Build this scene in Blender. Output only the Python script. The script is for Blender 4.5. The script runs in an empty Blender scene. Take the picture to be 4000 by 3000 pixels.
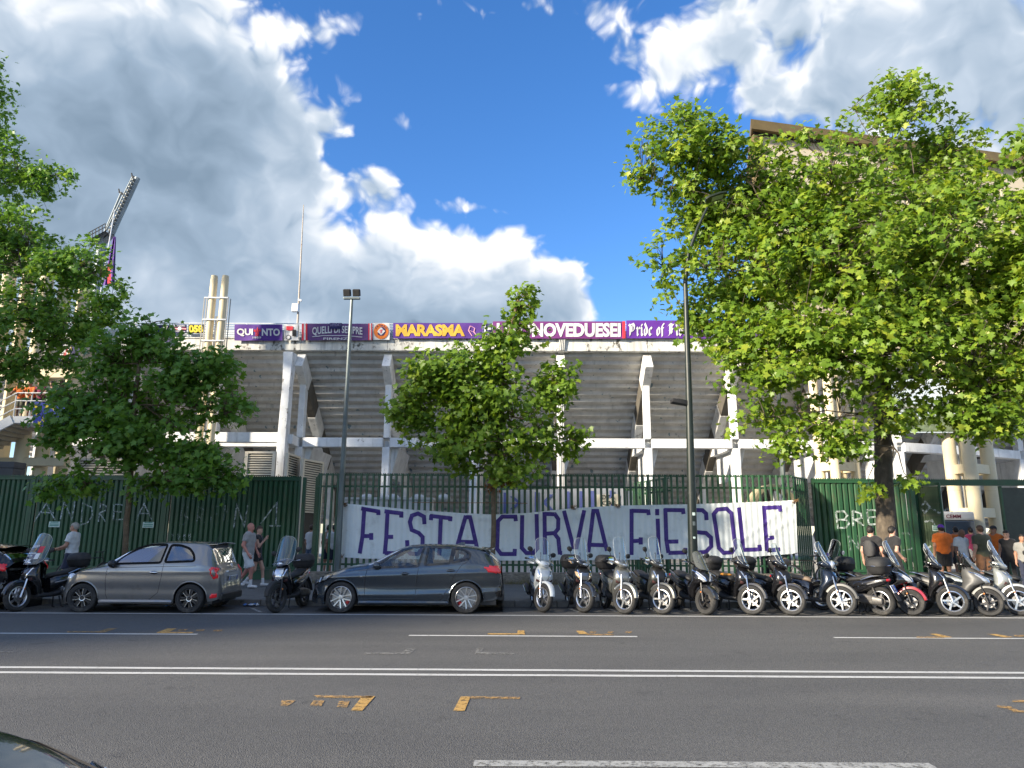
import bpy, bmesh, math, random
import numpy as np
from mathutils import Vector, Matrix
random.seed(7); np.random.seed(7)
R = math.radians
scene = bpy.context.scene
col = scene.collection

# ------------------------------------------------------------------ camera
FPX, CH, PITCH, ROLL, YAW = 2773.0, 1.72, R(11.8), 0.0045, R(0.3)
def _basis():
    c, s = math.cos(ROLL), math.sin(ROLL)
    cp, sp = math.cos(PITCH), math.sin(PITCH)
    cy, sy = math.cos(YAW), math.sin(YAW)
    rz = lambda v: Vector((v[0]*cy - v[1]*sy, v[0]*sy + v[1]*cy, v[2]))
    right0, up0, fwd = Vector((1, 0, 0)), Vector((0, -sp, cp)), Vector((0, cp, sp))
    right = right0*c + up0*s
    up = up0*c - right0*s
    return rz(right), rz(up), rz(fwd)
CR, CU, CF = _basis()
CAM = Vector((0, 0, CH))
def ray(px, py):
    return CF + CR*((px-2000)/FPX) + CU*((1500-py)/FPX)
def W(px, py, Y):
    d = ray(px, py); return CAM + d*(Y/d.y)
def G(px, py, Z=0.0):
    d = ray(px, py); return CAM + d*((Z-CH)/d.z)
cam_d = bpy.data.cameras.new('camera'); cam = bpy.data.objects.new('camera', cam_d)
col.objects.link(cam)
cam_d.sensor_width = 36; cam_d.lens = FPX/4000*36; cam_d.clip_end = 3000; cam_d.clip_start = 0.05
cam.matrix_world = Matrix(((CR.x, CU.x, -CF.x, 0), (CR.y, CU.y, -CF.y, 0), (CR.z, CU.z, -CF.z, CH), (0, 0, 0, 1)))
scene.camera = cam

# ------------------------------------------------------------------ light
SUN_AZ, SUN_EL = R(236), R(22)          # azimuth clockwise from +Y
SUN_DIR = Vector((math.sin(SUN_AZ)*math.cos(SUN_EL), math.cos(SUN_AZ)*math.cos(SUN_EL), math.sin(SUN_EL)))
sd = bpy.data.lights.new('sun', 'SUN'); sun = bpy.data.objects.new('sun', sd); col.objects.link(sun)
sd.energy = 3.1; sd.angle = R(3.0); sd.color = (1.0, 0.88, 0.70)
sun.rotation_euler = (-SUN_DIR).to_track_quat('-Z', 'Y').to_euler()
scene.view_settings.view_transform = 'Standard'
scene.view_settings.look = 'None'
scene.view_settings.exposure = 1.85
scene.view_settings.gamma = 1.0
scene.view_settings.use_curve_mapping = False
scene.render.engine = 'CYCLES'
cy = scene.cycles
cy.use_denoising = True
cy.max_bounces = 7; cy.diffuse_bounces = 3; cy.glossy_bounces = 3; cy.transmission_bounces = 4; cy.transparent_max_bounces = 12
cy.caustics_reflective = False; cy.caustics_refractive = False
cy.sample_clamp_indirect = 6.0

# ------------------------------------------------------------------ sky
world = bpy.data.worlds.new('World'); scene.world = world; world.use_nodes = True
def build_sky():
    nt = world.node_tree; nt.nodes.clear()
    N, L = nt.nodes.new, nt.links.new
    def m(op, a, b=None, c=None, clamp=False):
        n = N('ShaderNodeMath'); n.operation = op; n.use_clamp = clamp
        for i, x in enumerate((a, b, c)):
            if x is None: continue
            if isinstance(x, (int, float)): n.inputs[i].default_value = x
            else: L(x, n.inputs[i])
        return n.outputs[0]
    def vm(op, a, b):
        n = N('ShaderNodeVectorMath'); n.operation = op
        for i, x in enumerate((a, b)):
            if isinstance(x, tuple): n.inputs[i].default_value = x
            else: L(x, n.inputs[i])
        return n
    tc = N('ShaderNodeTexCoord')
    sep = N('ShaderNodeSeparateXYZ'); L(tc.outputs['Generated'], sep.inputs[0])
    x, y, z = sep.outputs
    az = m('ARCTAN2', x, y); el = m('ARCSINE', z)
    P = N('ShaderNodeCombineXYZ'); L(az, P.inputs[0]); L(el, P.inputs[1]); P = P.outputs[0]
    def ae(px, py):
        d = ray(px, py).normalized(); return math.atan2(d.x, d.y), math.asin(d.z)
    def blob(px, py, rx, ry):
        a, e = ae(px, py)
        sx, sy = 2773/rx, 2773/ry
        v = vm('SUBTRACT', P, (a, e, 0)).outputs[0]
        v = vm('MULTIPLY', v, (sx*math.cos(e)*1.0, sy, 0)).outputs[0]
        d = vm('DOT_PRODUCT', v, v).outputs['Value']
        return m('EXPONENT', m('MULTIPLY', d, -1.0))
    def blobs(lst):
        acc = None
        for (px, py, rx, ry, w) in lst:
            b = m('MULTIPLY', blob(px, py, rx, ry), w)
            acc = b if acc is None else m('ADD', acc, b)
        return acc
    # where the cloud masses stand in the sky
    mask = blobs([
        (100, 300, 760, 560, 1.15), (600, 90, 430, 200, .75), (640, 800, 400, 420, 1.0), (150, 1150, 700, 420, 1.1),
        (1010, 430, 120, 120, .60), (1090, 640, 140, 120, .70), (1400, 720, 240, 75, .85), (900, 600, 250, 300, .5),
        (1280, 1010, 240, 170, 1.0), (1640, 1020, 260, 170, 1.0), (1990, 1000, 210, 170, 1.25), (2200, 1130, 130, 170, 1.3), (1800, 1180, 500, 150, .6),
        (1500, 1240, 860, 130, 1.0),
        (2420, 370, 150, 80, .85), (2640, 220, 240, 160, .95), (3050, 60, 480, 200, 1.0), (3780, 190, 520, 260, 1.1),
        (3950, 600, 380, 380, .8), (1250, 130, 110, 80, 0.85), (2080, 30, 330, 70, .5),
        (1270, 480, 110, 90, 0.88), (1600, 480, 90, 60, 0.92), (1900, 530, 70, 40, 0.92), (1880, 810, 140, 35, 0.90), (3000, 380, 90, 70, .5), (3350, 400, 120, 80, .5)])
    clear = blobs([(1900, 300, 600, 380, .42), (2350, 780, 480, 300, .42)])
    # elsewhere the sky goes on as a broken cloud cover
    big = N('ShaderNodeTexNoise'); big.inputs['Scale'].default_value = 2.2; big.inputs['Detail'].default_value = 2
    L(tc.outputs['Generated'], big.inputs['Vector'])
    inner = blob(2000, 900, 2900, 1900)
    outside = m('MULTIPLY', m('SUBTRACT', 1.0, inner, clamp=True), m('SUBTRACT', m('MULTIPLY', big.outputs[0], 2.6), .50))
    mask = m('ADD', m('SUBTRACT', mask, clear), outside)
    def noise2(v, sc, det, ro=.55):
        n = N('ShaderNodeTexNoise'); n.noise_dimensions = '2D'; n.inputs['Scale'].default_value = sc; n.inputs['Detail'].default_value = det; n.inputs['Roughness'].default_value = ro
        L(v, n.inputs['Vector']); return n
    v0 = vm('MULTIPLY', P, (1.0, 1.25, 1.0)).outputs[0]
    wv = vm('MULTIPLY', vm('SUBTRACT', noise2(v0, 9.0, 2).outputs['Color'], (.5, .5, .5)).outputs[0], (.07, .07, 0)).outputs[0]
    v1 = vm('ADD', v0, wv).outputs[0]
    def puff(v, sc, det, feat='SMOOTH_F1'):
        b = N('ShaderNodeTexVoronoi'); b.voronoi_dimensions = '2D'; b.feature = feat; b.inputs['Scale'].default_value = sc
        if feat == 'SMOOTH_F1': b.inputs['Smoothness'].default_value = .35
        b.inputs['Detail'].default_value = det; b.inputs['Roughness'].default_value = .5; b.inputs['Lacunarity'].default_value = 2.4
        L(v, b.inputs['Vector']); return m('SUBTRACT', .5, b.outputs['Distance'])
    def field(v, det):
        return m('ADD', m('MULTIPLY', m('SUBTRACT', noise2(v, 6.5, det, .58).outputs[0], .5), 1.7), m('MULTIPLY', puff(v, 13.0, 2 if det > 5 else 1, 'SMOOTH_F1' if det > 5 else 'F1'), .95))
    f0 = field(v1, 8)
    f1 = field(vm('ADD', v1, (.006, .030, 0)).outputs[0], 4)
    dens = m('ADD', m('SUBTRACT', m('MULTIPLY', mask, 1.05), .60), f0)
    def smooth(v, a, b):
        n = N('ShaderNodeMapRange'); n.interpolation_type = 'SMOOTHSTEP'
        L(v, n.inputs[0]); n.inputs[1].default_value = a; n.inputs[2].default_value = b
        return n.outputs[0]
    alpha = smooth(dens, -.20, .46)
    relief = m('SUBTRACT', f0, f1)
    thick = smooth(dens, .2, 1.1)
    soft = m('SUBTRACT', noise2(v1, 4.2, 5).outputs[0], .5)
    gloom = blobs([(200, 900, 620, 300, .25), (450, 230, 380, 200, .16), (330, 420, 480, 260, .22), (750, 700, 260, 260, .10), (3650, 230, 420, 160, .14), (1620, 1270, 800, 80, .22), (1330, 1120, 160, 100, .18), (3850, 480, 400, 160, .14), (3050, 240, 420, 60, .10)])
    glow = blobs([(90, -60, 300, 150, .42), (880, 110, 190, 70, .26), (1090, 560, 130, 150, .22), (1760, 950, 480, 130, .52), (2500, 300, 260, 160, .26), (2800, 80, 360, 140, .16), (1000, 740, 120, 70, .18), (2250, 1120, 110, 140, .3), (600, 1180, 500, 120, .16), (3600, 350, 300, 150, .22)])
    lum = m('ADD', m('ADD', m('ADD', m('SUBTRACT', m('SUBTRACT', .80, m('MULTIPLY', thick, .31)), gloom), glow), m('MULTIPLY', relief, m('SUBTRACT', .68, m('MULTIPLY', thick, .50)))), m('MULTIPLY', soft, .85), clamp=True)
    ramp = N('ShaderNodeValToRGB'); L(lum, ramp.inputs[0])
    e = ramp.color_ramp.elements
    e[0].position = 0.0; e[0].color = (.19, .265, .355, 1)
    e[1].position = 1.0; e[1].color = (.97, .97, .96, 1)
    q = e.new(.32); q.color = (.29, .38, .49, 1)
    q = e.new(.62); q.color = (.47, .55, .65, 1)
    q = e.new(.82); q.color = (.76, .79, .83, 1)
    sky = N('ShaderNodeTexSky'); sky.sky_type = 'NISHITA'; sky.sun_disc = False
    sky.sun_elevation = SUN_EL; sky.sun_rotation = SUN_AZ; sky.altitude = 60; sky.air_density = 1.0; sky.dust_density = 0.4; sky.ozone_density = 1.6
    hs = N('ShaderNodeHueSaturation'); hs.inputs['Saturation'].default_value = 1.22; L(vm('MULTIPLY', sky.outputs[0], (.84, .88, 1.05)).outputs[0], hs.inputs['Color'])
    bg1 = N('ShaderNodeBackground'); L(hs.outputs[0], bg1.inputs[0]); bg1.inputs[1].default_value = SKY_STRENGTH
    bg2 = N('ShaderNodeBackground'); L(ramp.outputs[0], bg2.inputs[0]); bg2.inputs[1].default_value = CLOUD_STRENGTH
    mix = N('ShaderNodeMixShader'); L(alpha, mix.inputs[0]); L(bg1.outputs[0], mix.inputs[1]); L(bg2.outputs[0], mix.inputs[2])
    out = N('ShaderNodeOutputWorld'); L(mix.outputs[0], out.inputs[0])
SKY_STRENGTH, CLOUD_STRENGTH = 0.074, 0.36
build_sky()
world.cycles.sampling_method = 'MANUAL'; world.cycles.sample_map_resolution = 512

# ------------------------------------------------------------------ tools
def tag(o, label=None, cat=None, group=None, kind=None):
    if label: o['label'] = label
    if cat: o['category'] = cat
    if group: o['group'] = group
    if kind: o['kind'] = kind
    return o
def empty(name, loc=(0, 0, 0), rz=0, label=None, cat=None, group=None, kind=None):
    o = bpy.data.objects.new(name, None); col.objects.link(o)
    o.location = loc; o.rotation_euler = (0, 0, rz); o.empty_display_size = .2
    return tag(o, label, cat, group, kind)
def link(name, mesh, parent=None, loc=None, rot=None, scale=None):
    o = bpy.data.objects.new(name, mesh); col.objects.link(o)
    if parent: o.parent = parent
    if loc is not None: o.location = loc
    if rot is not None: o.rotation_euler = rot
    if scale is not None: o.scale = scale
    return o
def copy_tree(o, parent=None):
    c = o.copy(); col.objects.link(c); c.parent = parent
    for ch in list(o.children): copy_tree(ch, c)
    return c
def frame_of(d):
    d = Vector(d).normalized()
    a = Vector((0, 0, 1)) if abs(d.z) < .95 else Vector((1, 0, 0))
    u = d.cross(a).normalized(); return u, d.cross(u).normalized(), d

class MB:
    def __init__(s): s.v = []; s.f = []; s.mi = []; s.cur = 0
    def add(s, vs, fs):
        b = len(s.v); s.v.extend([tuple(v) for v in vs]); s.f.extend([tuple(i+b for i in f) for f in fs]); s.mi.extend([s.cur]*len(fs)); return s
    def mat(s, i): s.cur = i; return s
    def box(s, c, size, M=None):
        x, y, z = [k/2 for k in size]
        vs = [Vector((sx*x, sy*y, sz*z)) for sz in (-1, 1) for sy in (-1, 1) for sx in (-1, 1)]
        if M is not None: vs = [M @ v for v in vs]
        c = Vector(c); vs = [v + c for v in vs]
        return s.add(vs, [(0, 2, 3, 1), (4, 5, 7, 6), (0, 1, 5, 4), (2, 6, 7, 3), (0, 4, 6, 2), (1, 3, 7, 5)])
    def bx(s, x0, x1, y0, y1, z0, z1):
        return s.box(((x0+x1)/2, (y0+y1)/2, (z0+z1)/2), (x1-x0, y1-y0, z1-z0))
    def beam(s, p0, p1, w, h, up=(0, 0, 1)):
        p0, p1 = Vector(p0), Vector(p1); d = (p1-p0); u = d.cross(Vector(up)).normalized(); n = u.cross(d).normalized()
        vs = [p + u*a*w/2 + n*b*h/2 for p in (p0, p1) for a, b in ((-1, -1), (1, -1), (1, 1), (-1, 1))]
        return s.add(vs, [(3, 2, 1, 0), (4, 5, 6, 7), (0, 1, 5, 4), (1, 2, 6, 5), (2, 3, 7, 6), (3, 0, 4, 7)])
    def tube(s, p0, p1, r0, r1=None, n=10, cap=True):
        return s.path([p0, p1], [r0, r0 if r1 is None else r1], n, cap)
    def path(s, pts, rad, n=8, cap=True, closed=False):
        pts = [Vector(p) for p in pts]
        if isinstance(rad, (int, float)): rad = [rad]*len(pts)
        k = len(pts); rings = []; u = None
        for i, p in enumerate(pts):
            if closed: d = pts[(i+1) % k]-pts[i-1]
            else: d = pts[min(i+1, k-1)]-pts[max(i-1, 0)]
            d = d.normalized() if d.length > 1e-9 else Vector((0, 0, 1))
            if u is None: u = frame_of(d)[0]
            u = (u - d*u.dot(d))
            u = u.normalized() if u.length > 1e-6 else frame_of(d)[0]
            w = d.cross(u)
            rings.append([p + (u*math.cos(2*math.pi*j/n) + w*math.sin(2*math.pi*j/n))*rad[i] for j in range(n)])
        return s.loft(rings, cap=cap and not closed, ring_closed=True, path_closed=closed)
    def loft(s, rings, cap=True, ring_closed=True, path_closed=False):
        n = len(rings[0]); k = len(rings); vs = [p for r in rings for p in r]; fs = []
        for i in range(k if path_closed else k-1):
            a, b = i*n, ((i+1) % k)*n
            for j in range(n if ring_closed else n-1):
                j2 = (j+1) % n; fs.append((a+j, a+j2, b+j2, b+j))
        if cap and ring_closed:
            fs.append(tuple(range(n-1, -1, -1))); fs.append(tuple((k-1)*n+j for j in range(n)))
        return s.add(vs, fs)
    def lathe(s, prof, n=16, M=None, closed=False, a0=0, a1=2*math.pi):
        full = abs(a1-a0-2*math.pi) < 1e-6; rings = []
        for j in range(n if full else n+1):
            t = a0+(a1-a0)*j/n; r = [Vector((q*math.cos(t), q*math.sin(t), z)) for q, z in prof]
            if M is not None: r = [M @ v for v in r]
            rings.append(r)
        return s.loft(rings, cap=False, ring_closed=closed, path_closed=full)
    def prism(s, poly, d0, d1, fn):
        """polygon (a,b) extruded from depth d0 to d1; fn(a,b,d)->xyz"""
        n = len(poly); vs = [fn(a, b, d0) for a, b in poly]+[fn(a, b, d1) for a, b in poly]
        fs = [tuple(range(n-1, -1, -1)), tuple(range(n, 2*n))]+[(i, (i+1) % n, n+(i+1) % n, n+i) for i in range(n)]
        return s.add(vs, fs)
    def ell(s, c, r, n=12, k=8, M=None):
        c = Vector(c); vs = []; fs = []
        for i in range(k+1):
            th = math.pi*i/k
            for j in range(n):
                v = Vector((r[0]*math.sin(th)*math.cos(2*math.pi*j/n), r[1]*math.sin(th)*math.sin(2*math.pi*j/n), r[2]*math.cos(th)))
                vs.append((M @ v if M is not None else v)+c)
        for i in range(k):
            for j in range(n):
                j2 = (j+1) % n; fs.append((i*n+j, (i+1)*n+j, (i+1)*n+j2, i*n+j2))
        return s.add(vs, fs)
    def mesh(s, name, mats, smooth=True, ang=38):
        me = bpy.data.meshes.new(name); me.from_pydata(s.v, [], s.f); 
        for mm in (mats if isinstance(mats, (list, tuple)) else [mats]): me.materials.append(mm)
        if any(s.mi): me.polygons.foreach_set('material_index', s.mi)
        me.validate(clean_customdata=False)
        bm = bmesh.new(); bm.from_mesh(me); bmesh.ops.remove_doubles(bm, verts=bm.verts, dist=1e-5); bmesh.ops.recalc_face_normals(bm, faces=bm.faces); bm.to_mesh(me); bm.free()
        if smooth:
            me.polygons.foreach_set('use_smooth', [True]*len(me.polygons)); me.set_sharp_from_angle(angle=R(ang))
        me.update(); return me
    def build(s, name, mats, parent=None, smooth=True, ang=38, bevel=0, loc=None, rot=None):
        o = link(name, s.mesh(name, mats, smooth, ang), parent, loc, rot)
        if bevel:
            b = o.modifiers.new('bevel', 'BEVEL'); b.width = bevel; b.segments = 2; b.limit_method = 'ANGLE'; b.angle_limit = R(40); b.use_clamp_overlap = True
        return o

def grid_mesh(name, P, mats, wrap_u=False, keep=None, smooth=True, ang=60, mi=None):
    """P: (nu,nv,3) array -> mesh; keep: bool (nu-1,nv-1)"""
    nu, nv = P.shape[:2]; me = bpy.data.meshes.new(name)
    I = np.arange(nu*nv).reshape(nu, nv)
    F = np.stack([I[:-1, :-1], I[1:, :-1], I[1:, 1:], I[:-1, 1:]], -1)
    if keep is not None: F = F[keep]
    F = F.reshape(-1, 4)
    me.from_pydata(P.reshape(-1, 3).tolist(), [], F.tolist())
    for mm in (mats if isinstance(mats, (list, tuple)) else [mats]): me.materials.append(mm)
    if mi is not None: me.polygons.foreach_set('material_index', (mi[keep] if keep is not None else mi).reshape(-1).astype(np.int32))
    if smooth:
        me.polygons.foreach_set('use_smooth', [True]*len(me.polygons)); me.set_sharp_from_angle(angle=R(ang))
    me.update(); return me

# ---- materials
def nd(nt, t, **kw):
    n = nt.nodes.new(t)
    for k, v in kw.items():
        if k in n.inputs: n.inputs[k].default_value = v
        else: setattr(n, k, v)
    return n
_mats = {}
def pm(name, c, rough=.6, metal=0., var=0., vs=4., bump=0., bs=60., spec=.5, coat=0., dirt=None, dirt_amt=0., ds=2.5, stretch=(1, 1, 1), emit=None, trans=0., sheen=0., coords='Object', rvar=0.):
    """principled material: colour mottled by noise, grime of its own colour, fine relief"""
    if name in _mats: return _mats[name]
    m = bpy.data.materials.new(name); m.use_nodes = True; nt = m.node_tree; L = nt.links.new
    b = nt.nodes['Principled BSDF']
    b.inputs['Base Color'].default_value = (*c, 1); b.inputs['Roughness'].default_value = rough; b.inputs['Metallic'].default_value = metal
    b.inputs['Specular IOR Level'].default_value = spec; b.inputs['Coat Weight'].default_value = coat; b.inputs['Coat Roughness'].default_value = .03
    if trans: b.inputs['Transmission Weight'].default_value = trans
    if sheen: b.inputs['Sheen Weight'].default_value = sheen
    if emit: b.inputs['Emission Color'].default_value = (*emit[:3], 1); b.inputs['Emission Strength'].default_value = emit[3]
    if var or bump or dirt_amt or rvar:
        tc = nd(nt, 'ShaderNodeTexCoord'); mp = nd(nt, 'ShaderNodeMapping'); mp.inputs['Scale'].default_value = stretch
        L(tc.outputs[coords], mp.inputs[0]); vec = mp.outputs[0]
        cur = None
        if var:
            n = nd(nt, 'ShaderNodeTexNoise', Scale=vs, Detail=6., Roughness=.62); L(vec, n.inputs['Vector'])
            mr = nd(nt, 'ShaderNodeMapRange'); mr.inputs[1].default_value = .28; mr.inputs[2].default_value = .72; L(n.outputs[0], mr.inputs[0])
            mx = nd(nt, 'ShaderNodeMix', data_type='RGBA'); L(mr.outputs[0], mx.inputs[0])
            mx.inputs[6].default_value = (*[max(0, k*(1-var)) for k in c], 1); mx.inputs[7].default_value = (*[min(1, k*(1+var)) for k in c], 1)
            cur = mx.outputs[2]
        if dirt_amt:
            n = nd(nt, 'ShaderNodeTexNoise', Scale=ds, Detail=8., Roughness=.7); L(vec, n.inputs['Vector'])
            mr = nd(nt, 'ShaderNodeMapRange', interpolation_type='SMOOTHSTEP'); mr.inputs[1].default_value = .62-.3*dirt_amt; mr.inputs[2].default_value = .78-.12*dirt_amt; L(n.outputs[0], mr.inputs[0])
            mx = nd(nt, 'ShaderNodeMix', data_type='RGBA'); L(mr.outputs[0], mx.inputs[0])
            if cur: L(cur, mx.inputs[6])
            else: mx.inputs[6].default_value = (*c, 1)
            mx.inputs[7].default_value = (*dirt, 1); cur = mx.outputs[2]
        if cur: L(cur, b.inputs['Base Color'])
        if bump or rvar:
            n = nd(nt, 'ShaderNodeTexNoise', Scale=bs, Detail=5., Roughness=.65); L(vec, n.inputs['Vector'])
            if bump:
                bp = nd(nt, 'ShaderNodeBump', Strength=min(1., bump), Distance=.01 if bump <= 1 else .02); L(n.outputs[0], bp.inputs['Height']); L(bp.outputs[0], b.inputs['Normal'])
            if rvar:
                mr = nd(nt, 'ShaderNodeMapRange'); mr.inputs[3].default_value = max(0, rough-rvar); mr.inputs[4].default_value = min(1, rough+rvar); L(n.outputs[0], mr.inputs[0]); L(mr.outputs[0], b.inputs['Roughness'])
    _mats[name] = m; return m
def glass_mat(name, tint=(.75, .8, .8), refl=1.0, rough=0.02, density=.25):
    """thin pane: mostly see-through, mirror-like at a slant, a little tint of its own"""
    if name in _mats: return _mats[name]
    m = bpy.data.materials.new(name); m.use_nodes = True; nt = m.node_tree; nt.nodes.clear(); L = nt.links.new
    tr = nd(nt, 'ShaderNodeBsdfTransparent', Color=(*tint, 1)); gl = nd(nt, 'ShaderNodeBsdfGlossy', Roughness=rough, Color=(.95, .97, 1, 1)); df = nd(nt, 'ShaderNodeBsdfDiffuse', Color=(*[k*.6 for k in tint], 1))
    fr = nd(nt, 'ShaderNodeFresnel', IOR=1.5); mu = nd(nt, 'ShaderNodeMath', operation='MULTIPLY_ADD'); L(fr.outputs[0], mu.inputs[0]); mu.inputs[1].default_value = refl; mu.inputs[2].default_value = .02*refl; mu.use_clamp = True
    m1 = nd(nt, 'ShaderNodeMixShader', Fac=density); L(tr.outputs[0], m1.inputs[1]); L(df.outputs[0], m1.inputs[2])
    m2 = nd(nt, 'ShaderNodeMixShader'); L(mu.outputs[0], m2.inputs[0]); L(m1.outputs[0], m2.inputs[1]); L(gl.outputs[0], m2.inputs[2])
    o = nd(nt, 'ShaderNodeOutputMaterial'); L(m2.outputs[0], o.inputs[0])
    _mats[name] = m; return m
# ------------------------------------------------------------------ strokes and lettering
def ribbon(poly, w, step=None):
    """polyline -> list of (quad) strips in 2D with mitred joints; returns verts, faces"""
    P = [Vector((x, y)) for x, y in poly]
    if step:
        Q = [P[0]]
        for a, b in zip(P, P[1:]):
            k = max(1, int((b-a).length/step))
            for i in range(1, k+1): Q.append(a.lerp(b, i/k))
        P = Q
    n = len(P); vs = []; fs = []
    for i in range(n):
        d0 = (P[i]-P[i-1]).normalized() if i else None
        d1 = (P[i+1]-P[i]).normalized() if i < n-1 else None
        if d0 is None: d = d1; k = 1
        elif d1 is None: d = d0; k = 1
        else:
            d = d0+d1; d = d.normalized() if d.length > 1e-4 else d1
            k = 1/max(.45, d.dot(d1))
        nrm = Vector((-d.y, d.x))*w/2*k
        vs += [P[i]+nrm, P[i]-nrm]
        if i: fs.append((2*i-2, 2*i-1, 2*i+1, 2*i))
    return vs, fs
def strokes(mb, polys, w, fn, step=None, across=1):
    for p in polys:
        vs, fs = ribbon(p, w, step)
        if across > 1:
            n = len(vs)//2; k = across+1
            g = [vs[2*i].lerp(vs[2*i+1], j/across) for i in range(n) for j in range(k)]
            mb.add([fn(v.x, v.y) for v in g], [(i*k+j, i*k+j+1, (i+1)*k+j+1, (i+1)*k+j) for i in range(n-1) for j in range(across)])
        else: mb.add([fn(v.x, v.y) for v in vs], fs)
    return mb
def arc(cx, cy, rx, ry, a0, a1, n=10):
    return [(cx+rx*math.cos(R(a0+(a1-a0)*i/n)), cy+ry*math.sin(R(a0+(a1-a0)*i/n))) for i in range(n+1)]
_tc = {}
def text2d(s, offset=0.0, spacing=1.0):
    """outline lettering as flat triangles, scaled to the unit box (x right, y down)"""
    k = (s, offset, spacing)
    if k in _tc: return _tc[k]
    cu = bpy.data.curves.new('t', 'FONT'); cu.body = s; cu.offset = offset; cu.space_character = spacing; cu.resolution_u = 3; cu.fill_mode = 'FRONT'
    o = bpy.data.objects.new('t', cu); col.objects.link(o)
    dg = bpy.context.evaluated_depsgraph_get(); me = o.evaluated_get(dg).to_mesh()
    V = np.array([v.co[:2] for v in me.vertices]); F = [tuple(p.vertices) for p in me.polygons]
    o.evaluated_get(dg).to_mesh_clear(); bpy.data.objects.remove(o); bpy.data.curves.remove(cu)
    V = (V-V.min(0))/(V.max(0)-V.min(0)); V[:, 1] = 1-V[:, 1]
    _tc[k] = (V, F); return V, F
def put_text(mb, s, x0, y0, x1, y1, fn, offset=0.0, warp=None, spacing=1.0):
    V, F = text2d(s, offset, spacing)
    pts = []
    for a, b in V:
        x, y = x0+(x1-x0)*a, y0+(y1-y0)*b
        if warp: x, y = warp(a, b, x, y)
        pts.append(fn(x, y))
    mb.add(pts, F); return mb

# ------------------------------------------------------------------ materials of the setting
def asphalt_mat():
    m = bpy.data.materials.new('asphalt'); m.use_nodes = True; nt = m.node_tree; L = nt.links.new; b = nt.nodes['Principled BSDF']
    tc = nd(nt, 'ShaderNodeTexCoord')
    def noise(s, d=4., r=.6, st=(1, 1, 1)):
        mp = nd(nt, 'ShaderNodeMapping'); mp.inputs['Scale'].default_value = st; L(tc.outputs['Object'], mp.inputs[0])
        n = nd(nt, 'ShaderNodeTexNoise', Scale=s, Detail=d, Roughness=r); L(mp.outputs[0], n.inputs['Vector']); return n.outputs[0]
    def mixc(f, a, bb, lo=.3, hi=.7):
        mr = nd(nt, 'ShaderNodeMapRange'); mr.inputs[1].default_value = lo; mr.inputs[2].default_value = hi; L(f, mr.inputs[0])
        mx = nd(nt, 'ShaderNodeMix', data_type='RGBA'); L(mr.outputs[0], mx.inputs[0])
        for k, q in ((6, a), (7, bb)):
            if isinstance(q, tuple): mx.inputs[k].default_value = (*q, 1)
            else: L(q, mx.inputs[k])
        return mx.outputs[2]
    base = mixc(noise(.45, 5, .6, (.35, 1, 1)), (.085, .085, .084), (.113, .112, .108))
    track = mixc(noise(1.0, 3, .5, (.06, .8, 1)), base, (.113, .112, .108), .5, .75)
    track = mixc(noise(1.7, 7, .72), track, (.058, .058, .058), .60, .72)
    track = mixc(noise(.22, 2, .5, (.3, 1.6, 1)), track, (.122, .12, .115), .56, .66)
    g = nd(nt, 'ShaderNodeTexVoronoi', Scale=105.); L(tc.outputs['Object'], g.inputs['Vector'])
    spk = nd(nt, 'ShaderNodeMix', data_type='RGBA', blend_type='MULTIPLY'); spk.inputs[0].default_value = 1
    L(track, spk.inputs[6]); r = nd(nt, 'ShaderNodeValToRGB'); L(g.outputs['Color'], r.inputs[0])
    r.color_ramp.elements[0].color = (.58, .58, .59, 1); r.color_ramp.elements[1].color = (1.45, 1.43, 1.4, 1); L(r.outputs[0], spk.inputs[7])
    L(spk.outputs[2], b.inputs['Base Color']); b.inputs['Roughness'].default_value = .78; b.inputs['Specular IOR Level'].default_value = .35
    bp = nd(nt, 'ShaderNodeBump', Strength=.75, Distance=.008); L(g.outputs['Distance'], bp.inputs['Height']); L(bp.outputs[0], b.inputs['Normal'])
    return m
def paint_mat(name, c, wear, sc=14.):
    m = bpy.data.materials.new(name); m.use_nodes = True; nt = m.node_tree; L = nt.links.new; b = nt.nodes['Principled BSDF']
    b.inputs['Base Color'].default_value = (*c, 1); b.inputs['Roughness'].default_value = .7
    tc = nd(nt, 'ShaderNodeTexCoord'); n = nd(nt, 'ShaderNodeTexNoise', Scale=sc, Detail=9., Roughness=.78); L(tc.outputs['Object'], n.inputs['Vector'])
    mr = nd(nt, 'ShaderNodeMapRange'); mr.inputs[1].default_value = wear-.07; mr.inputs[2].default_value = wear+.09; L(n.outputs[0], mr.inputs[0])
    n2 = nd(nt, 'ShaderNodeTexNoise', Scale=2.2, Detail=4.); L(tc.outputs['Object'], n2.inputs['Vector'])
    mx = nd(nt, 'ShaderNodeMix', data_type='RGBA'); L(n2.outputs[0], mx.inputs[0]); mx.inputs[6].default_value = (*[k*.8 for k in c], 1); mx.inputs[7].default_value = (*[min(1, k*1.12) for k in c], 1); L(mx.outputs[2], b.inputs['Base Color'])
    L(mr.outputs[0], b.inputs['Alpha']); return m
ASPH = asphalt_mat()
WHITE_LINE = paint_mat('white_road_paint', (.52, .52, .5), .36)
WORN_LINE_STREAK = paint_mat('worn_paint_and_sun_streak', (.36, .36, .34), .44)  # worn line paint, also the colour of the painted sunlight streaks
FAINT_LINE = paint_mat('nearly_gone_white_paint', (.22, .215, .2), .48)
YELLOW = paint_mat('worn_yellow_paint', (.48, .29, .085), .42)
YELLOW_FAINT = paint_mat('faded_yellow_paint', (.42, .25, .085), .475)
PAVE = pm('pavement_cobbles', (.13, .125, .115), .85, var=.35, vs=22, bump=.6, bs=30, dirt=(.085, .08, .07), dirt_amt=.5, ds=1.2)
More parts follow.
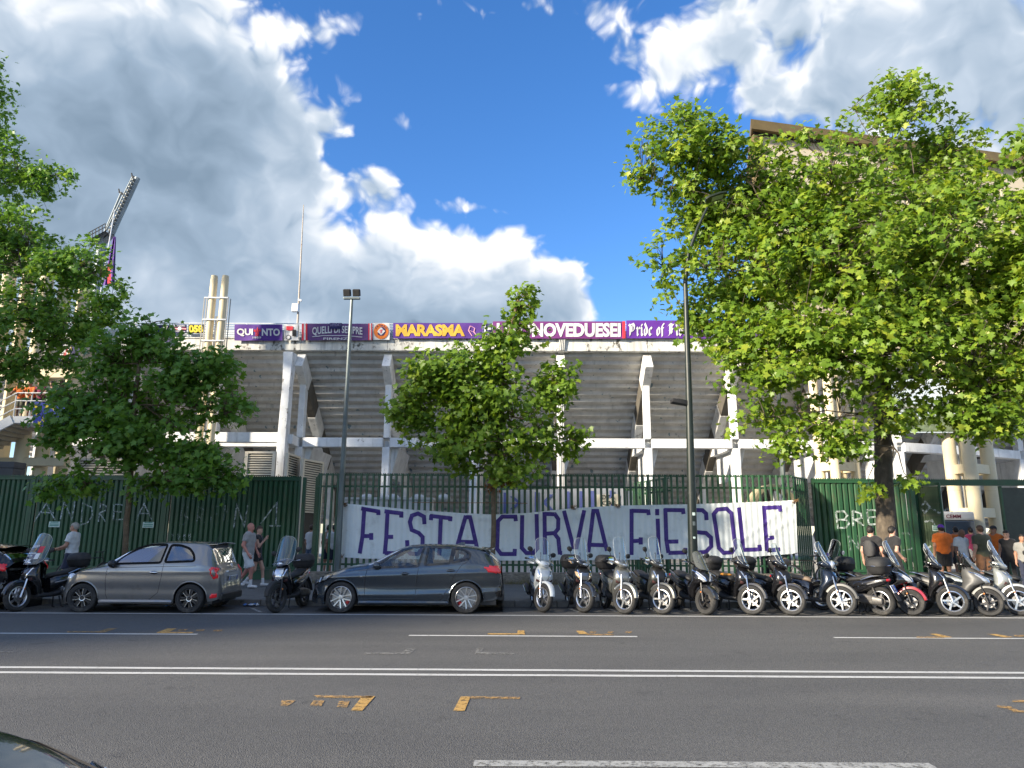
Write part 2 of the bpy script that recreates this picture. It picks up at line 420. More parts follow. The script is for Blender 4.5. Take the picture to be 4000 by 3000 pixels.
KERB = pm('kerb_stone', (.15, .145, .135), .8, var=.3, vs=6, bump=.5, bs=40, dirt=(.06, .06, .055), dirt_amt=.45, ds=3)
PLAZA = pm('plaza_paving', (.34, .335, .325), .85, var=.15, vs=1.5, bump=.3, bs=50)
STONE = pm('rough_wall_stone', (.27, .235, .19), .9, var=.4, vs=9, bump=1.4, bs=22, dirt=(.11, .10, .075), dirt_amt=.5, ds=6)

# ------------------------------------------------------------------ ground
def sheet(name, x0, x1, y0, y1, z, m, kind='structure', parent=None):
    mb = MB(); mb.add([(x0, y0, z), (x1, y0, z), (x1, y1, z), (x0, y1, z)], [(0, 1, 2, 3)])
    o = mb.build(name, m, parent, smooth=False)
    if kind and not parent: tag(o, kind=kind)
    return o
KERB_Y, FENCE_Y, RECESS_Y, SW = 17.45, 23.4, 24.6, 0.13
ground = sheet('ground', -900, 900, -900, 900, -.35, pm('far_ground', (.16, .155, .14), .9, var=.3, vs=.05))
road = sheet('road', -150, 150, -4.2, KERB_Y, 0, ASPH)
mb = MB()
mb.bx(-150, 150, KERB_Y+.18, 26.5, -.3, SW)
pavement = tag(mb.build('pavement', PAVE, smooth=False), kind='structure')
plaza = tag(MB().bx(-150, 150, 26.5, 75, -.3, SW-.004).build('plaza', PLAZA, smooth=False), kind='structure')
near_pave = tag(MB().bx(-150, 150, -10, -4.2, -.3, SW).build('near_pavement', PAVE, smooth=False), kind='structure')
x = -19.0; kerb_me = [None]*3
for i in range(3):
    kerb_me[i] = MB().bx(0, .985, 0, .178, -.2, SW+.012-i*.006).mesh('kerb_stone', KERB, smooth=False)
i = 0
while x < 20:
    o = link('kerb_stone', kerb_me[i % 3], pavement, loc=(x, KERB_Y-(i % 2)*.006, 0)); b = o.modifiers.new('bevel', 'BEVEL'); b.width = .018; b.segments = 2
    x += 1.0; i += 1
sheet('asphalt_seam', -150, 150, KERB_Y-.32, KERB_Y-.004, .004, pm('gutter_asphalt', (.052, .052, .052), .85, var=.35, vs=8, bump=.4, bs=120), parent=road)
# painted lines, each a worn sheet with a slightly uneven edge
def marking(name, pts, m, z=.005):
    mb = MB(); mb.add([(p.x, p.y, z) for p in pts], [tuple(range(len(pts)))]); return mb.build(name, m, road, smooth=False)
def line_y(x0, x1, y, w, m, z=.005):
    n = max(2, int((x1-x0)/.5)); vs = []; fs = []; mb = MB()
    for i in range(n+1):
        x = x0+(x1-x0)*i/n; j = random.uniform(-.006, .006)
        vs += [(x, y-w/2+j, z), (x, y+w/2+j*.6, z)]
        if i: fs.append((2*i-2, 2*i, 2*i+1, 2*i-1))
    mb.add(vs, fs); return mb.build('line_marking', m, road, smooth=False)
yl = lambda px, py: G(px, py).y
line_y(-60, 60, yl(2000, 2404.5), .13, WHITE_LINE)
d1, d2 = yl(2000, 2618.5), yl(2000, 2638.5)
line_y(-60, 60, d1, .115, WHITE_LINE); line_y(-60, 60, d2, .115, WHITE_LINE)
ly = yl(2000, 2485)
for a, b in ((-13, G(772, 2478).x), (G(1597, 2483).x, G(2490, 2488).x), (G(3265, 2494).x, 13)): line_y(a, b, ly, .11, WHITE_LINE)
line_y(G(1850, 2985).x, G(3640, 2990).x, yl(2700, 2988), .14, WORN_LINE_STREAK)
def px_mark(pts, m, z=.007): return marking('bay_marking', [G(a, b) for a, b in pts], m, z)
for pts, m in (
    ([(1225, 2718), (1462, 2721), (1450, 2729), (1240, 2727)], YELLOW_FAINT), ([(1415, 2722), (1465, 2722), (1415, 2778), (1370, 2778)], YELLOW),
    ([(1800, 2723), (1838, 2723), (1815, 2779), (1770, 2779)], YELLOW), ([(1838, 2722), (2032, 2725), (2030, 2733), (1834, 2730)], YELLOW_FAINT),
    ([(1100, 2738), (1155, 2738), (1140, 2750), (1120, 2760), (1095, 2758)], YELLOW_FAINT), ([(1225, 2738), (1268, 2738), (1255, 2760), (1210, 2758)], YELLOW_FAINT), ([(1325, 2740), (1366, 2741), (1355, 2766), (1315, 2764)], YELLOW_FAINT),
    ([(262, 2467), (385, 2467), (420, 2456), (460, 2455), (405, 2472), (262, 2472)], YELLOW_FAINT),
    ([(612, 2472), (655, 2456), (690, 2456), (660, 2470), (758, 2470), (748, 2475), (612, 2475)], YELLOW),
    ([(700, 2460), (735, 2459), (725, 2464), (695, 2465)], YELLOW_FAINT), ([(768, 2461), (800, 2460), (795, 2466), (765, 2466)], YELLOW_FAINT), ([(835, 2462), (872, 2461), (866, 2467), (832, 2467)], YELLOW_FAINT),
    ([(1905, 2475), (2050, 2476), (2052, 2480), (1905, 2480)], YELLOW), ([(2022, 2464), (2048, 2464), (2050, 2476), (2021, 2476)], YELLOW),
    ([(2250, 2465), (2278, 2465), (2300, 2478), (2262, 2478)], YELLOW), ([(2290, 2477), (2398, 2478), (2398, 2483), (2290, 2483)], YELLOW_FAINT),
    ([(2305, 2467), (2330, 2467), (2325, 2473), (2303, 2473)], YELLOW_FAINT), ([(2375, 2468), (2398, 2468), (2392, 2474), (2372, 2474)], YELLOW_FAINT), ([(2445, 2468), (2470, 2468), (2465, 2474), (2442, 2474)], YELLOW_FAINT),
    ([(3630, 2477), (3660, 2477), (3722, 2491), (3685, 2492)], YELLOW), ([(3580, 2488), (3690, 2489), (3690, 2494), (3580, 2493)], YELLOW_FAINT),
    ([(3855, 2478), (3890, 2478), (3960, 2490), (3925, 2492)], YELLOW), ([(3960, 2482), (4020, 2482), (4020, 2488), (3965, 2488)], YELLOW_FAINT),
    ([(3955, 2736), (4060, 2739), (4060, 2748), (3955, 2744)], YELLOW_FAINT), ([(3895, 2758), (3950, 2762), (3980, 2778), (4040, 2780), (4040, 2786), (3960, 2784), (3935, 2770), (3895, 2764)], YELLOW_FAINT),
    ([(1425, 2551), (1570, 2551), (1590, 2535), (1625, 2535), (1600, 2558), (1425, 2558)], FAINT_LINE), ([(1862, 2533), (1892, 2533), (1880, 2548), (2010, 2553), (2010, 2559), (1855, 2558)], FAINT_LINE),
    ([(0, 2545), (65, 2546), (60, 2551), (0, 2550)], FAINT_LINE)):
    px_mark(pts, m)
# sunlight passing under the two-wheelers, painted as short white streaks near the kerb
for px in (1010, 2120, 2250, 2400, 2560, 2700, 2890, 3120, 3330, 3620, 3760):
    a = G(px, 2392); b = G(px-34, 2377)
    mb = MB(); mb.add([(a.x, a.y, .006), (a.x+.10, a.y, .006), (b.x+.10, b.y, .006), (b.x, b.y, .006)], [(0, 1, 2, 3)]); mb.build('sun_streak', WORN_LINE_STREAK, road, smooth=False)

# low rough wall under the open railings, stone by stone
low_wall = empty('stone_wall', (0, FENCE_Y, SW), label='low rough stone wall under the open green railings', cat='wall')
x0w, x1w = W(1215, 2250, FENCE_Y).x, W(3120, 2250, FENCE_Y).x
wy = W(2100, 2238, FENCE_Y).z-SW
def stone_mesh(w, h, d, seed):
    rnd = random.Random(seed); bm = bmesh.new(); bmesh.ops.create_cube(bm, size=1.0)
    bmesh.ops.subdivide_edges(bm, edges=bm.edges, cuts=2, use_grid_fill=True)
    for v in bm.verts:
        n = v.co.normalized(); v.co = v.co*.86+n*.10
        v.co.x *= w; v.co.y *= d; v.co.z *= h
        v.co += Vector([rnd.uniform(-1, 1)*k for k in (.015, .022, .016)])
    me = bpy.data.meshes.new('stone'); bm.to_mesh(me); bm.free(); me.materials.append(STONE); me.polygons.foreach_set('use_smooth', [True]*len(me.polygons)); me.set_sharp_from_angle(angle=R(45)); return me
stones = [stone_mesh(w, 1.0, .42, i) for i, w in enumerate((.5, .62, .42, .75, .55))]
x = x0w; i = 0; rs = random.Random(3)
while x < x1w:
    k = rs.randrange(5); w = (.5, .62, .42, .75, .55)[k]; two = rs.random() < .5
    hs = [wy*.98] if not two else [wy*.5, wy*.49]
    z = 0
    for h in hs:
        o = link('stone', stones[(k+int(z > 0)) % 5] if two else stones[k], low_wall, loc=(x+w/2, rs.uniform(-.02, .02), z+h/2), scale=(1.06 if z == 0 else w/(.5, .62, .42, .75, .55)[(k+1) % 5]*1.04, 1, h*1.1)); z += h
    x += w
MB().bx(x0w, x1w, -.13, .15, -.1, wy-.05).build('mortar_core', pm('old_mortar', (.16, .145, .12), .95, var=.3, vs=12, bump=.6, bs=30), low_wall, smooth=False)
# ------------------------------------------------------------------ the stand of the stadium
def concrete(name, c, streak=.5, seed=0., dark=(.10, .095, .085), rough=.85, paint=None):
    """old concrete: mottling, vertical rain streaks and blackened patches"""
    if name in _mats: return _mats[name]
    m = bpy.data.materials.new(name); m.use_nodes = True; nt = m.node_tree; L = nt.links.new; b = nt.nodes['Principled BSDF']
    b.inputs['Roughness'].default_value = rough; b.inputs['Specular IOR Level'].default_value = .25
    tc = nd(nt, 'ShaderNodeTexCoord')
    def noise(s, d, st, r=.6):
        mp = nd(nt, 'ShaderNodeMapping'); mp.inputs['Scale'].default_value = st; mp.inputs['Location'].default_value = (seed, seed*.7, 0); L(tc.outputs['Object'], mp.inputs[0])
        n = nd(nt, 'ShaderNodeTexNoise', Scale=s, Detail=d, Roughness=r); L(mp.outputs[0], n.inputs['Vector']); return n.outputs[0]
    def ov(f, lo, hi, a, bb):
        mr = nd(nt, 'ShaderNodeMapRange', interpolation_type='SMOOTHSTEP'); mr.inputs[1].default_value = lo; mr.inputs[2].default_value = hi; L(f, mr.inputs[0])
        mx = nd(nt, 'ShaderNodeMix', data_type='RGBA'); L(mr.outputs[0], mx.inputs[0])
        for k, q in ((6, a), (7, bb)):
            if isinstance(q, tuple): mx.inputs[k].default_value = (*q, 1)
            else: L(q, mx.inputs[k])
        return mx.outputs[2]
    c1 = ov(noise(1.3, 6, (1, 1, 1)), .3, .7, tuple(k*.84 for k in c), tuple(min(1, k*1.1) for k in c))
    c2 = ov(noise(2.2, 5, (1.6, 1.6, .18)), .56-.1*streak, .80-.1*streak, c1, tuple(k*.62 for k in c))
    c3 = ov(noise(3.0, 9, (1, 1, .7), .72), .66-.14*streak, .74-.10*streak, c2, dark)
    if paint: c3 = ov(noise(4.5, 2, (.7, .7, .45), .4), .69, .72, c3, paint)
    L(c3, b.inputs['Base Color'])
    bp = nd(nt, 'ShaderNodeBump', Strength=.35, Distance=.02); L(noise(14, 6, (1, 1, 1), .7), bp.inputs['Height']); L(bp.outputs[0], b.inputs['Normal'])
    _mats[name] = m; return m
SOFFIT = concrete('soffit_concrete', (.54, .53, .505), .28, 3., paint=(.17, .23, .26))
FRAME = concrete('white_painted_concrete', (.74, .755, .76), .22, 1.)
CORNICE = concrete('weathered_cornice', (.64, .64, .60), .85, 5., dark=(.085, .08, .07))
RAKER = concrete('raker_concrete', (.74, .73, .70), .55, 7.)
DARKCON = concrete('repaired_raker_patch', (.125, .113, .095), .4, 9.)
RAILW = pm('white_railing_paint', (.66, .68, .70), .45, var=.08, vs=3)
SY = 38.0
stand = empty('stadium_stand', (0, SY, SW), label='grey concrete stadium stand with stepped underside above the green fence', cat='stadium')
st_off = Vector((0, SY, SW))
def sbuild(mb, name, m, parent=None, **kw):
    """mesh built in world coordinates, hung on the stand"""
    off = Vector((0, SY, SW)); mb.v = [tuple(Vector(v)-off) for v in mb.v]
    return mb.build(name, m, parent or stand, **kw)
ZB0, ZB1 = W(2530, 1752, SY).z, W(2530, 1716, SY).z      # the white ring beam
ZC0, ZC1 = W(2000, 1372, SY-.9).z, W(2000, 1327, SY-.9).z   # cornice
STEP_Z, STEP_Y = .335, .445
soff0 = (SY-.55, ZC0+.02)
pitch = W(2530, 1735, SY).x - W(2190, 1735, SY).x
xc = [W(2190, 1735, SY).x + pitch*k for k in range(-6, 13)]
# plan line of the front: straight in the middle, bending back at the right end
def front(x):
    """depth of the stand's front at x"""
    d = 0.0
    if x > 12.2: d = (x-12.2)**2*.015
    return SY+d
NST = 27
def bay(xa, xb, first):
    ya, yb = front(xa)-SY, front(xb)-SY
    n = 2
    for i in range(NST):
        z1 = soff0[1]-i*STEP_Z; y0 = soff0[0]+i*STEP_Y
        if z1 < .6: break
        mb = MB()
        # a step: riser face towards the street, sloped lip, underside
        sec = [(0, 0), (0, -.19), (.03, -.225), (STEP_Y+.03, -STEP_Z-.02), (STEP_Y+.03, 0)]
        ra = [(xa+.004, y0+ya+a, z1+b) for a, b in sec]; rb = [(xb-.004, y0+yb+a, z1+b) for a, b in sec]
        mb.loft([ra, rb]); sbuild(mb, 'step_slab', SOFFIT, smooth=False)
edges = [xc[0]-pitch*1.0] + xc
for a, b in zip(edges, edges[1:]): bay(a, b, False)
# sloping raker beams under the steps, patched with darker repairs
for k, x in enumerate(xc):
    y0 = front(x)
    sl = STEP_Z/STEP_Y
    def rp(t): return Vector((x, y0-.62+t, ZC0-.05-t*sl))
    L_ = 12.6
    nrm = Vector((0, -sl, -1)).normalized()
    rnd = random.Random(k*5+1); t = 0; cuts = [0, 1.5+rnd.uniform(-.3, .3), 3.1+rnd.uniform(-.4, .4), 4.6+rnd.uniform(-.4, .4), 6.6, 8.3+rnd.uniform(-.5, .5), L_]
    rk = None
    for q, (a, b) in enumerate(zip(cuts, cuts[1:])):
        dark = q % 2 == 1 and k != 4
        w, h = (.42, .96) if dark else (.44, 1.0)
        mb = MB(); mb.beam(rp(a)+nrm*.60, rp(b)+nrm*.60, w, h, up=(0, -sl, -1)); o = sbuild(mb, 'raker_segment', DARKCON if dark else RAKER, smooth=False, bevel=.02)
# columns of the outer frame, the beam that ties them, rear columns and brackets
for k, x in enumerate(xc):
    y0 = front(x); ztop = ZC0-.85 if k not in (4,) else ZC0-.7
    mb = MB(); w = .37
    mb.loft([[(x-w/2, y0-.25, 0), (x+w/2, y0-.25, 0), (x+w/2, y0+.35, 0), (x-w/2, y0+.35, 0)],
             [(x-w/2*1.05, y0-.25, ZB0), (x+w/2*1.05, y0-.25, ZB0), (x+w/2*1.05, y0+.35, ZB0), (x-w/2*1.05, y0+.35, ZB0)]])
    sbuild(mb, 'lower_column', FRAME, smooth=False, bevel=.02)
    zt = ZC0-(.25+.62)*STEP_Z/STEP_Y-.75
    mb = MB(); mb.bx(x-.165, x+.165, y0-.22, y0+.28, ZB1, zt); sbuild(mb, 'upper_column', FRAME, smooth=False, bevel=.02)
    mb = MB(); s = 1 if k % 2 else -1
    mb.prism([(x+.2, ZB0), (x+.62, ZB0), (x+.2, ZB0-1.6)], y0+.3, y0+4.3, lambda a, b, d: (a, d, b)); sbuild(mb, 'bracket', FRAME, smooth=False)
    yb = y0+6.9; zb = ZC0-.05-(6.9+.62)*STEP_Z/STEP_Y-.9
    mb = MB(); mb.bx(x-.22, x+.22, yb-.25, yb+.25, 0, zb); sbuild(mb, 'rear_column', FRAME, smooth=False, bevel=.02)
    mb = MB(); mb.beam((x, y0+.3, ZB0+.2), (x, yb, ZB0+.2), .34, .38); sbuild(mb, 'cross_beam', FRAME, smooth=False)
    if k < len(xc)-1:
        x2 = xc[k+1]; mb = MB(); mb.beam((x+.19, y0, (ZB0+ZB1)/2), (x2-.19, front(x2), (ZB0+ZB1)/2), .5, ZB1-ZB0); sbuild(mb, 'ring_beam', FRAME, smooth=False, bevel=.02)
    if k >= 0:
        x2 = xc[k+1] if k < len(xc)-1 else x+pitch
        mb = MB(); mb.beam((x, y0-.75, (ZC0+ZC1)/2), (x2-.006, front(x2)-.75, (ZC0+ZC1)/2), .42, ZC1-ZC0); sbuild(mb, 'cornice_block', CORNICE, smooth=False, bevel=.03)
        mb = MB(); mb.beam((x, y0-.70, ZC1+.03), (x2-.006, front(x2)-.70, ZC1+.03), .62, .055); sbuild(mb, 'cornice_cap', CORNICE, smooth=False)
        zr0, zr1 = ZC1+.06, W(2000, 1266, SY-.75).z
        ya, yb2 = y0-.72, front(x2)-.72
        rail = MB()
        for q in range(7):
            z = zr0+.06+(zr1-zr0-.06)*q/6; rail.tube((x, ya, z), (x2, yb2, z), .028 if q == 6 else .018, n=6)
        rl = sbuild(rail, 'parapet_rails', RAILW)
        for q in range(3):
            t = q/3; mb = MB(); mb.tube((x+(x2-x)*t, ya+(yb2-ya)*t, zr0-.05), (x+(x2-x)*t, ya+(yb2-ya)*t, zr1), .03, n=6); sbuild(mb, 'parapet_post', RAILW)
        mb = MB(); mb.add([(x, ya+.09, zr0+.02), (x2-.004, yb2+.09, zr0+.02), (x2-.004, yb2+.09, zr1-.32), (x, ya+.09, zr1-.32)], [(0, 1, 2, 3)])
        mb.add([(x, ya+.12, zr0+.02), (x2-.004, yb2+.12, zr0+.02), (x2-.004, yb2+.12, zr1-.32), (x, ya+.12, zr1-.32)], [(3, 2, 1, 0)])
        sbuild(mb, 'parapet_sheet', pm('pale_parapet_sheet', (.62, .68, .72), .5, var=.08, vs=1), smooth=False)
# the taller end frame at the joint between the two sectors
xe = W(1105, 1735, SY-1.6).x; ye = SY-1.6
mb = MB(); zt = W(1130, 1375, ye).z
mb.loft([[(xe-.26, ye-.3, 0), (xe+.24, ye-.3, 0), (xe+.24, ye+.3, 0), (xe-.26, ye+.3, 0)], [(xe-.22, ye-.3, ZB0), (xe+.21, ye-.3, ZB0), (xe+.21, ye+.3, ZB0), (xe-.22, ye+.3, ZB0)],
         [(xe-.16, ye-.3, zt-1.6), (xe+.24, ye-.3, zt-1.6), (xe+.24, ye+.3, zt-1.6), (xe-.16, ye+.3, zt-1.6)], [(xe-.30, ye-.1, zt), (xe+.22, ye-.1, zt), (xe+.22, ye+.7, zt), (xe-.30, ye+.7, zt)]])
sbuild(mb, 'joint_column', concrete('peeling_white_column', (.72, .74, .75), .6, 11., dark=(.16, .15, .13)), smooth=False, bevel=.02)
mb = MB(); mb.beam((xe-6, ye+.05, (ZB0+ZB1)/2+.05), (xe-.23, ye+.05, (ZB0+ZB1)/2+.05), .5, ZB1-ZB0); sbuild(mb, 'ring_beam', FRAME, smooth=False, bevel=.02)
mb = MB(); mb.beam((xe+.22, ye+.1, (ZB0+ZB1)/2), (xc[3]-.25, SY+.1, (ZB0+ZB1)/2-.02), .45, ZB1-ZB0); sbuild(mb, 'ring_beam', FRAME, smooth=False, bevel=.02)
# pipes clipped down the middle column
xk = xc[6]
mb = MB()
for q in (-.12, -.03, .06, .15):
    p = [(xk+q, SY-.33, .2), (xk+q, SY-.33, ZB0-.1), (xk+q, SY-.36, ZB0+.2), (xk+q, SY-.36, ZC0-.15), (xk+q+.02, SY-1.05, ZC0+.05), (xk+q+.06, SY-1.08, ZC1-.02), (xk+q+.35, SY-1.05, ZC1+.12), (xk+q+.95, SY-1.02, ZC1+.12)]
    mb.path(p, .032, 6)
sbuild(mb, 'conduit', pm('grey_conduit', (.5, .5, .48), .5, var=.15, vs=4))
# ------------------------------------------------------------------ green fence
GREEN = pm('green_fence_paint', (.020, .078, .034), .42, var=.28, vs=2.2, dirt=(.075, .07, .045), dirt_amt=.36, ds=4, stretch=(1, 1, .35), spec=.5)
GREEN2 = pm('worn_green_paint', (.026, .092, .04), .5, var=.3, vs=3, dirt=(.10, .085, .05), dirt_amt=.5, ds=5, stretch=(1, 1, .3))
FT = W(2100, 1852, FENCE_Y).z            # top of railings
def slat_mesh(name, w, h, d=.035, m=GREEN, lip=.02):
    t = .004
    sec = [(-w/2, d), (-w/2+lip, 0), (w/2-lip, 0), (w/2, d), (w/2-t, d), (w/2-lip-t, t), (-w/2+lip+t, t), (-w/2+t, d)]
    mb = MB(); mb.loft([[(a, b, 0) for a, b in sec], [(a, b, h) for a, b in sec]]); return mb.mesh(name, m, smooth=False)
def saw_strip(mb, p0, p1, z, hgt=.05, pitch=.075):
    p0, p1 = Vector(p0), Vector(p1); n = int((p1-p0).length/pitch); d = (p1-p0)/n
    for i in range(n):
        a = p0+d*i; mb.add([(a.x, a.y, z), (a.x+d.x, a.y+d.y, z), (a.x+d.x/2, a.y+d.y/2, z+hgt)], [(0, 1, 2)])
    return mb
# open railings in the middle
railing = empty('railing_fence', (0, FENCE_Y, SW), label='open green steel railing on the low stone wall behind the white banner', cat='fence')
z0 = wy+.02; hbar = FT-SW-z0
bar_me = [slat_mesh('fence_bar', .082, hbar, .03, GREEN, .022), slat_mesh('fence_bar', .082, hbar, .03, GREEN2, .022)]
xa, xb = W(1245, 2000, FENCE_Y).x, W(3095, 2000, FENCE_Y).x
x = xa; i = 0; rr = random.Random(11)
while x < xb:
    link('fence_bar', bar_me[rr.random() < .4], railing, loc=(x, rr.uniform(-.004, .004), z0), rot=(0, rr.uniform(-.004, .004), 0)); x += .1915; i += 1
for zz in (z0+.22, hbar+z0-.42):
    MB().bx(xa-.1, xb+.1, .036, .08, zz-.03, zz+.03).build('cross_rail', GREEN, railing, smooth=False)
mb = MB(); mb.bx(xa-.1, xb+.1, .034, .06, FT-SW-.07, FT-SW-.035); saw_strip(mb, (xa-.1, .045, 0), (xb+.1, .045, 0), FT-SW-.03); mb.build('serrated_top', GREEN, railing, smooth=False)
# returns in depth at both ends of the railings
def depth_return(p0, p1, n, label, name='fence_return'):
    p0, p1 = Vector(p0), Vector(p1); a = math.atan2(p1.y-p0.y, p1.x-p0.x)
    root = empty(name, (p0.x, p0.y, SW), a, label=label, cat='fence')
    Ln = (p1-p0).length; me = slat_mesh('fence_bar', .10, FT-SW-.15, .035, GREEN, .025)
    for i in range(n): link('fence_bar', me, root, loc=(Ln*(i+.5)/n, 0, .12))
    MB().bx(0, Ln, .04, .08, .35, .42).build('cross_rail', GREEN, root, smooth=False); MB().bx(0, Ln, .04, .08, FT-SW-.5, FT-SW-.43).build('cross_rail', GREEN, root, smooth=False)
    mb = MB(); mb.bx(0, Ln, .035, .06, FT-SW-.07, FT-SW-.035); saw_strip(mb, (0, .045, 0), (Ln, .045, 0), FT-SW-.03); mb.build('serrated_top', GREEN, root, smooth=False)
depth_return((W(1212, 2000, RECESS_Y).x, RECESS_Y+.4, 0), (xa-.05, FENCE_Y, 0), 8, 'short green fence return left of the white banner')
depth_return((xb+.1, FENCE_Y, 0), (W(3172, 2000, RECESS_Y).x, RECESS_Y+.1, 0), 8, 'short green fence return right of the white banner')
# closed sheet panels of the recessed gates
PT = W(600, 1861, RECESS_Y).z
def sheet_panel(xa, xb, y, label, name='sheet_fence', zb=.33, top=None, pitch=.172, w=.165, rz=0, base=True, frame=True, mesh_m=GREEN):
    top = (top or PT)-SW
    root = empty(name, (xa, y, SW), rz, label=label, cat='fence'); Ln = xb-xa; rnd = random.Random(int(xa*100))
    me = [slat_mesh('sheet_slat', w, top-.12-zb-.10, .055, GREEN, .038), slat_mesh('sheet_slat', w, top-.12-zb-.10, .055, GREEN2, .038)]
    n = max(1, round((Ln-.16)/pitch))
    for i in range(n): link('sheet_slat', me[rnd.random() < .35], root, loc=(.08+(Ln-.16)*(i+.5)/n, rnd.uniform(0, .006), zb+.09))
    if frame:
        for a, b, c, d, nm in ((0, Ln, top-.13, top-.03, 'top_rail'), (0, Ln, zb, zb+.09, 'bottom_rail'), (0, .075, zb+.09, top-.13, 'frame_post'), (Ln-.075, Ln, zb+.09, top-.13, 'frame_post')):
            MB().bx(a, b, -.03, .05, c, d).build(nm, GREEN, root, smooth=False, bevel=.006)
        MB().bx(.075, Ln-.075, .06, .075, zb+.09, top-.13).build('back_sheet', pm('dark_green_backing', (.012, .03, .018), .6), root, smooth=False)
    if base: MB().bx(0, Ln, .01, .05, 0, zb-.005).build('base_sheet', GREEN2, root, smooth=False)
    mb = MB(); mb.bx(0, Ln, -.04, .06, top-.028, top); saw_strip(mb, (0, 0.01, 0), (Ln, .01, 0), top, .05); mb.build('serrated_top', GREEN, root, smooth=False)
    return root
pxs = [-700, -330, 112, 640, 1172]
labs = ['green corrugated fence panel beyond the left edge of the scooters', 'green corrugated fence panel at the far left behind the dark car', 'green corrugated fence panel painted ANDREA behind the grey hatchback', 'green corrugated fence panel with a chalked 1 behind the walking couple']
for (a, b), lb in zip(zip(pxs, pxs[1:]), labs):
    xa_, xb_ = W(a, 2050, RECESS_Y).x, W(b, 2050, RECESS_Y).x
    if b < 0: continue
    sheet_panel(xa_+.06, xb_-.06, RECESS_Y, lb)
for px in (112, 640, 1180):
    xx = W(px, 2050, RECESS_Y).x; o = MB().bx(-.055, .055, -.05, .07, 0, PT-SW-.01).build('fence_post', GREEN, smooth=False, bevel=.006, loc=(xx, RECESS_Y, SW))
    tag(o, {112: 'green steel fence post between the two leftmost sheet panels', 640: 'green steel fence post behind the roof of the grey hatchback', 1180: 'green steel gate post left of the railing return'}[px], 'post')
xr0, xr1 = W(3180, 2050, RECESS_Y).x, W(3562, 2050, RECESS_Y).x
sheet_panel(xr0+.02, xr1, RECESS_Y, 'green sheet fence panel painted BRE behind the thick tree trunk', top=PT, pitch=.20, w=.185)
xq = W(3575, 2050, RECESS_Y).x
tag(MB().bx(-.07, .07, -.07, .07, 0, PT-SW-.03).build('fence_post', GREEN, smooth=False, bevel=.006, loc=(xq, RECESS_Y, SW)), 'green steel gate post right of the thick tree trunk', 'post')
# gate leaf standing half open, header over the gateway and the dark sheet beyond it
lx0, lx1 = W(3588, 2050, RECESS_Y+.25).x, W(3690, 2050, RECESS_Y-.37).x
leaf_a = math.atan2(-.62, lx1-lx0)
leaf = empty('gate_leaf', (lx0, RECESS_Y+.25, SW), leaf_a, label='half open green gate leaf with a white scrawl and a notice', cat='gate')
LL = math.hypot(.62, lx1-lx0); gt = PT-SW-.12
gm = slat_mesh('gate_slat', .16, gt-.25, .03, pm('pale_green_gate_paint', (.06, .105, .045), .5, var=.3, vs=3, dirt=(.13, .12, .07), dirt_amt=.45, ds=4), .03)  # gate slats get a paler, yellower green than the fence
for i in range(8): link('gate_slat', gm, leaf, loc=(.1+(LL-.2)*(i+.5)/8, 0, .13))
for a, b, c, d, nm in ((0, LL, gt-.1, gt, 'top_rail'), (0, LL, .04, .12, 'bottom_rail'), (0, .07, .12, gt-.1, 'stile'), (LL-.07, LL, .12, gt-.1, 'stile')): MB().bx(a, b, -.02, .06, c, d).build(nm, GREEN, leaf, smooth=False, bevel=.006)
xg1 = W(3925, 2050, RECESS_Y).x
hd = empty('gate_header', (xq, RECESS_Y, SW), label='green steel header beam across the open gateway on the right', cat='beam')
mb = MB(); mb.bx(.075, xg1-xq+6, -.05, .08, PT-SW-.2, PT-SW-.04); mb.build('beam', GREEN, hd, smooth=False)
mb = MB(); mb.bx(.075, xg1-xq+6, -.04, .06, PT-SW-.038, PT-SW-.01); saw_strip(mb, (.1, .01, 0), (xg1-xq+6, .01, 0), PT-SW-.01, .05); mb.build('serrated_top', GREEN, hd, smooth=False)
dsx = xg1
DK = pm('dark_green_sheet', (.02, .032, .026), .35, var=.35, vs=3, dirt=(.06, .062, .05), dirt_amt=.35, ds=1.8)
dsr = empty('sheet_gate', (dsx, RECESS_Y+.05, SW), label='dark green flat sheet gate at the far right edge', cat='gate')
MB().bx(.07, 5, 0, .02, .1, PT-SW-.26).build('sheet', DK, dsr, smooth=False); MB().bx(0, .07, -.04, .06, 0, PT-SW-.21).build('stile', GREEN, dsr, smooth=False)

# ------------------------------------------------------------------ lettering sprayed on the fence
CHALK = paint_mat('white_spray', (.55, .62, .62), .50, 9.)
CHALK_FAINT = paint_mat('thin_white_spray', (.36, .43, .42), .55, 9.)
def graffiti(name, polys, w, Y, m, label, off=.012):
    mb = MB(); strokes(mb, polys, w, lambda a, b: W(a, b, Y-off), step=12)
    c = W(polys[0][0][0], polys[0][0][1], Y); mb.v = [tuple(Vector(v)-Vector((c.x, Y, SW))) for v in mb.v]
    o = mb.build(name, m, smooth=False, loc=(c.x, Y, SW)); return tag(o, label, 'graffiti')
s1 = lambda P: [[(a*.4521, 1800+b*.4521) for a, b in p] for p in P]
graffiti('painted_word', s1([[(295, 525), (400, 370), (475, 510)], [(330, 445), (465, 450)], [(520, 510), (555, 350), (620, 505), (650, 350)], [(700, 530), (715, 365), (790, 400), (800, 470), (760, 530), (690, 560)],
    [(850, 525), (870, 370), (915, 390), (910, 430), (860, 450), (910, 525)], [(1060, 380), (985, 375), (980, 510), (1060, 505)], [(985, 440), (1050, 440)], [(1165, 530), (1245, 370), (1310, 505)], [(1200, 455), (1290, 455)]]), 5.0, RECESS_Y, CHALK, 'word ANDREA sprayed thinly in white on the green fence')
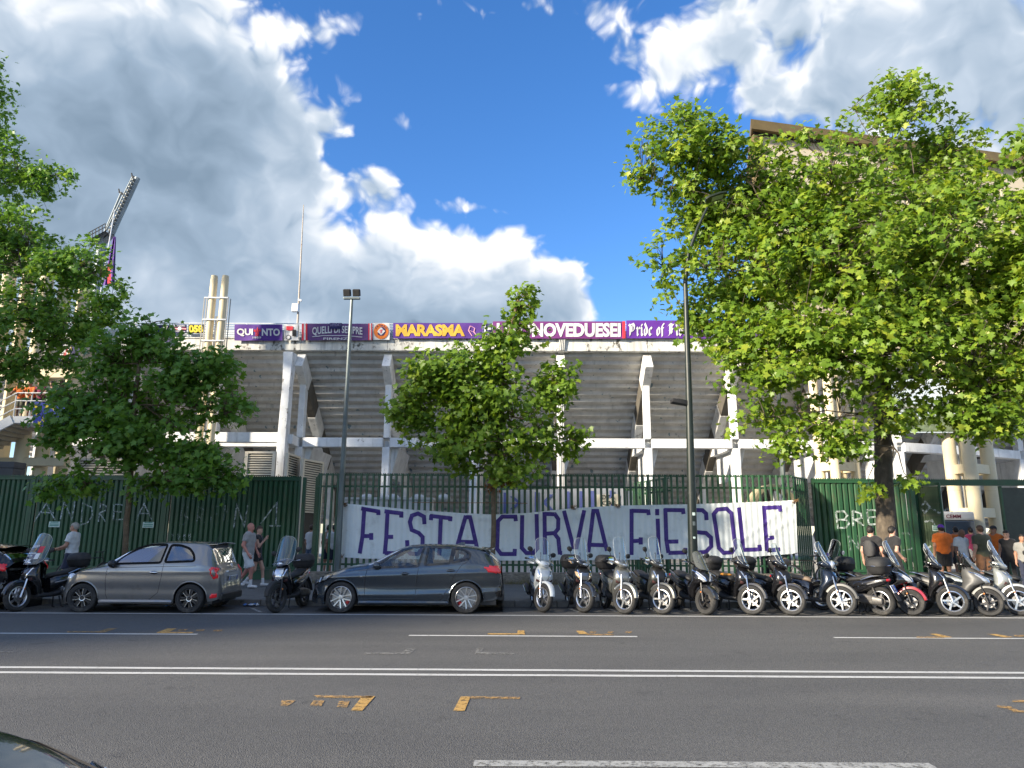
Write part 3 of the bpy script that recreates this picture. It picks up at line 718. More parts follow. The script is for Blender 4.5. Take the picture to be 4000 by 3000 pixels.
graffiti('painted_word', s1([[(1550, 560), (1575, 375), (1620, 400), (1620, 450), (1565, 465), (1625, 490), (1610, 540), (1550, 555)], [(1700, 540), (1715, 400), (1760, 420), (1750, 460), (1710, 470), (1765, 535)], [(1890, 395), (1830, 400), (1820, 540), (1890, 545)], [(1825, 460), (1880, 458)], [(1930, 540), (1945, 385), (1975, 400), (1970, 440), (1945, 450), (1990, 535)]]), 4.6, RECESS_Y, CHALK_FAINT, 'faint white word BRE sprayed on the fence above the hatchback')
graffiti('painted_word', s1([[(2020, 580), (2045, 375), (2110, 570), (2140, 385)]])+[[(1017, 2046), (1082, 1963), (1077, 2055)], [(1052, 2054), (1097, 2055)]], 5.4, RECESS_Y, CHALK, 'white sprayed N and figure 1 beside the walking couple')
s4 = lambda P: [[(3250+a*.2411, 1850+b*.2411) for a, b in p] for p in P]
graffiti('painted_word', s4([[(60, 620), (95, 880), (230, 875), (275, 810), (230, 750), (90, 745)], [(60, 620), (190, 610), (250, 680), (200, 740)], [(330, 600), (345, 850)], [(330, 600), (470, 650), (480, 720), (370, 745), (520, 840)], [(560, 590), (600, 830)], [(560, 590), (740, 600)], [(585, 715), (720, 700)], [(600, 828), (750, 815)]]), 7, RECESS_Y, CHALK, 'white sprayed letters BRE left of the thick trunk')
graffiti('painted_word', s4([[(265, 1000), (300, 1250)], [(265, 1000), (430, 1220), (405, 1000)], [(740, 1120), (800, 1050)], [(1090, 990), (1150, 970), (1240, 965), (1300, 1010)], [(1130, 1240), (1220, 1235), (1310, 1210)]]), 6.5, RECESS_Y, CHALK_FAINT, 'white sprayed letter N and arcs low on the right panel')
gl = MB()
for p in ([(.15, 2.45), (.25, 2.3), (.42, 2.5), (.30, 2.68), (.18, 2.55)], [(.42, 2.5), (.7, 2.28), (.95, 2.42), (1.1, 2.3)], [(.2, 2.0), (.45, 2.05), (.5, 1.9)], [(.15, 1.1), (.32, 1.2)], [(.3, .95), (.5, .8)]):
    vs, fs = ribbon(p, .06); gl.add([(v.x, -.012, v.y) for v in vs], fs)
gl.build('scrawl', CHALK, leaf, smooth=False)
small = MB()
for k, px in enumerate((676, 698, 720, 740)):
    strokes(small, [arc(px, 2087, 4, 4, 200, -30, 6), arc(px, 2096, 4, 5, 90, -200, 6), [(px-3, 2103), (px+4, 2109)]], 2.2, lambda a, b: W(a, b, RECESS_Y-.014))
c = W(700, 2095, RECESS_Y); small.v = [tuple(Vector(v)-c) for v in small.v]
tag(small.build('painted_marks', CHALK, smooth=False, loc=c), 'row of four small white squiggles sprayed above the hatchback roof', 'graffiti')
# notices
TEAL = pm('teal_print', (.03, .22, .17), .5); PALE = pm('pale_notice', (.55, .68, .62), .5, var=.06, vs=5)
def notice(px, py, w, h, Y, label, rz=0, parent_loc=None):
    c = W(px, py, Y-.03) if parent_loc is None else parent_loc
    root = empty('notice_sign', c, rz, label=label, cat='sign')
    MB().box((0, .004, 0), (w, .008, h)).build('plate', PALE, root, smooth=False)
    t = MB()
    for (a, b, s) in ((-.36, .30, .72), (-.42, -.04, .84), (-.42, -.32, .84)):
        t.box(((a+s/2)*w, -.0025, (b+.08)*h), (s*w, .003, h*.16))
    t.build('printed_text', TEAL, root, smooth=False)
notice(212, 2048, .375, .19, RECESS_Y, 'pale green notice plate on the fence above the standing man')
notice(579, 2050, .375, .19, RECESS_Y, 'pale green notice plate on the fence right of the thin trunk')
lm = Matrix.Rotation(leaf_a, 3, 'Z'); notice(0, 0, .30, .19, 0, 'pale green notice plate on the half open gate leaf', rz=leaf_a, parent_loc=Vector((lx0, RECESS_Y+.25, SW))+lm @ Vector((LL*.72, -.045, W(3660, 2063, RECESS_Y-.5).z-SW)))

# ------------------------------------------------------------------ the long white banner
CLOTH = pm('white_banner_cloth', (.66, .71, .72), .8, var=.06, vs=.8, bump=.25, bs=18, dirt=(.46, .49, .49), dirt_amt=.35, ds=1.2)
PURPLE = pm('purple_paint', (.040, .016, .175), .6, var=.2, vs=3, dirt=(.10, .07, .26), dirt_amt=.3, ds=6)
BY = FENCE_Y-.05
top_px = [(1337, 1966), (1430, 1974), (1600, 1990), (1800, 2004), (1930, 2010), (2060, 2004), (2250, 1984), (2420, 1975), (2560, 1972), (2680, 1970), (2900, 1963), (3060, 1956), (3108, 1953)]
bot_px = [(1330, 2176), (1420, 2182), (1600, 2184), (1800, 2188), (1930, 2190), (2100, 2189), (2300, 2188), (2500, 2186), (2700, 2183), (2900, 2178), (3060, 2166), (3116, 2162)]
def itp(P, x): return float(np.interp(x, [p[0] for p in P], [p[1] for p in P]))
def bsurf(px, py, off=0.0):
    p = W(px, py, BY); x, z = p.x, p.z
    k = .009*math.cos(2*math.pi*(x-xa)/.1915)
    v = (py-itp(top_px, px))/(itp(bot_px, px)-itp(top_px, px))
    dg = 0
    for (ax, ay, sl, am, wd) in ((1340, 1970, .18, .02, .05), (1700, 2000, .14, .018, .05), (2250, 2010, -.12, .018, .05), (2400, 2000, .5, .014, .04), (3100, 1960, -.75, .035, .06), (3095, 2030, -.6, .03, .05), (3100, 2000, -1.1, .02, .04), (2560, 1990, .35, .014, .05), (1990, 2020, -.05, .02, .04), (2700, 2120, -.1, .015, .05), (1350, 2100, .9, .02, .05)):
        q = ((py-ay)-sl*(px-ax))/118.
        fall = math.exp(-abs(px-ax)/520.)
        dg += am*fall*math.exp(-(q/wd)**2)
    y = BY-.03-k-dg-.02*math.sin(v*3.1+px*.002)-off
    d = ray(px, py); return CAM+d*(y/d.y)
nb, nv = 820, 22
P = np.zeros((nb+1, nv+1, 3))
for i in range(nb+1):
    for j in range(nv+1):
        v = j/nv; f = i/nb
        xl = 1337+(1326-1337)*math.sin(v*2.2); px = xl+(3108+8*v-xl)*f
        t, b = itp(top_px, px), itp(bot_px, px); P[i, j] = bsurf(px, t+(b-t)*v)
bc = W(2200, 2160, FENCE_Y-.05); banner = empty('banner', bc, label='long white cloth banner lettered FESTA CURVA FIESOLE in purple', cat='banner')
me = grid_mesh('cloth', P-np.array(bc), CLOTH); link('cloth', me, banner)
LET = [
 [(1423, 1985), (1416, 2094), (1405, 2162)], [(1411, 1986), (1484, 1999)], [(1416, 2094), (1446, 2094)], [(1450, 2082), (1450, 2109)], [(1478, 1996), (1478, 2012)],
 [(1514, 1996), (1509, 2097), (1503, 2164)], [(1502, 1997), (1574, 2006)], [(1509, 2097), (1536, 2097)], [(1503, 2160), (1568, 2162), (1568, 2145)], [(1568, 2000), (1567, 2022)],
 [(1658, 2048), (1656, 2018), (1633, 2006), (1609, 2014), (1601, 2039), (1608, 2070), (1636, 2082), (1651, 2098), (1650, 2143), (1632, 2164), (1602, 2162), (1592, 2148), (1590, 2110)],
 [(1679, 2015), (1765, 2025)], [(1722, 2020), (1716, 2170)], [(1685, 2012), (1683, 2032)], [(1760, 2018), (1758, 2036)],
 [(1775, 2172), (1818, 2020), (1836, 2020), (1860, 2125), (1869, 2172)], [(1790, 2116), (1857, 2118)],
 [(2015, 2036), (2013, 2018), (1962, 2018), (1945, 2036), (1942, 2144), (1957, 2164), (2010, 2164), (2011, 2144)],
 [(2040, 2012), (2038, 2140), (2056, 2160), (2084, 2160), (2099, 2142), (2096, 2008)],
 [(2127, 2000), (2129, 2166)], [(2127, 2007), (2168, 2009), (2181, 2028), (2180, 2066), (2167, 2082), (2131, 2085)], [(2164, 2082), (2181, 2104), (2187, 2166)], [(2187, 2160), (2196, 2160)],
 [(2203, 1995), (2240, 2138), (2252, 2138), (2282, 1993)], [(2298, 2158), (2318, 1996), (2333, 1996), (2371, 2152)], [(2305, 2128), (2370, 2130)],
 [(2467, 2168), (2467, 1988)], [(2467, 1995), (2532, 1997), (2534, 2012)], [(2467, 2114), (2498, 2112)], [(2503, 2099), (2503, 2127)],
 [(2567, 1988), (2567, 2013)], [(2569, 2026), (2574, 2166)],
 [(2599, 1986), (2603, 2110), (2611, 2160)], [(2595, 1992), (2668, 1993), (2670, 2008)], [(2604, 2116), (2650, 2115)], [(2611, 2160), (2676, 2158), (2677, 2140)],
 [(2760, 2032), (2758, 2006), (2744, 1993), (2712, 1992), (2699, 2006), (2697, 2052), (2715, 2078), (2758, 2082), (2777, 2100), (2778, 2134), (2758, 2155), (2715, 2160)],
 [(2788, 2008), (2803, 1990), (2838, 1987), (2857, 2005), (2872, 2138), (2858, 2158), (2826, 2159), (2808, 2140), (2788, 2008), (2795, 1998)],
 [(2886, 1982), (2904, 2148), (2962, 2146)], [(2966, 2128), (2968, 2152)],
 [(2984, 1976), (2996, 2152)], [(2980, 1984), (3046, 1981), (3048, 1998)], [(2990, 2104), (3024, 2099)], [(2996, 2150), (3048, 2146)]]
for p in LET:
    mb = MB(); strokes(mb, [p], 16, lambda a, b: Vector(bsurf(a, b, .007))-bc, step=5, across=6); mb.build('letter_stroke', PURPLE, banner, smooth=True)
TWINE = pm('brown_twine', (.2, .11, .05), .9, var=.3, vs=20)
mb = MB()
for (a, b) in ((1345, 1968), (2240, 1980), (2410, 1974), (1330, 2170), (3105, 1955)):
    q = W(a, b, BY-.06)
    for k in range(5):
        r_ = [Vector((random.uniform(-.12, .12), random.uniform(-.05, .03), random.uniform(-.10, .06)))+q for _ in range(4)]; mb.path([q]+r_, .008, 5)
mb.path([W(1610, 1963, BY-.03), W(1800, 1964, BY-.03), W(1930, 1964, BY-.03), W(2060, 1966, BY-.03)], .010, 5)
mb.v = [tuple(Vector(v)-bc) for v in mb.v]; mb.build('twine_tie', TWINE, banner)
# ------------------------------------------------------------------ trees
def leaf_mat(name, c0, c1, c2, trans=.44):
    m = bpy.data.materials.new(name); m.use_nodes = True; nt = m.node_tree; L = nt.links.new; b = nt.nodes['Principled BSDF']; out = nt.nodes['Material Output']
    at = nd(nt, 'ShaderNodeAttribute', attribute_name='tint'); r = nd(nt, 'ShaderNodeValToRGB'); L(at.outputs['Fac'], r.inputs[0])
    e = r.color_ramp.elements; e[0].color = (*c0, 1); e[1].color = (*c2, 1); e.new(.55).color = (*c1, 1)
    L(r.outputs[0], b.inputs['Base Color']); b.inputs['Roughness'].default_value = .42; b.inputs['Specular IOR Level'].default_value = .35
    mx = nd(nt, 'ShaderNodeMix', data_type='RGBA', blend_type='MULTIPLY'); mx.inputs[0].default_value = 1; L(r.outputs[0], mx.inputs[6]); mx.inputs[7].default_value = (1.5, 1.35, .7, 1)
    t = nd(nt, 'ShaderNodeBsdfTranslucent'); L(mx.outputs[2], t.inputs[0]); ms = nd(nt, 'ShaderNodeMixShader', Fac=trans); L(b.outputs[0], ms.inputs[1]); L(t.outputs[0], ms.inputs[2]); L(ms.outputs[0], out.inputs[0])
    return m
LEAF = leaf_mat('plane_leaf', (.095, .185, .022), (.19, .305, .032), (.36, .42, .05))
LEAF_SHADE = leaf_mat('plane_leaf_shade', (.08, .185, .03), (.155, .30, .044), (.29, .40, .06))  # cooler, darker copy of the leaf colour imitating shade on the left trees
DEAD = leaf_mat('dead_leaf', (.17, .07, .025), (.25, .11, .045), (.3, .16, .07))
BARK = pm('dark_plane_bark', (.085, .068, .05), .95, var=.45, vs=7, bump=1.6, bs=16, dirt=(.19, .155, .11), dirt_amt=.35, ds=5, stretch=(1, 1, .6))
BARK2 = pm('young_plane_bark', (.12, .085, .05), .9, var=.35, vs=9, bump=1.2, bs=20, dirt=(.2, .17, .12), dirt_amt=.3, ds=7)
_h = [(0, 0), (.20, .07), (.47, .0), (.33, .27), (.60, .50), (.26, .56), (.14, .74), (0, 1.0)]
LEAF2D = np.array([(0, .36)] + _h + [(-a, b) for a, b in _h[-2:0:-1]])
LEAFZ = -.16*np.abs(LEAF2D[:, 0])-.12*(LEAF2D[:, 1])**2+.02
NLV = len(LEAF2D); LEAFF = np.array([(0, i, i+1 if i+1 < NLV else 1) for i in range(1, NLV)])
def unit(v): return v/np.maximum(1e-9, np.linalg.norm(v, axis=-1, keepdims=True))
def leaf_frames(n, rng, outward, droop=.45):
    nrm = unit(np.array([0, 0, 1.0])*.6+outward*.6+np.array([-.12, -.28, 0])+rng.normal(0, .5, (n, 3)))
    d = outward*.9+rng.normal(0, .6, (n, 3))-np.array([0, 0, droop]); d = unit(d-nrm*(d*nrm).sum(1, keepdims=True))
    return nrm, d, np.cross(d, nrm)
def leaf_mesh(name, pos, size, nrm, d, s, tint, m):
    V = pos[:, None, :]+size[:, None, None]*(LEAF2D[None, :, 0:1]*s[:, None, :]*1.0+LEAF2D[None, :, 1:2]*d[:, None, :]+LEAFZ[None, :, None]*nrm[:, None, :])
    n = len(pos); F = (LEAFF[None]+np.arange(n)[:, None, None]*NLV).reshape(-1, 3)
    me = bpy.data.meshes.new(name); me.vertices.add(n*NLV); me.vertices.foreach_set('co', V.reshape(-1).astype(np.float32))
    me.loops.add(F.size); me.loops.foreach_set('vertex_index', F.reshape(-1).astype(np.int32)); me.polygons.add(len(F)); me.polygons.foreach_set('loop_start', np.arange(0, F.size, 3, dtype=np.int32)); me.polygons.foreach_set('loop_total', np.full(len(F), 3, dtype=np.int32))
    a = me.attributes.new('tint', 'FLOAT', 'POINT'); a.data.foreach_set('value', np.repeat(tint, NLV).astype(np.float32))
    me.materials.append(m); me.update(calc_edges=True); return me
_leafobj = {}
def single_leaf(m, k):
    if (m.name, k) not in _leafobj:
        z = np.zeros((1, 3)); e = np.eye(3)
        _leafobj[(m.name, k)] = leaf_mesh('leaf', z, np.ones(1), e[2:3], e[1:2], e[0:1], np.array([k/7.]), m)
    return _leafobj[(m.name, k)]
def vnoise(P, sc, seed):
    rng = np.random.default_rng(seed); out = np.zeros(len(P))
    for k in range(7):
        f = rng.normal(0, 1, 3); f = f/np.linalg.norm(f)*sc*(1+.35*k); out += np.sin(P@f+rng.uniform(0, 6.28))/(1+.3*k)
    return out/3.2
def tree(name, label, trunk, rad, blobs, Y0, n_leaf, leaf_size, m, bark, seed, group, lo_tint=0., hi_tint=1., singles=300, per=13, depth=1.0, shell=.55, gap=-.35, dead=None, extra_trunk=None):
    rng = np.random.default_rng(seed); rnd = random.Random(seed)
    base = Vector(trunk[0]); root = empty(name, base, label=label, cat='tree', group=group)
    B = []
    for b in blobs:
        if b[0] == 'w': B.append((np.array(b[1], float), np.array(b[2], float))); continue
        px, py, rx, ry = b[:4]; dy = b[4] if len(b) > 4 else rng.uniform(-1, 1)*1.1*depth; c = W(px, py, Y0+dy)
        ppm = FPX/((c-CAM).dot(CF)); B.append((np.array(c), np.array([rx/ppm, max(.35, (rx+ry)/2/ppm*.95*depth), ry/ppm])))
    vol = np.array([r.prod()**.75 for c, r in B]); vol /= vol.sum()
    # limbs
    tk = [Vector(p) for p in trunk]; mb = MB()
    pts = [tk[0]]
    for a, b in zip(tk, tk[1:]):
        k = max(2, int((b-a).length/.35))
        for i in range(1, k+1): pts.append(a.lerp(b, i/k)+Vector((rnd.gauss(0, .012), rnd.gauss(0, .012), 0)))
    n = len(pts); rr = [rad*(1.25 if i == 0 else 1.0)*(1-.45*i/n) for i in range(n)]
    mb.path([p-base for p in pts], rr, 16); trunk_o = mb.build('trunk', bark, root)
    nodes = []; limb = MB(); top = tk[-1]; lr = rr[-1]
    order = sorted(range(len(B)), key=lambda i: (Vector(B[i][0])-top).length)
    for i in order:
        c, r = B[i]; tgt = Vector(c)
        cand = [(pts[k], rr[k]*.7) for k in range(int(n*.6), n)]+[(q, w) for q, w in nodes if w > .02]
        st, sw = min(cand, key=lambda t: (t[0]-tgt).length+(0.8 if t[0].z > tgt.z+.6 else 0)-.8*t[1])
        L_ = (tgt-st).length; k = max(4, int(L_/.35)); mid = st.lerp(tgt, .5)+Vector((rnd.gauss(0, .1*L_), rnd.gauss(0, .1*L_), .06*L_)); w0 = max(.022, min(sw*.78, .05+.02*L_)*1.0)
        path = []
        for q in range(k+1):
            t = q/k; p = st*(1-t)**2+mid*2*t*(1-t)+tgt*t*t+Vector([rnd.gauss(0, .03) for _ in range(3)])*(q > 0); path.append(p)
        rads = [w0*(1-.72*q/k) for q in range(k+1)]
        limb.path([p-base for p in path], rads, 7)
        nodes += list(zip(path, rads))
    # leaf clusters
    ncl = n_leaf//per; cc = []; co = []; tries = 0
    while len(cc) < ncl and tries < 40:
        tries += 1; k = rng.choice(len(B), ncl, p=vol); u = unit(rng.normal(0, 1, (ncl, 3))); q = rng.uniform(0, 1, ncl)**shell
        C = np.array([b[0] for b in B])[k]; RR = np.array([b[1] for b in B])[k]; p = C+u*q[:, None]*RR*1.02
        ok = vnoise(p, 2.6, seed) > gap+(.25*(q > .8)); p, u = p[ok], u[ok]
        cc += list(p); co += list(u)
    cc = np.array(cc[:ncl]); co = np.array(co[:ncl]); NP = np.array([nn[0] for nn in nodes])
    for c in cc:
        d2 = ((NP-c)**2).sum(1)+1.2*np.maximum(0, NP[:, 2]-c[2]+.1)**2; j = int(d2.argmin())
        if d2[j] > .02:
            s0 = Vector(NP[j]); e0 = Vector(c); md = s0.lerp(e0, .55)+Vector((rnd.gauss(0, .05), rnd.gauss(0, .05), .05)); limb.path([s0-base, md-base, e0-base], [.013, .009, .005], 4, cap=False)
    limb.build('branches', bark, root)
    n = len(cc)*per; pos = np.repeat(cc, per, 0)+rng.normal(0, 1, (n, 3))*np.array([.17, .17, .13])*(leaf_size/.19); outw = unit(np.repeat(co, per, 0)*.7+unit(rng.normal(0, 1, (n, 3)))*.8)
    nrm, d, s = leaf_frames(n, rng, outw); size = leaf_size*rng.uniform(.5, 1.3, n)
    # young leaves at the rim are yellower
    tint = np.clip(rng.beta(2.2, 3.0, n)+np.repeat(rng.normal(0, .17, len(cc)), per), 0, 1)*(hi_tint-lo_tint)+lo_tint
    rel = pos-np.array(CAM); zc = rel@np.array(CF); sx = rel@np.array(CR)/zc*FPX+2000; sy = 1500-rel@np.array(CU)/zc*FPX
    seen = (sx > 0) & (sx < 4000) & (sy > 0) & (sy < 3000); facing = np.abs((nrm*unit(rel)).sum(1)); score = np.where(seen, size*(.3+facing)/zc, 0)
    pick = np.argsort(-score)[:singles] if singles else np.array([], int); rest = np.ones(n, bool); rest[pick] = False
    cr = link('crown', leaf_mesh('crown', pos[rest]-np.array(base), size[rest], nrm[rest], d[rest], s[rest], tint[rest], m), root); cr['kind'] = 'stuff'
    for i in pick:
        o = link('leaf', single_leaf(m, int(min(7, max(0, round(tint[i]*7))))), root)
        k = size[i]; o.matrix_local = Matrix(((s[i][0]*k, d[i][0]*k, nrm[i][0]*k, pos[i][0]-base.x), (s[i][1]*k, d[i][1]*k, nrm[i][1]*k, pos[i][1]-base.y), (s[i][2]*k, d[i][2]*k, nrm[i][2]*k, pos[i][2]-base.z), (0, 0, 0, 1)))
    if dead:
        pc = []
        for (px, py, Yd, sxm, szm, k) in dead: pc.append(np.array(W(px, py, Yd))+rng.normal(0, 1, (k, 3))*np.array([sxm, .08, szm]))
        pc = np.concatenate(pc); k = len(pc); nn_, dd_, ss_ = leaf_frames(k, rng, unit(rng.normal(0, 1, (k, 3))), 1.6)
        o = link('dead_leaves', leaf_mesh('dead_leaves', pc-np.array(base), .12*rng.uniform(.7, 1.2, k), nn_, dd_, ss_*.45, rng.uniform(0, 1, k), DEAD), root); o['kind'] = 'stuff'
    return root
TG = 'plane trees along the pavement'
YR = 19.6
tr = [Vector((W(3468, 2200, YR+.5).x, YR+.5, SW))]+[W(a, b, YR+.5) for a, b in ((3462, 2050), (3450, 1850), (3445, 1700), (3455, 1550), (3440, 1380), (3400, 1200))]
tree('plane_tree', 'large bright green plane tree with a thick dark trunk at right', tr, .285,
     [(2690, 620, 250, 190, 0), (2600, 1040, 130, 120, -.4), (2970, 765, 290, 240, .3), (3240, 690, 240, 200, -.6), (3330, 420, 40, 50, 0), (3520, 470, 160, 190, 0), (3690, 600, 180, 180, .5), (2850, 1120, 260, 260, .4), (3250, 1080, 380, 340, -.8),
      (3640, 1000, 340, 340, -.9), (3880, 1180, 300, 400, -.3), (3020, 1450, 230, 190, -1.0), (3380, 1400, 300, 190, -1.2), (3780, 1470, 300, 190, -1.0), (2960, 1640, 130, 80, -1.2), (3230, 1650, 170, 85, -.8), (3480, 1600, 110, 90, -.9), (3800, 1630, 170, 90, -.9), (3050, 1720, 110, 70, -1.3),
      (3300, 1740, 130, 70, -.8), (2780, 850, 200, 200, 1.2), (3100, 980, 300, 230, 1.8), (3500, 850, 280, 280, 1.8), (2700, 1250, 90, 80, .6), (3530, 360, 60, 90, 0), (2510, 700, 90, 70, 0), (2660, 450, 60, 50, 0), (3390, 1900, 45, 22, -.3), (3560, 1885, 60, 18, -.3), (3490, 1790, 25, 45, -.3), (3960, 1420, 150, 230, -.6), (3900, 1660, 150, 80, -.8), (3560, 1280, 260, 200, -1.1), (3130, 1330, 200, 170, -1.2), (2900, 1350, 150, 130, -.6), (2830, 600, 120, 110, -.2), (3780, 760, 160, 160, -.6)],
     YR, 54000, .172, LEAF, BARK, 21, TG, .05, 1.0, gap=-.34, shell=.5)
YM = 20.4
tr = [Vector((W(1925, 2160, YM).x, YM, SW))]+[W(a, b, YM) for a, b in ((1926, 2100), (1927, 1980), (1930, 1880), (1945, 1760), (1950, 1600), (1965, 1450), (1990, 1300), (2025, 1170))]
tree('plane_tree', 'young plane tree with a thin trunk in front of the white banner', tr, .075,
     [(2030, 1190, 70, 90, 0), (1960, 1330, 150, 120, 0), (1690, 1470, 170, 110, -.2), (1600, 1590, 115, 95, 0), (1900, 1560, 250, 170, 0), (2160, 1510, 105, 110, 0), (1770, 1720, 210, 110, -.3), (2070, 1710, 200, 110, 0), (2230, 1720, 80, 50, -.2), (1960, 1840, 180, 55, -.2), (2160, 1880, 110, 32, -.2), (1850, 1430, 140, 120, .2)],
     YM, 10200, .172, LEAF, BARK2, 5, TG, 0., .75, gap=-.26, depth=.9, dead=[(1945, 1885, YM-.15, .20, .10, 70), (1990, 1870, YM-.15, .14, .08, 34), (1915, 1900, YM-.1, .07, .10, 20)])
YL = 20.6
tr = [Vector((W(488, 2160, YL).x, YL, SW))]+[W(a, b, YL) for a, b in ((492, 2090), (500, 1980), (512, 1850), (520, 1720), (525, 1580), (545, 1420), (580, 1270))]
tree('plane_tree', 'young dark green plane tree with a thin trunk behind the grey hatchback', tr, .085,
     [(560, 1290, 100, 80, 0), (645, 1250, 50, 65, 0), (470, 1420, 180, 130, 0), (720, 1430, 120, 130, 0), (860, 1420, 80, 110, 0), (320, 1580, 180, 110, -.2), (600, 1590, 240, 150, 0), (870, 1620, 100, 130, 0), (210, 1700, 115, 75, -.2), (450, 1750, 250, 105, -.3), (800, 1790, 160, 100, 0), (340, 1885, 170, 55, -.3), (650, 1880, 210, 65, -.3), (890, 1870, 80, 50, 0), (170, 1930, 60, 20, -.2)],
     YL, 10800, .18, LEAF_SHADE, BARK2, 9, TG, 0., .7, gap=-.2, depth=.9)
YB = 27.5
tr = [Vector((W(-420, 2200, YB).x, YB, SW))]+[W(a, b, YB) for a, b in ((-400, 1900), (-380, 1500), (-300, 1100), (-220, 800))]
tree('plane_tree', 'tall dark green plane tree reaching in from the left edge', tr, .32,
     [(-150, 330, 170, 260, 0), (-70, 680, 180, 240, 0), (205, 690, 100, 85, 0), (30, 950, 210, 190, 0), (250, 1060, 150, 120, 0), (430, 1100, 55, 45, 0), (120, 1250, 240, 160, 0), (330, 1280, 120, 105, 0), (50, 1440, 150, 95, 0), (250, 1420, 95, 70, 0), (130, 720, 100, 60, 0), (470, 1130, 35, 30, 0), (330, 1040, 110, 110, -.4), (420, 1190, 80, 80, -.4)],
     YB, 20000, .18, LEAF_SHADE, BARK, 31, TG, .0, .8, gap=-.3)
YQ = 17.5
tr = [Vector((14.5, YQ+2, SW)), Vector((14.4, YQ+2, 4)), Vector((14.2, YQ+1, 9)), Vector((13.9, YQ, 12))]
tree('plane_tree', 'bright plane tree crown poking in at the upper right edge', tr, .25,
     [(3980, 600, 75, 130, 0), (4060, 850, 140, 200, 0), (4150, 1100, 200, 250, 0), (3990, 1000, 90, 140, .3)], YQ, 4200, .18, LEAF, BARK, 41, TG, .1, 1.0)
# ------------------------------------------------------------------ cars
def paint(name, c, metal=.75, rough=.32, dirt=None, da=.0): return pm(name, c, rough, metal, var=.06, vs=1.2, coat=1.0, dirt=dirt, dirt_amt=da, ds=1.6, spec=.5)
RUBBER = pm('tyre_rubber', (.022, .022, .022), .8, var=.3, vs=14, bump=.4, bs=60, dirt=(.06, .056, .05), dirt_amt=.4, ds=6)
BLACKP = pm('black_plastic', (.012, .012, .013), .45, var=.2, vs=9, spec=.5)
MATTE = pm('matte_black_plastic', (.02, .02, .021), .7, var=.25, vs=12)
GLOSSBLK = pm('gloss_black', (.006, .006, .007), .12, coat=.6)
CHROME = pm('chrome', (.75, .76, .78), .12, 1.0)
ALU = pm('polished_alloy', (.62, .63, .65), .28, 1.0, var=.08, vs=20)
DARKRIM = pm('dark_alloy', (.045, .045, .048), .4, .7, var=.2, vs=14, dirt=(.10, .09, .08), dirt_amt=.4, ds=8)
STEEL = pm('brake_steel', (.32, .31, .3), .4, 1.0, var=.2, vs=18)
REDLAMP = pm('red_lamp', (.40, .006, .012), .12, coat=1.0, emit=(.5, .01, .02, .08))
AMBER = pm('amber_lamp', (.62, .19, .03), .2, coat=1.0)
LAMPGLASS = pm('headlamp_glass', (.62, .65, .68), .08, .55, coat=1.0)
PLATE = pm('plate_white', (.62, .63, .62), .4); PLATEBLUE = pm('plate_blue', (.02, .07, .33), .4); INK = pm('plate_ink', (.012, .012, .015), .6)
CARGLASS = glass_mat('car_glass', (.60, .66, .66), 1.5, density=.04)
DARKGLASS = glass_mat('car_glass_dark', (.24, .28, .29), 1.9, density=.06)
INTERIOR = pm('dark_upholstery', (.028, .028, .03), .8, var=.2, vs=10)
RED = pm('red_caliper', (.45, .012, .012), .35)
def smoothi(P, x):
    """monotone-ish smooth interpolation through points"""
    xs = np.array([p[0] for p in P], float); ys = np.array([p[1] for p in P], float); x = np.asarray(x, float)
    h = np.diff(xs); d = np.diff(ys)/h; m = np.zeros(len(xs)); m[1:-1] = np.where(d[:-1]*d[1:] > 0, 2*d[:-1]*d[1:]/(d[:-1]+d[1:]+1e-12), 0); m[0], m[-1] = d[0], d[-1]
    i = np.clip(np.searchsorted(xs, x)-1, 0, len(h)-1); t = np.clip((x-xs[i])/h[i], 0, 1)
    return (2*t**3-3*t**2+1)*ys[i]+(t**3-2*t**2+t)*h[i]*m[i]+(-2*t**3+3*t**2)*ys[i+1]+(t**3-t**2)*h[i]*m[i+1]
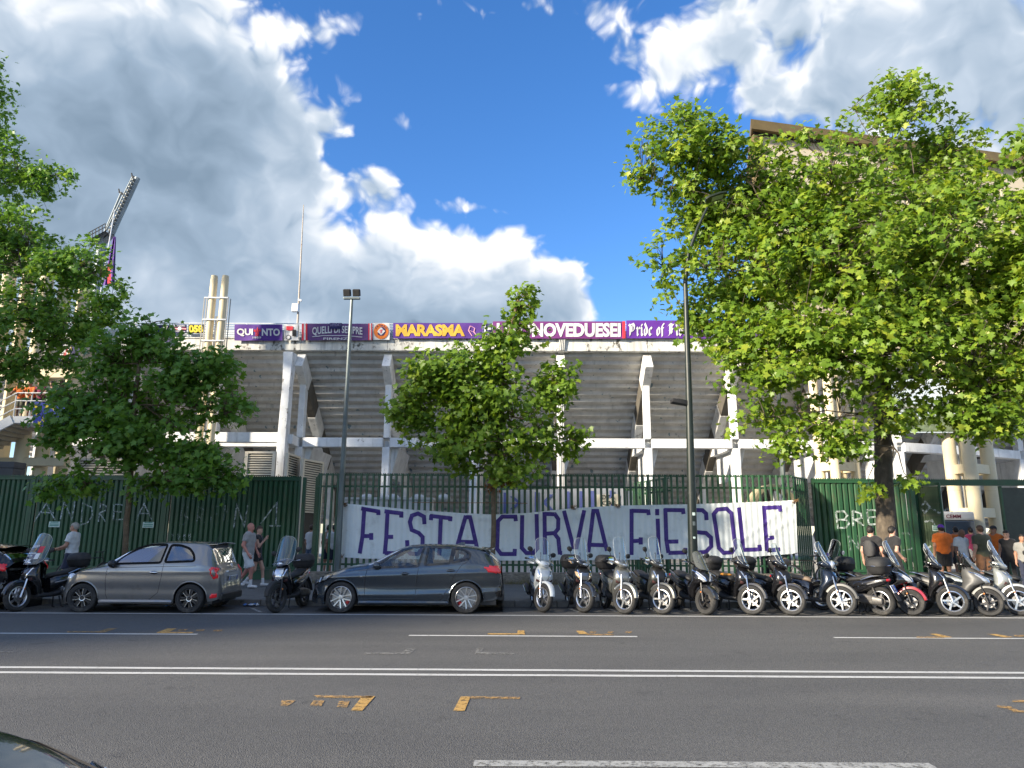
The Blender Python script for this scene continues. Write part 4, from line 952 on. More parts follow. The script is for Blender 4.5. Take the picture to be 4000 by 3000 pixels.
class CarBody:
    NS, NG, NT = 22, 18, 14
    def __init__(s, sp):
        s.sp = sp; s.x0, s.x1 = sp['zt'][0][0], sp['zt'][-1][0]
        xs = list(np.linspace(s.x0, s.x1, 150))
        for xw in sp['wheels']:
            for k in np.linspace(-1, 1, 41): xs.append(xw+sp['arch']*math.sin(k*math.pi/2))
            xs += [xw-sp['arch']-.002, xw+sp['arch']+.002]
        s.xs = np.array(sorted(set(round(float(x), 4) for x in xs if s.x0 <= x <= s.x1)))
        s.P = np.stack([s.ring(x) for x in s.xs])          # (nx, nr, 2) half section, bottom to top centre
    def zb(s, x):
        sp = s.sp; z = float(smoothi(sp['zb'], x))
        for xw in sp['wheels']:
            d = abs(x-xw)
            if d <= sp['arch']: z = max(z, sp['r']+math.sqrt(max(0, sp['arch']**2-d*d)))
        return z
    def ring(s, x):
        sp = s.sp; zt = float(smoothi(sp['zt'], x)); zb0 = float(smoothi(sp['zb'], x)); be = min(float(smoothi(sp['belt'], x)), zt-.05); wb = float(smoothi(sp['wb'], x)); wr = min(float(smoothi(sp['wr'], x)), wb*.93)
        zb = min(s.zb(x), be-.02); out = []
        for i in range(s.NS):
            q = i/(s.NS-1); z = zb+(be-zb)*q; u = min(1., max(0., (z-zb0)/max(.01, be-zb0)))
            y = wb*(1-.085*(1-u)**2.6-.03*u**3)
            for (zc, am, wd) in sp.get('crease', ()): y += am*math.exp(-((z-zc(x))/wd)**2)*min(1, wb/.8)
            out.append((y, z))
        yb = out[-1][0]; zr = zt-min(.07, (zt-be)*.35)
        for i in range(1, s.NG):
            q = i/(s.NG-1); z = be+(zr-be)*q; y = yb+(wr-yb)*(q**1.12)
            out.append((y, z))
        for i in range(1, s.NT):
            a = math.pi/2*i/(s.NT-1); out.append((wr*math.cos(a)**.75 if i < s.NT-1 else 0, zr+(zt-zr)*math.sin(a)**.9))
        return np.array(out)
    def ysurf(s, x, z):
        r = s.ring(x); k = s.NS+s.NG-1; return float(np.interp(z, r[:k, 1], r[:k, 0]))
    def point(s, x, z, off=0., side=1): return Vector((x, side*(s.ysurf(x, z)+off), z))
    def cells(s): 
        c = (s.P[:-1, :-1]+s.P[1:, :-1]+s.P[1:, 1:]+s.P[:-1, 1:])/4; xc = (s.xs[:-1]+s.xs[1:])/2
        return np.repeat(xc[:, None], c.shape[1], 1), c[:, :, 1]
    def mesh(s, name, mask, m, side, inward=0.):
        A = np.zeros((len(s.xs), s.P.shape[1], 3)); A[:, :, 0] = s.xs[:, None]; A[:, :, 1] = s.P[:, :, 0]*side; A[:, :, 2] = s.P[:, :, 1]
        me = grid_mesh(name, A if side > 0 else A[::-1], m, keep=mask if side > 0 else mask[::-1]); return me
def inpoly(X, Z, poly):
    ins = np.zeros(X.shape, bool); n = len(poly)
    for i in range(n):
        (x1, y1), (x2, y2) = poly[i], poly[(i+1) % n]
        c = ((y1 > Z) != (y2 > Z)) & (X < (x2-x1)*(Z-y1)/((y2-y1) if y2 != y1 else 1e-9)+x1); ins ^= c
    return ins
def dense(poly, step=.04, closed=True):
    out = []; n = len(poly)
    for i in range(n if closed else n-1):
        a, b = poly[i], poly[(i+1) % n]; k = max(1, int(math.dist(a, b)/step))
        out += [(a[0]+(b[0]-a[0])*j/k, a[1]+(b[1]-a[1])*j/k) for j in range(k)]
    if not closed: out.append(poly[-1])
    return out
def rounded(poly, r=.25, n=4):
    """cut corners of a polygon with small arcs"""
    out = []; k = len(poly)
    for i in range(k):
        a, b, c = [Vector(poly[j % k]) for j in (i-1, i, i+1)]
        d = min(r, (a-b).length*.4, (c-b).length*.4); p, q = b+(a-b).normalized()*d, b+(c-b).normalized()*d
        for j in range(n+1):
            t = j/n; out.append(tuple(p*(1-t)**2+b*2*t*(1-t)+q*t*t))
    return out
def patch(cb, poly, off, m, name, root, side=1, thick=.012):
    """a shaped piece laid on the body side"""
    d = dense(poly, .05); mb = MB(); n = len(d)
    mb.add([cb.point(a, b, off, side) for a, b in d]+[cb.point(a, b, off-thick, side) for a, b in d], [tuple(range(n))]+[(i, (i+1) % n, n+(i+1) % n, n+i) for i in range(n)])
    return mb.build(name, m, root, smooth=False)
def lamp(cb, poly, off, m, name, root, side=1):
    """a lens that follows the body skin, standing a little proud of it"""
    X, Z = cb.cells(); K = np.repeat(np.arange(X.shape[1])[None], X.shape[0], 0); k = inpoly(X, Z, poly) & (K < cb.NS+cb.NG-2)
    if not k.any(): return None
    A = np.zeros((len(cb.xs), cb.P.shape[1], 3)); A[:, :, 0] = cb.xs[:, None]+np.sign(cb.xs[:, None])*off; A[:, :, 1] = (cb.P[:, :, 0]+off)*side; A[:, :, 2] = cb.P[:, :, 1]
    o = link(name, grid_mesh(name, A, m, keep=k), root); sm = o.modifiers.new('thickness', 'SOLIDIFY'); sm.thickness = off*1.6; sm.offset = 0; return o
def seam(cb, lines, w, off, m, name, root, side=1, step=.03):
    mb = MB()
    for p in lines: strokes(mb, [dense(p, .05, False)], w, lambda a, b: cb.point(a, b, off, side), step)
    return mb.build(name, m, root, smooth=True)
def wheel(name, root, loc, side, r, rr, w, style, tyre_m=RUBBER, steer=0., caliper=None):
    """side=+1: the outer face looks to +y"""
    M = Matrix.Rotation(R(-90*side), 4, 'X'); wr = bpy.data.objects.new(name, None); col.objects.link(wr); wr.parent = root; wr.location = loc; wr.rotation_euler = (0, 0, steer); wr.empty_display_size = .1
    # local axis: z' -> outward after M
    t = MB(); prof = [(rr, -w*.42), (rr+.015, -w*.5), (r*.93, -w*.5), (r*.985, -w*.42), (r, -w*.3), (r, w*.3), (r*.985, w*.42), (r*.93, w*.5), (rr+.015, w*.5), (rr, w*.42)]
    t.lathe(prof, 40, M, closed=True); t.build('tyre', tyre_m, wr)
    rim = MB(); zo = w*.40
    edge_m = 0
    if style == 'y_spoke':
        mats = [ALU, GLOSSBLK]; rim.lathe([(rr, zo), (rr-.012, zo+.006), (rr-.02, zo-.01), (rr-.03, -w*.3), (rr, -w*.4)], 40, M)
        for k in range(5):
            for sgn in (-1, 1):
                a0 = 2*math.pi*k/5+sgn*.10; a1 = 2*math.pi*k/5+sgn*.36
                p0 = (math.cos(a0)*.05, math.sin(a0)*.05); p1 = (math.cos(a1)*(rr-.015), math.sin(a1)*(rr-.015)); n = (-(p1[1]-p0[1]), p1[0]-p0[0]); l = math.hypot(*n); n = (n[0]/l*.012, n[1]/l*.012)
                q = [(p0[0]+n[0], p0[1]+n[1]), (p0[0]-n[0], p0[1]-n[1]), (p1[0]-n[0]*1.1, p1[1]-n[1]*1.1), (p1[0]+n[0]*1.1, p1[1]+n[1]*1.1)]
                rim.mat(0).prism(q, zo-.03, zo, lambda a, b, d: M @ Vector((a, b, d-(.012 if math.hypot(a, b) < .1 else 0))))
        rim.mat(0).lathe([(0, zo-.002), (.05, zo-.004), (.058, zo-.03)], 20, M)
    elif style == 'petal':
        mats = [DARKRIM, ALU]; rim.lathe([(rr, zo), (rr-.012, zo+.004), (rr-.022, zo-.01), (rr-.03, -w*.3), (rr, -w*.4)], 40, M)
        for k in range(7):
            for sgn in (-1, 1):
                a0 = 2*math.pi*k/7+sgn*.20; a1 = 2*math.pi*k/7+sgn*.13
                p0 = Vector((math.cos(a0)*.06, math.sin(a0)*.06)); p1 = Vector((math.cos(a1)*(rr-.015), math.sin(a1)*(rr-.015))); dd = (p1-p0).normalized(); n = Vector((-dd.y, dd.x))
                q = [p0+n*.011, p0-n*.011, p1-n*.018, p1+n*.018]; rim.mat(0).prism([tuple(v) for v in q], zo-.035, zo-.004, lambda a, b, d: M @ Vector((a, b, d)))
                if sgn > 0: q = [p0+n*.012, p0+n*.007, p1+n*.012, p1+n*.019]; rim.mat(1).prism([tuple(v) for v in q], zo-.006, zo-.002, lambda a, b, d: M @ Vector((a, b, d)))
        rim.mat(1).lathe([(.046, zo+.004), (.058, zo+.006), (.062, zo-.02)], 20, M); rim.mat(0).lathe([(0, zo+.003), (.046, zo+.004)], 20, M)
    rim.build('rim', mats, wr, ang=30)
    b = MB(); b.lathe([(0, 0), (rr-.035, 0), (rr-.035, -.02), (0, -.02)], 24, M); b.lathe([(0, -.05), (rr-.005, -.05)], 24, M); b.build('brake_disc', STEEL if style == 'y_spoke' else BLACKP, wr)
    if caliper:
        c = MB(); c.lathe([(rr-.10, .004), (rr-.035, .004), (rr-.035, .045), (rr-.10, .045)], 6, M, closed=True, a0=caliper-.28, a1=caliper+.28); c.build('brake_caliper', RED, wr)
    return wr
def plate(root, loc, rot, text, w=.44, h=.10, name='licence_plate', blue=True):
    p = bpy.data.objects.new(name, None); col.objects.link(p); p.parent = root; p.location = loc; p.rotation_euler = rot; p.empty_display_size = .05
    MB().box((0, 0, 0), (w, .012, h)).build('plate_sheet', PLATE, p, smooth=False, bevel=.004)
    if blue:
        for s in (-1, 1): MB().box((s*(w/2-.022), -.0075, 0), (.04, .003, h*.96)).build('blue_strip', PLATEBLUE, p, smooth=False)
    if not text: return p
    t = MB(); lines = text.split('\n'); n = len(lines)
    for i, l in enumerate(lines):
        y0 = -h*.40+h*.8*(n-1-i)/n; hh = h*.8/n*.86; ww = w-.11 if n == 1 else (w*.62 if i == 0 else w*.8)
        put_text(t, l, -ww/2, y0+hh, ww/2, y0, lambda a, b: (a, -.009, b), .01)
    t.build('plate_characters', INK, p, smooth=False); return p
def car(sp, label, loc, rz, body_m, glass=CARGLASS, name='parked_car', group=None):
    root = empty(name, loc, rz, label, 'car', group); cb = CarBody(sp); X, Z = cb.cells(); nr = X.shape[1]
    K = np.repeat(np.arange(nr)[None], X.shape[0], 0); top0 = cb.NS+cb.NG-2
    side = (K >= cb.NS-1) & (K < top0+1) | (K < cb.NS-1)
    ws0, ws1 = sp['windscreen']; rw0, rw1 = sp['rearwin']
    wsm = (K >= top0) & (X > ws0) & (X < ws1); rwm = (K >= top0) & (X > rw0) & (X < rw1)
    win = np.zeros(X.shape, bool)
    for w in sp['windows']: win |= inpoly(X, Z, w) & (K < top0)
    glassy = win | wsm | rwm
    dm = [inpoly(X, Z, d) & (K < top0) & ~glassy for d in sp['doors']]
    body = ~glassy
    for d in dm: body &= ~d
    roofm = (K >= top0) & ~glassy & (X < ws0) & (X > rw1) if sp.get('roof_m') else None
    if roofm is not None: body &= ~roofm
    bo = []
    for s in (1, -1):
        o = link('body_side', cb.mesh('body_side', body, body_m, s), root)
        for d in dm:
            do = link('door', cb.mesh('door', d, body_m, s), root); bo.append((do, s))
        if roofm is not None: link('roof', cb.mesh('roof', roofm, sp['roof_m'], s), root)
        link('windscreen', cb.mesh('windscreen', wsm, glass, s), root); link('rear_window', cb.mesh('rear_window', rwm, glass if not sp.get('rear_glass') else sp['rear_glass'], s), root)
        for w in sp['windows']:
            wo = patch(cb, w, -.006, glass, 'side_window', root, s, .004)
            seam(cb, [w+[w[0], w[1]]], .046, .003, sp.get('frame_m', pm('window_rubber', (.008, .008, .008), .85, spec=.2)), 'window_frame', wo, s)
        for d in sp['seams']: seam(cb, [d], .009, .002, INK, 'door_seam', root, s)
        for (pl, m, nm, off) in sp.get('patches', ()): patch(cb, pl, off, m, nm, root, s)
        # wheel arch lips and liners
        for xw in sp['wheels']:
            mb = MB(); ra = sp['arch']; pts = []
            for k in range(25):
                a = math.pi*k/24; x, z = xw+ra*math.cos(a), sp['r']+ra*math.sin(a); x = min(max(x, cb.x0+.03), cb.x1-.03); pts.append((x, s*(cb.ysurf(x, max(z, .26))+.002), z))
            mb.path(pts, .014, 6); mb.build('arch_lip', sp.get('lip_m', body_m), root)
            li = MB(); rings = []
            for k in range(17):
                a = math.pi*k/16*1.16-.25; rings.append([(xw+(ra-.004)*math.cos(a), s*y, sp['r']+(ra-.004)*math.sin(a)) for y in (sp['wid']*.46*1.0, sp['wid']*.22)])
            li.loft(rings, cap=False, ring_closed=False); li.add([(xw+ra*math.cos(math.pi*k/12*1.16-.25), s*sp['wid']*.22, sp['r']+ra*math.sin(math.pi*k/12*1.16-.25)) for k in range(13)]+[(xw, s*sp['wid']*.22, .15)], [tuple(range(14))]); li.build('arch_liner', BLACKP, root, smooth=False)
        mb = MB(); e = sp['mirror']; c = cb.point(e[0], e[1], .10, s); mb.ell(c, (.085, .11, .08), 14, 8); mb.tube(cb.point(e[0], e[1]-.07, -.01, s), c, .03, .028, 8); mb.build('wing_mirror', sp.get('mirror_m', body_m), root)
        mb = MB(); mb.add([Vector(c)+Vector((-.058, a*.075, b*.05)) for a, b in ((-1, -1), (1, -1), (1, 1), (-1, 1))], [(0, 1, 2, 3)]); mb.build('mirror_glass', CHROME, root, smooth=False)
    for (do, s) in bo[:]:
        pass
    for hx, hz in sp['handles']:
        for s in (1, -1):
            mb = MB(); c = cb.point(hx, hz, .022, s); mb.ell(c, (.105, .014, .016), 12, 6); mb.build('door_handle', sp.get('handle_m', body_m), root)
            mb = MB(); mb.ell(cb.point(hx, hz-.004, .002, s), (.085, .006, .036), 14, 6); mb.build('handle_cup', INK, root)
    # ends, floor and cabin
    for xe, nm in ((0, 'rear_face'), (-1, 'front_face')):
        r = cb.P[xe]; pts = [(cb.xs[xe], y, z) for y, z in r]+[(cb.xs[xe], -y, z) for y, z in r[::-1][1:]]; mb = MB(); mb.add(pts, [tuple(range(len(pts)))]); mb.build(nm, sp.get('face_m', body_m) if xe else body_m, root, smooth=False)
    wd = sp['wid']; zs = sp['zb'][len(sp['zb'])//2][1]
    MB().bx(cb.x0+.15, cb.x1-.2, -wd*.40, wd*.40, zs-.02, zs+.10).build('floor_pan', BLACKP, root, smooth=False)
    for s in (1, -1):
        x2, x3 = sp['wheels'][0]+sp['arch']+.03, sp['wheels'][1]-sp['arch']-.03
        mb = MB(); mb.path([(x2, s*(wd/2-.075), zs+.03), (x2+.1, s*(wd/2-.055), zs+.035), (x3-.1, s*(wd/2-.055), zs+.035), (x3, s*(wd/2-.075), zs+.03)], .045, 8); mb.build('sill_skirt', sp.get('skirt_m', body_m), root)
    fx, rx = sp['seats']
    for sx in (fx, rx):
        for s in (1, -1):
            mb = MB(); mb.box((sx+.1, s*.36, .48), (.5, .5, .16)); mb.box((sx-.2, s*.36, .80), (.14, .48, .62), Matrix.Rotation(R(-14), 3, 'Y')); mb.box((sx-.28, s*.36, 1.17), (.09, .26, .17), Matrix.Rotation(R(-10), 3, 'Y')); mb.build('seat', INTERIOR, root, smooth=True, bevel=.04)
    sw = MB(); Ms = Matrix.Translation((fx+.45, -.36*sp.get('drive', -1), .88)) @ Matrix.Rotation(R(-65), 4, 'Y'); ring = [Ms @ Vector((.185*math.cos(a), .185*math.sin(a), 0)) for a in np.linspace(0, 2*math.pi, 25)[:-1]]; sw.path(ring, .016, 6, closed=True); sw.tube(Ms @ Vector((0, -.18, 0)), Ms @ Vector((0, .18, 0)), .018, n=6); sw.tube(Ms @ Vector((0, 0, 0)), Ms @ Vector((0, 0, .3)), .03, n=6); sw.build('steering_wheel', INTERIOR, root)
    MB().bx(fx+.55, ws1-.12, -wd*.40, wd*.40, .55, .86).build('dashboard', INTERIOR, root, smooth=False, bevel=.05)
    for i, xw in enumerate(sp['wheels']):
        for s in (1, -1):
            wheel('wheel', root, (xw, s*(wd/2-.125), sp['r']), s, sp['r'], sp['rim'], .205, sp['style'], steer=sp.get('steer', 0) if i else 0, caliper=(2.6 if i else .5) if sp.get('cal') else None)
    return root, cb
# ---- small rounded hatchback
S500 = dict(wid=1.62, r=.302, rim=.205, arch=.352, wheels=(-1.165, 1.165), style='petal', steer=R(9),
    zt=[(-1.76, .52), (-1.75, .74), (-1.70, .90), (-1.62, 1.02), (-1.55, 1.20), (-1.46, 1.385), (-1.35, 1.452), (-1.05, 1.49), (-.6, 1.497), (-.2, 1.475), (.1, 1.41), (.35, 1.30), (.6, 1.15), (.80, 1.02), (.95, .965), (1.2, .915), (1.42, .84), (1.6, .745), (1.72, .63), (1.78, .50), (1.80, .36)],
    zb=[(-1.76, .30), (-1.6, .24), (-.9, .205), (0, .20), (.9, .20), (1.5, .20), (1.80, .21)],
    belt=[(-1.76, .42), (-1.70, .80), (-1.5, .96), (-1.0, 1.0), (-.5, .995), (.3, .965), (.8, .93), (1.2, .86), (1.5, .70), (1.7, .50), (1.80, .28)],
    wb=[(-1.76, .50), (-1.70, .635), (-1.55, .735), (-1.3, .79), (-.9, .802), (0, .80), (.9, .802), (1.3, .785), (1.5, .73), (1.66, .62), (1.76, .48), (1.80, .40)],
    wr=[(-1.76, .42), (-1.6, .53), (-1.35, .58), (-.5, .615), (.1, .61), (.5, .62), (.8, .66), (1.2, .66), (1.5, .58), (1.8, .32)],
    windows=[rounded([(.57, 1.015), (.34, 1.215), (.12, 1.345), (-.13, 1.412), (-.52, 1.425), (-.47, 1.045)], .05), rounded([(-.60, 1.42), (-.82, 1.41), (-1.02, 1.345), (-1.14, 1.23), (-1.20, 1.08), (-.555, 1.055)], .06)],
    doors=[[(.60, .26), (.64, .50), (.62, .85), (.56, 1.0), (.5, 1.44), (-.56, 1.44), (-.53, .80), (-.47, .45), (-.30, .28)]],
    seams=[[(.66, .97), (.68, .70), (.66, .40), (.60, .25)], [(-.55, 1.04), (-.53, .75), (-.47, .42), (-.28, .27), (.6, .25)], [(.62, .985), (.9, .93), (1.2, .86), (1.45, .76)], [(.62, .93), (-.53, .965), (-1.25, .98)]],
    crease=((lambda x: .86, .010, .05), (lambda x: .50, -.012, .10)), windscreen=(.06, .80), rearwin=(-1.61, -1.45), mirror=(.55, 1.02), mirror_m=BLACKP, handles=((-.36, .845),), handle_m=CHROME, seats=(-.15, -.95),
    patches=(([(.68, .82), (.62, .83), (.62, .85), (.68, .84)], CHROME, 'side_repeater', .004),), rear_glass=DARKGLASS)
P500 = paint('warm_grey_metallic', (.235, .23, .222), .6, .28, dirt=(.18, .175, .165), da=.25)
g0 = G(318, 2393); g1 = G(742, 2394); yc = (g0.y+g1.y)/2+.70; xm = (g0.x+g1.x)/2
hatch, cb5 = car(S500, 'small rounded grey metallic hatchback parked behind the black scooter', (xm, yc, 0), math.pi+R(-1.0), P500, glass=glass_mat('car_glass_sky', (.34, .38, .39), 2.6, density=.05), group='cars parked along the kerb')
mb = MB(); mb.loft([[(-1.28, y, 1.462-.03*(y/.5)**2) for y in np.linspace(-.5, .5, 9)]+[(-1.28, y, 1.44-.03*(y/.5)**2) for y in np.linspace(.5, -.5, 9)], [(-1.56, y*.98, 1.47-.03*(y/.5)**2) for y in np.linspace(-.5, .5, 9)]+[(-1.56, y*.98, 1.455-.03*(y/.5)**2) for y in np.linspace(.5, -.5, 9)]]); mb.build('roof_spoiler', P500, hatch)
for s in (1, -1):
    lamp(cb5, rounded([(-1.60, .70), (-1.69, .72), (-1.655, .93), (-1.55, .955), (-1.52, .90)], .03), .008, REDLAMP, 'tail_lamp', hatch, s)
    lamp(cb5, rounded([(-1.585, .76), (-1.645, .77), (-1.62, .89), (-1.56, .90)], .02), .012, P500, 'lamp_centre', hatch, s)
    mb = MB(); mb.ell((1.53, s*.585, .70), (.10, .07, .11), 14, 8); mb.build('headlamp', LAMPGLASS, hatch)
    mb = MB(); mb.ell((1.69, s*.50, .46), (.05, .06, .06), 12, 8); mb.build('running_lamp', LAMPGLASS, hatch)
    lamp(cb5, [(-1.58, .30), (-1.70, .33), (-1.70, .40), (-1.58, .38)], .004, REDLAMP, 'rear_fog_lamp', hatch, s)
MB().bx(-1.79, -1.68, -.55, .55, .24, .40).build('rear_bumper_insert', BLACKP, hatch, smooth=True, bevel=.03)
plate(hatch, (-1.768, 0, .70), (R(4), 0, R(-90)), 'GD 574 FU', .44, .10)
mb = MB(); mb.tube((-1.73, -.23, .85), (-1.73, .23, .85), .022, n=10); mb.build('chrome_plate_bar', CHROME, hatch)
mb = MB(); mb.lathe([(0, .01), (.04, .008), (.045, 0)], 20, Matrix.Translation((-1.71, 0, .965)) @ Matrix.Rotation(R(-80), 4, 'Y')); mb.build('emblem', CHROME, hatch)
mb = MB(); mb.path([(-1.3, 0, 1.46), (-1.36, 0, 1.58), (-1.45, 0, 1.75)], [.006, .004, .002], 5); mb.build('aerial', BLACKP, hatch)
mb = MB(); mb.path([(-1.60, .02, 1.05), (-1.60, -.35, 1.10)], [.022, .008], 6); mb.build('rear_wiper', BLACKP, hatch)
# ---- dark five-door hatchback
SBM = dict(wid=1.80, r=.326, rim=.238, arch=.372, wheels=(-1.355, 1.355), style='y_spoke', cal=True,
    zt=[(-2.15, .52), (-2.15, .80), (-2.11, .98), (-2.05, 1.10), (-1.94, 1.21), (-1.72, 1.345), (-1.4, 1.41), (-.95, 1.448), (-.5, 1.455), (-.1, 1.43), (.15, 1.365), (.42, 1.235), (.70, 1.085), (.84, 1.03), (1.24, .965), (1.6, .87), (1.85, .775), (1.98, .68), (2.05, .54), (2.07, .40)],
    zb=[(-2.15, .36), (-2.0, .28), (-1.0, .20), (0, .19), (1.0, .19), (1.8, .17), (2.07, .19)],
    belt=[(-2.15, .44), (-2.10, .88), (-1.9, 1.0), (-1.5, 1.03), (-.9, 1.01), (-.3, .965), (.4, .93), (.9, .905), (1.4, .82), (1.7, .71), (1.95, .54), (2.07, .30)],
    wb=[(-2.15, .62), (-2.08, .73), (-1.9, .815), (-1.6, .868), (-1.2, .888), (-.6, .885), (0, .88), (1.0, .888), (1.4, .88), (1.7, .82), (1.9, .70), (2.03, .56), (2.07, .50)],
    wr=[(-2.15, .50), (-1.9, .55), (-1.6, .58), (-1.0, .60), (-.3, .61), (.2, .63), (.7, .72), (1.2, .72), (1.8, .58), (2.07, .40)],
    windows=[rounded([(.70, .95), (.38, 1.165), (.09, 1.325), (-.12, 1.378), (-.39, 1.392), (-.305, .985)], .04), rounded([(-.49, 1.392), (-1.03, 1.378), (-.985, 1.055), (-.44, 1.01)], .04), rounded([(-1.075, 1.372), (-1.27, 1.34), (-1.43, 1.25), (-1.41, 1.15), (-1.03, 1.062)], .04)],
    doors=[[(.84, .27), (.88, .6), (.82, .93), (.6, 1.1), (.3, 1.3), (-.1, 1.41), (-.42, 1.41), (-.30, .95), (-.26, .27)], [(-.285, .27), (-.325, .95), (-.445, 1.41), (-1.0, 1.40), (-1.30, 1.33), (-1.30, 1.05), (-1.12, .85), (-.96, .55), (-.80, .30)]],
    seams=[[(.80, .94), (.85, .70), (.845, .30)], [(-.42, 1.40), (-.31, .98), (-.265, .60), (-.26, .28), (.84, .25)], [(-1.40, 1.12), (-1.24, 1.0), (-1.10, .82), (-.98, .55), (-.84, .34), (-.74, .27), (-.26, .26)], [(1.80, .80), (1.4, .895), (1.0, .955), (.82, .98)]],
    crease=((lambda x: .80+.035*(-x), .014, .05), (lambda x: .56, -.026, .12), (lambda x: .36+.05*max(0, -x), .014, .05)), windscreen=(-.02, .80), rearwin=(-2.05, -1.74), mirror=(.60, 1.0), mirror_m=paint('dark_grey_blue_metallic', (.055, .07, .086), .55, .22), handles=((-.02, .83), (-1.01, .90)), seats=(-.12, -1.02), frame_m=GLOSSBLK,
    patches=())
PBM = _mats['dark_grey_blue_metallic']
g0 = G(1323, 2394); g1 = G(1826, 2396); yc = (g0.y+g1.y)/2+.78; xm = (g0.x+g1.x)/2
bmw, cbb = car(SBM, 'dark blue grey five door hatchback with silver spoked wheels', (xm, yc, 0), math.pi+R(.3), PBM, glass=glass_mat('car_glass_clear', (.66, .72, .72), 1.5, density=.03), group='cars parked along the kerb')
def bm_details(root, cb, body_m, ptxt=None):
    for s in (1, -1):
        lamp(cb, rounded([(2.0, .58), (1.95, .71), (1.72, .79), (1.54, .80), (1.64, .69)], .03), .008, GLOSSBLK, 'headlamp', root, s)
        lamp(cb, rounded([(1.985, .60), (1.945, .70), (1.83, .74), (1.83, .64)], .02), .014, LAMPGLASS, 'headlamp_lens', root, s); lamp(cb, rounded([(1.80, .66), (1.79, .75), (1.62, .785), (1.68, .70)], .02), .014, LAMPGLASS, 'headlamp_lens', root, s)
        lamp(cb, rounded([(-2.11, .84), (-2.05, .99), (-1.86, 1.0), (-1.72, .965), (-1.84, .865)], .03), .006, REDLAMP, 'tail_lamp', root, s)
        lamp(cb, rounded([(2.04, .28), (2.02, .56), (1.93, .50), (1.86, .40), (1.95, .27)], .03), .004, GLOSSBLK, 'air_intake', root, s)
        lamp(cb, rounded([(-2.12, .34), (-2.13, .62), (-2.02, .58), (-1.98, .44), (-2.03, .32)], .03), .003, GLOSSBLK, 'rear_vent', root, s)
        mb = MB(); mb.ell(cb.point(.60, 1.0, .10, s)+Vector((.005, 0, .018)), (.058, .09, .05), 12, 6); mb.build('mirror_cap', body_m, root)
    mb = MB(); mb.loft([[(-1.66, y, 1.398-.04*(y/.55)**2+d) for y, d in [(q, 0) for q in np.linspace(-.55, .55, 9)]+[(q, -.02) for q in np.linspace(.55, -.55, 9)]], [(-1.93, y, 1.375-.04*(y/.55)**2+d) for y, d in [(q, 0) for q in np.linspace(-.55, .55, 9)]+[(q, -.015) for q in np.linspace(.55, -.55, 9)]]]); mb.build('roof_spoiler', body_m, root)
    mb = MB(); mb.loft([[(-1.05, y, 1.44) for y in (-.05, .05)]+[(-1.05, 0, 1.445)], [(-1.2, y, 1.43) for y in (-.03, .03)]+[(-1.2, 0, 1.50)], [(-1.26, y, 1.42) for y in (-.02, .02)]+[(-1.26, 0, 1.49)]]); mb.build('roof_aerial', body_m, root)
    MB().bx(2.0, 2.085, -.32, .32, .45, .66).build('front_grille', GLOSSBLK, root, smooth=True, bevel=.04)
    MB().bx(-2.17, -2.0, -.6, .6, .24, .38).build('rear_diffuser', BLACKP, root, smooth=True, bevel=.03)
    if ptxt: plate(root, (-2.165, 0, .63), (0, 0, R(-90)), ptxt, .50, .11)
bm_details(bmw, cbb, PBM)
mb = MB(); put_text(mb, 'M', 0, 0, .045, .03, lambda a, b: cbb.point(.95-a, .78-b, .004)); mb.build('wing_badge', CHROME, bmw, smooth=False)
# ---- black car whose tail shows at the left edge
SB2 = dict(SBM, cal=False); PBLK = paint('black_paint', (.006, .006, .007), .2, .22)
e = G(30, 2392); dark1, cbd = car(SB2, 'black hatchback tail with a blue edged plate at the left edge', (e.x-2.42, e.y+.92, 0), math.pi+R(0), PBLK, group='cars parked along the kerb')
bm_details(dark1, cbd, PBLK, 'FN 377EX')
mb = MB(); mb.lathe([(.045, .004), (.052, .008), (.058, 0)], 24, Matrix.Translation((-2.145, 0, .93)) @ Matrix.Rotation(R(-90), 4, 'Y')); mb.box((-2.15, 0, .93), (.006, .06, .012)); mb.build('emblem', CHROME, dark1)
# ---- black car on the near side, only a corner of its bonnet in view
dark2, cbn = car(SB2, 'glossy dark car close to the camera at the lower left corner', (-3.28, 2.33, 0), R(0), PBLK, group='cars parked along the kerb')
bm_details(dark2, cbn, PBLK)
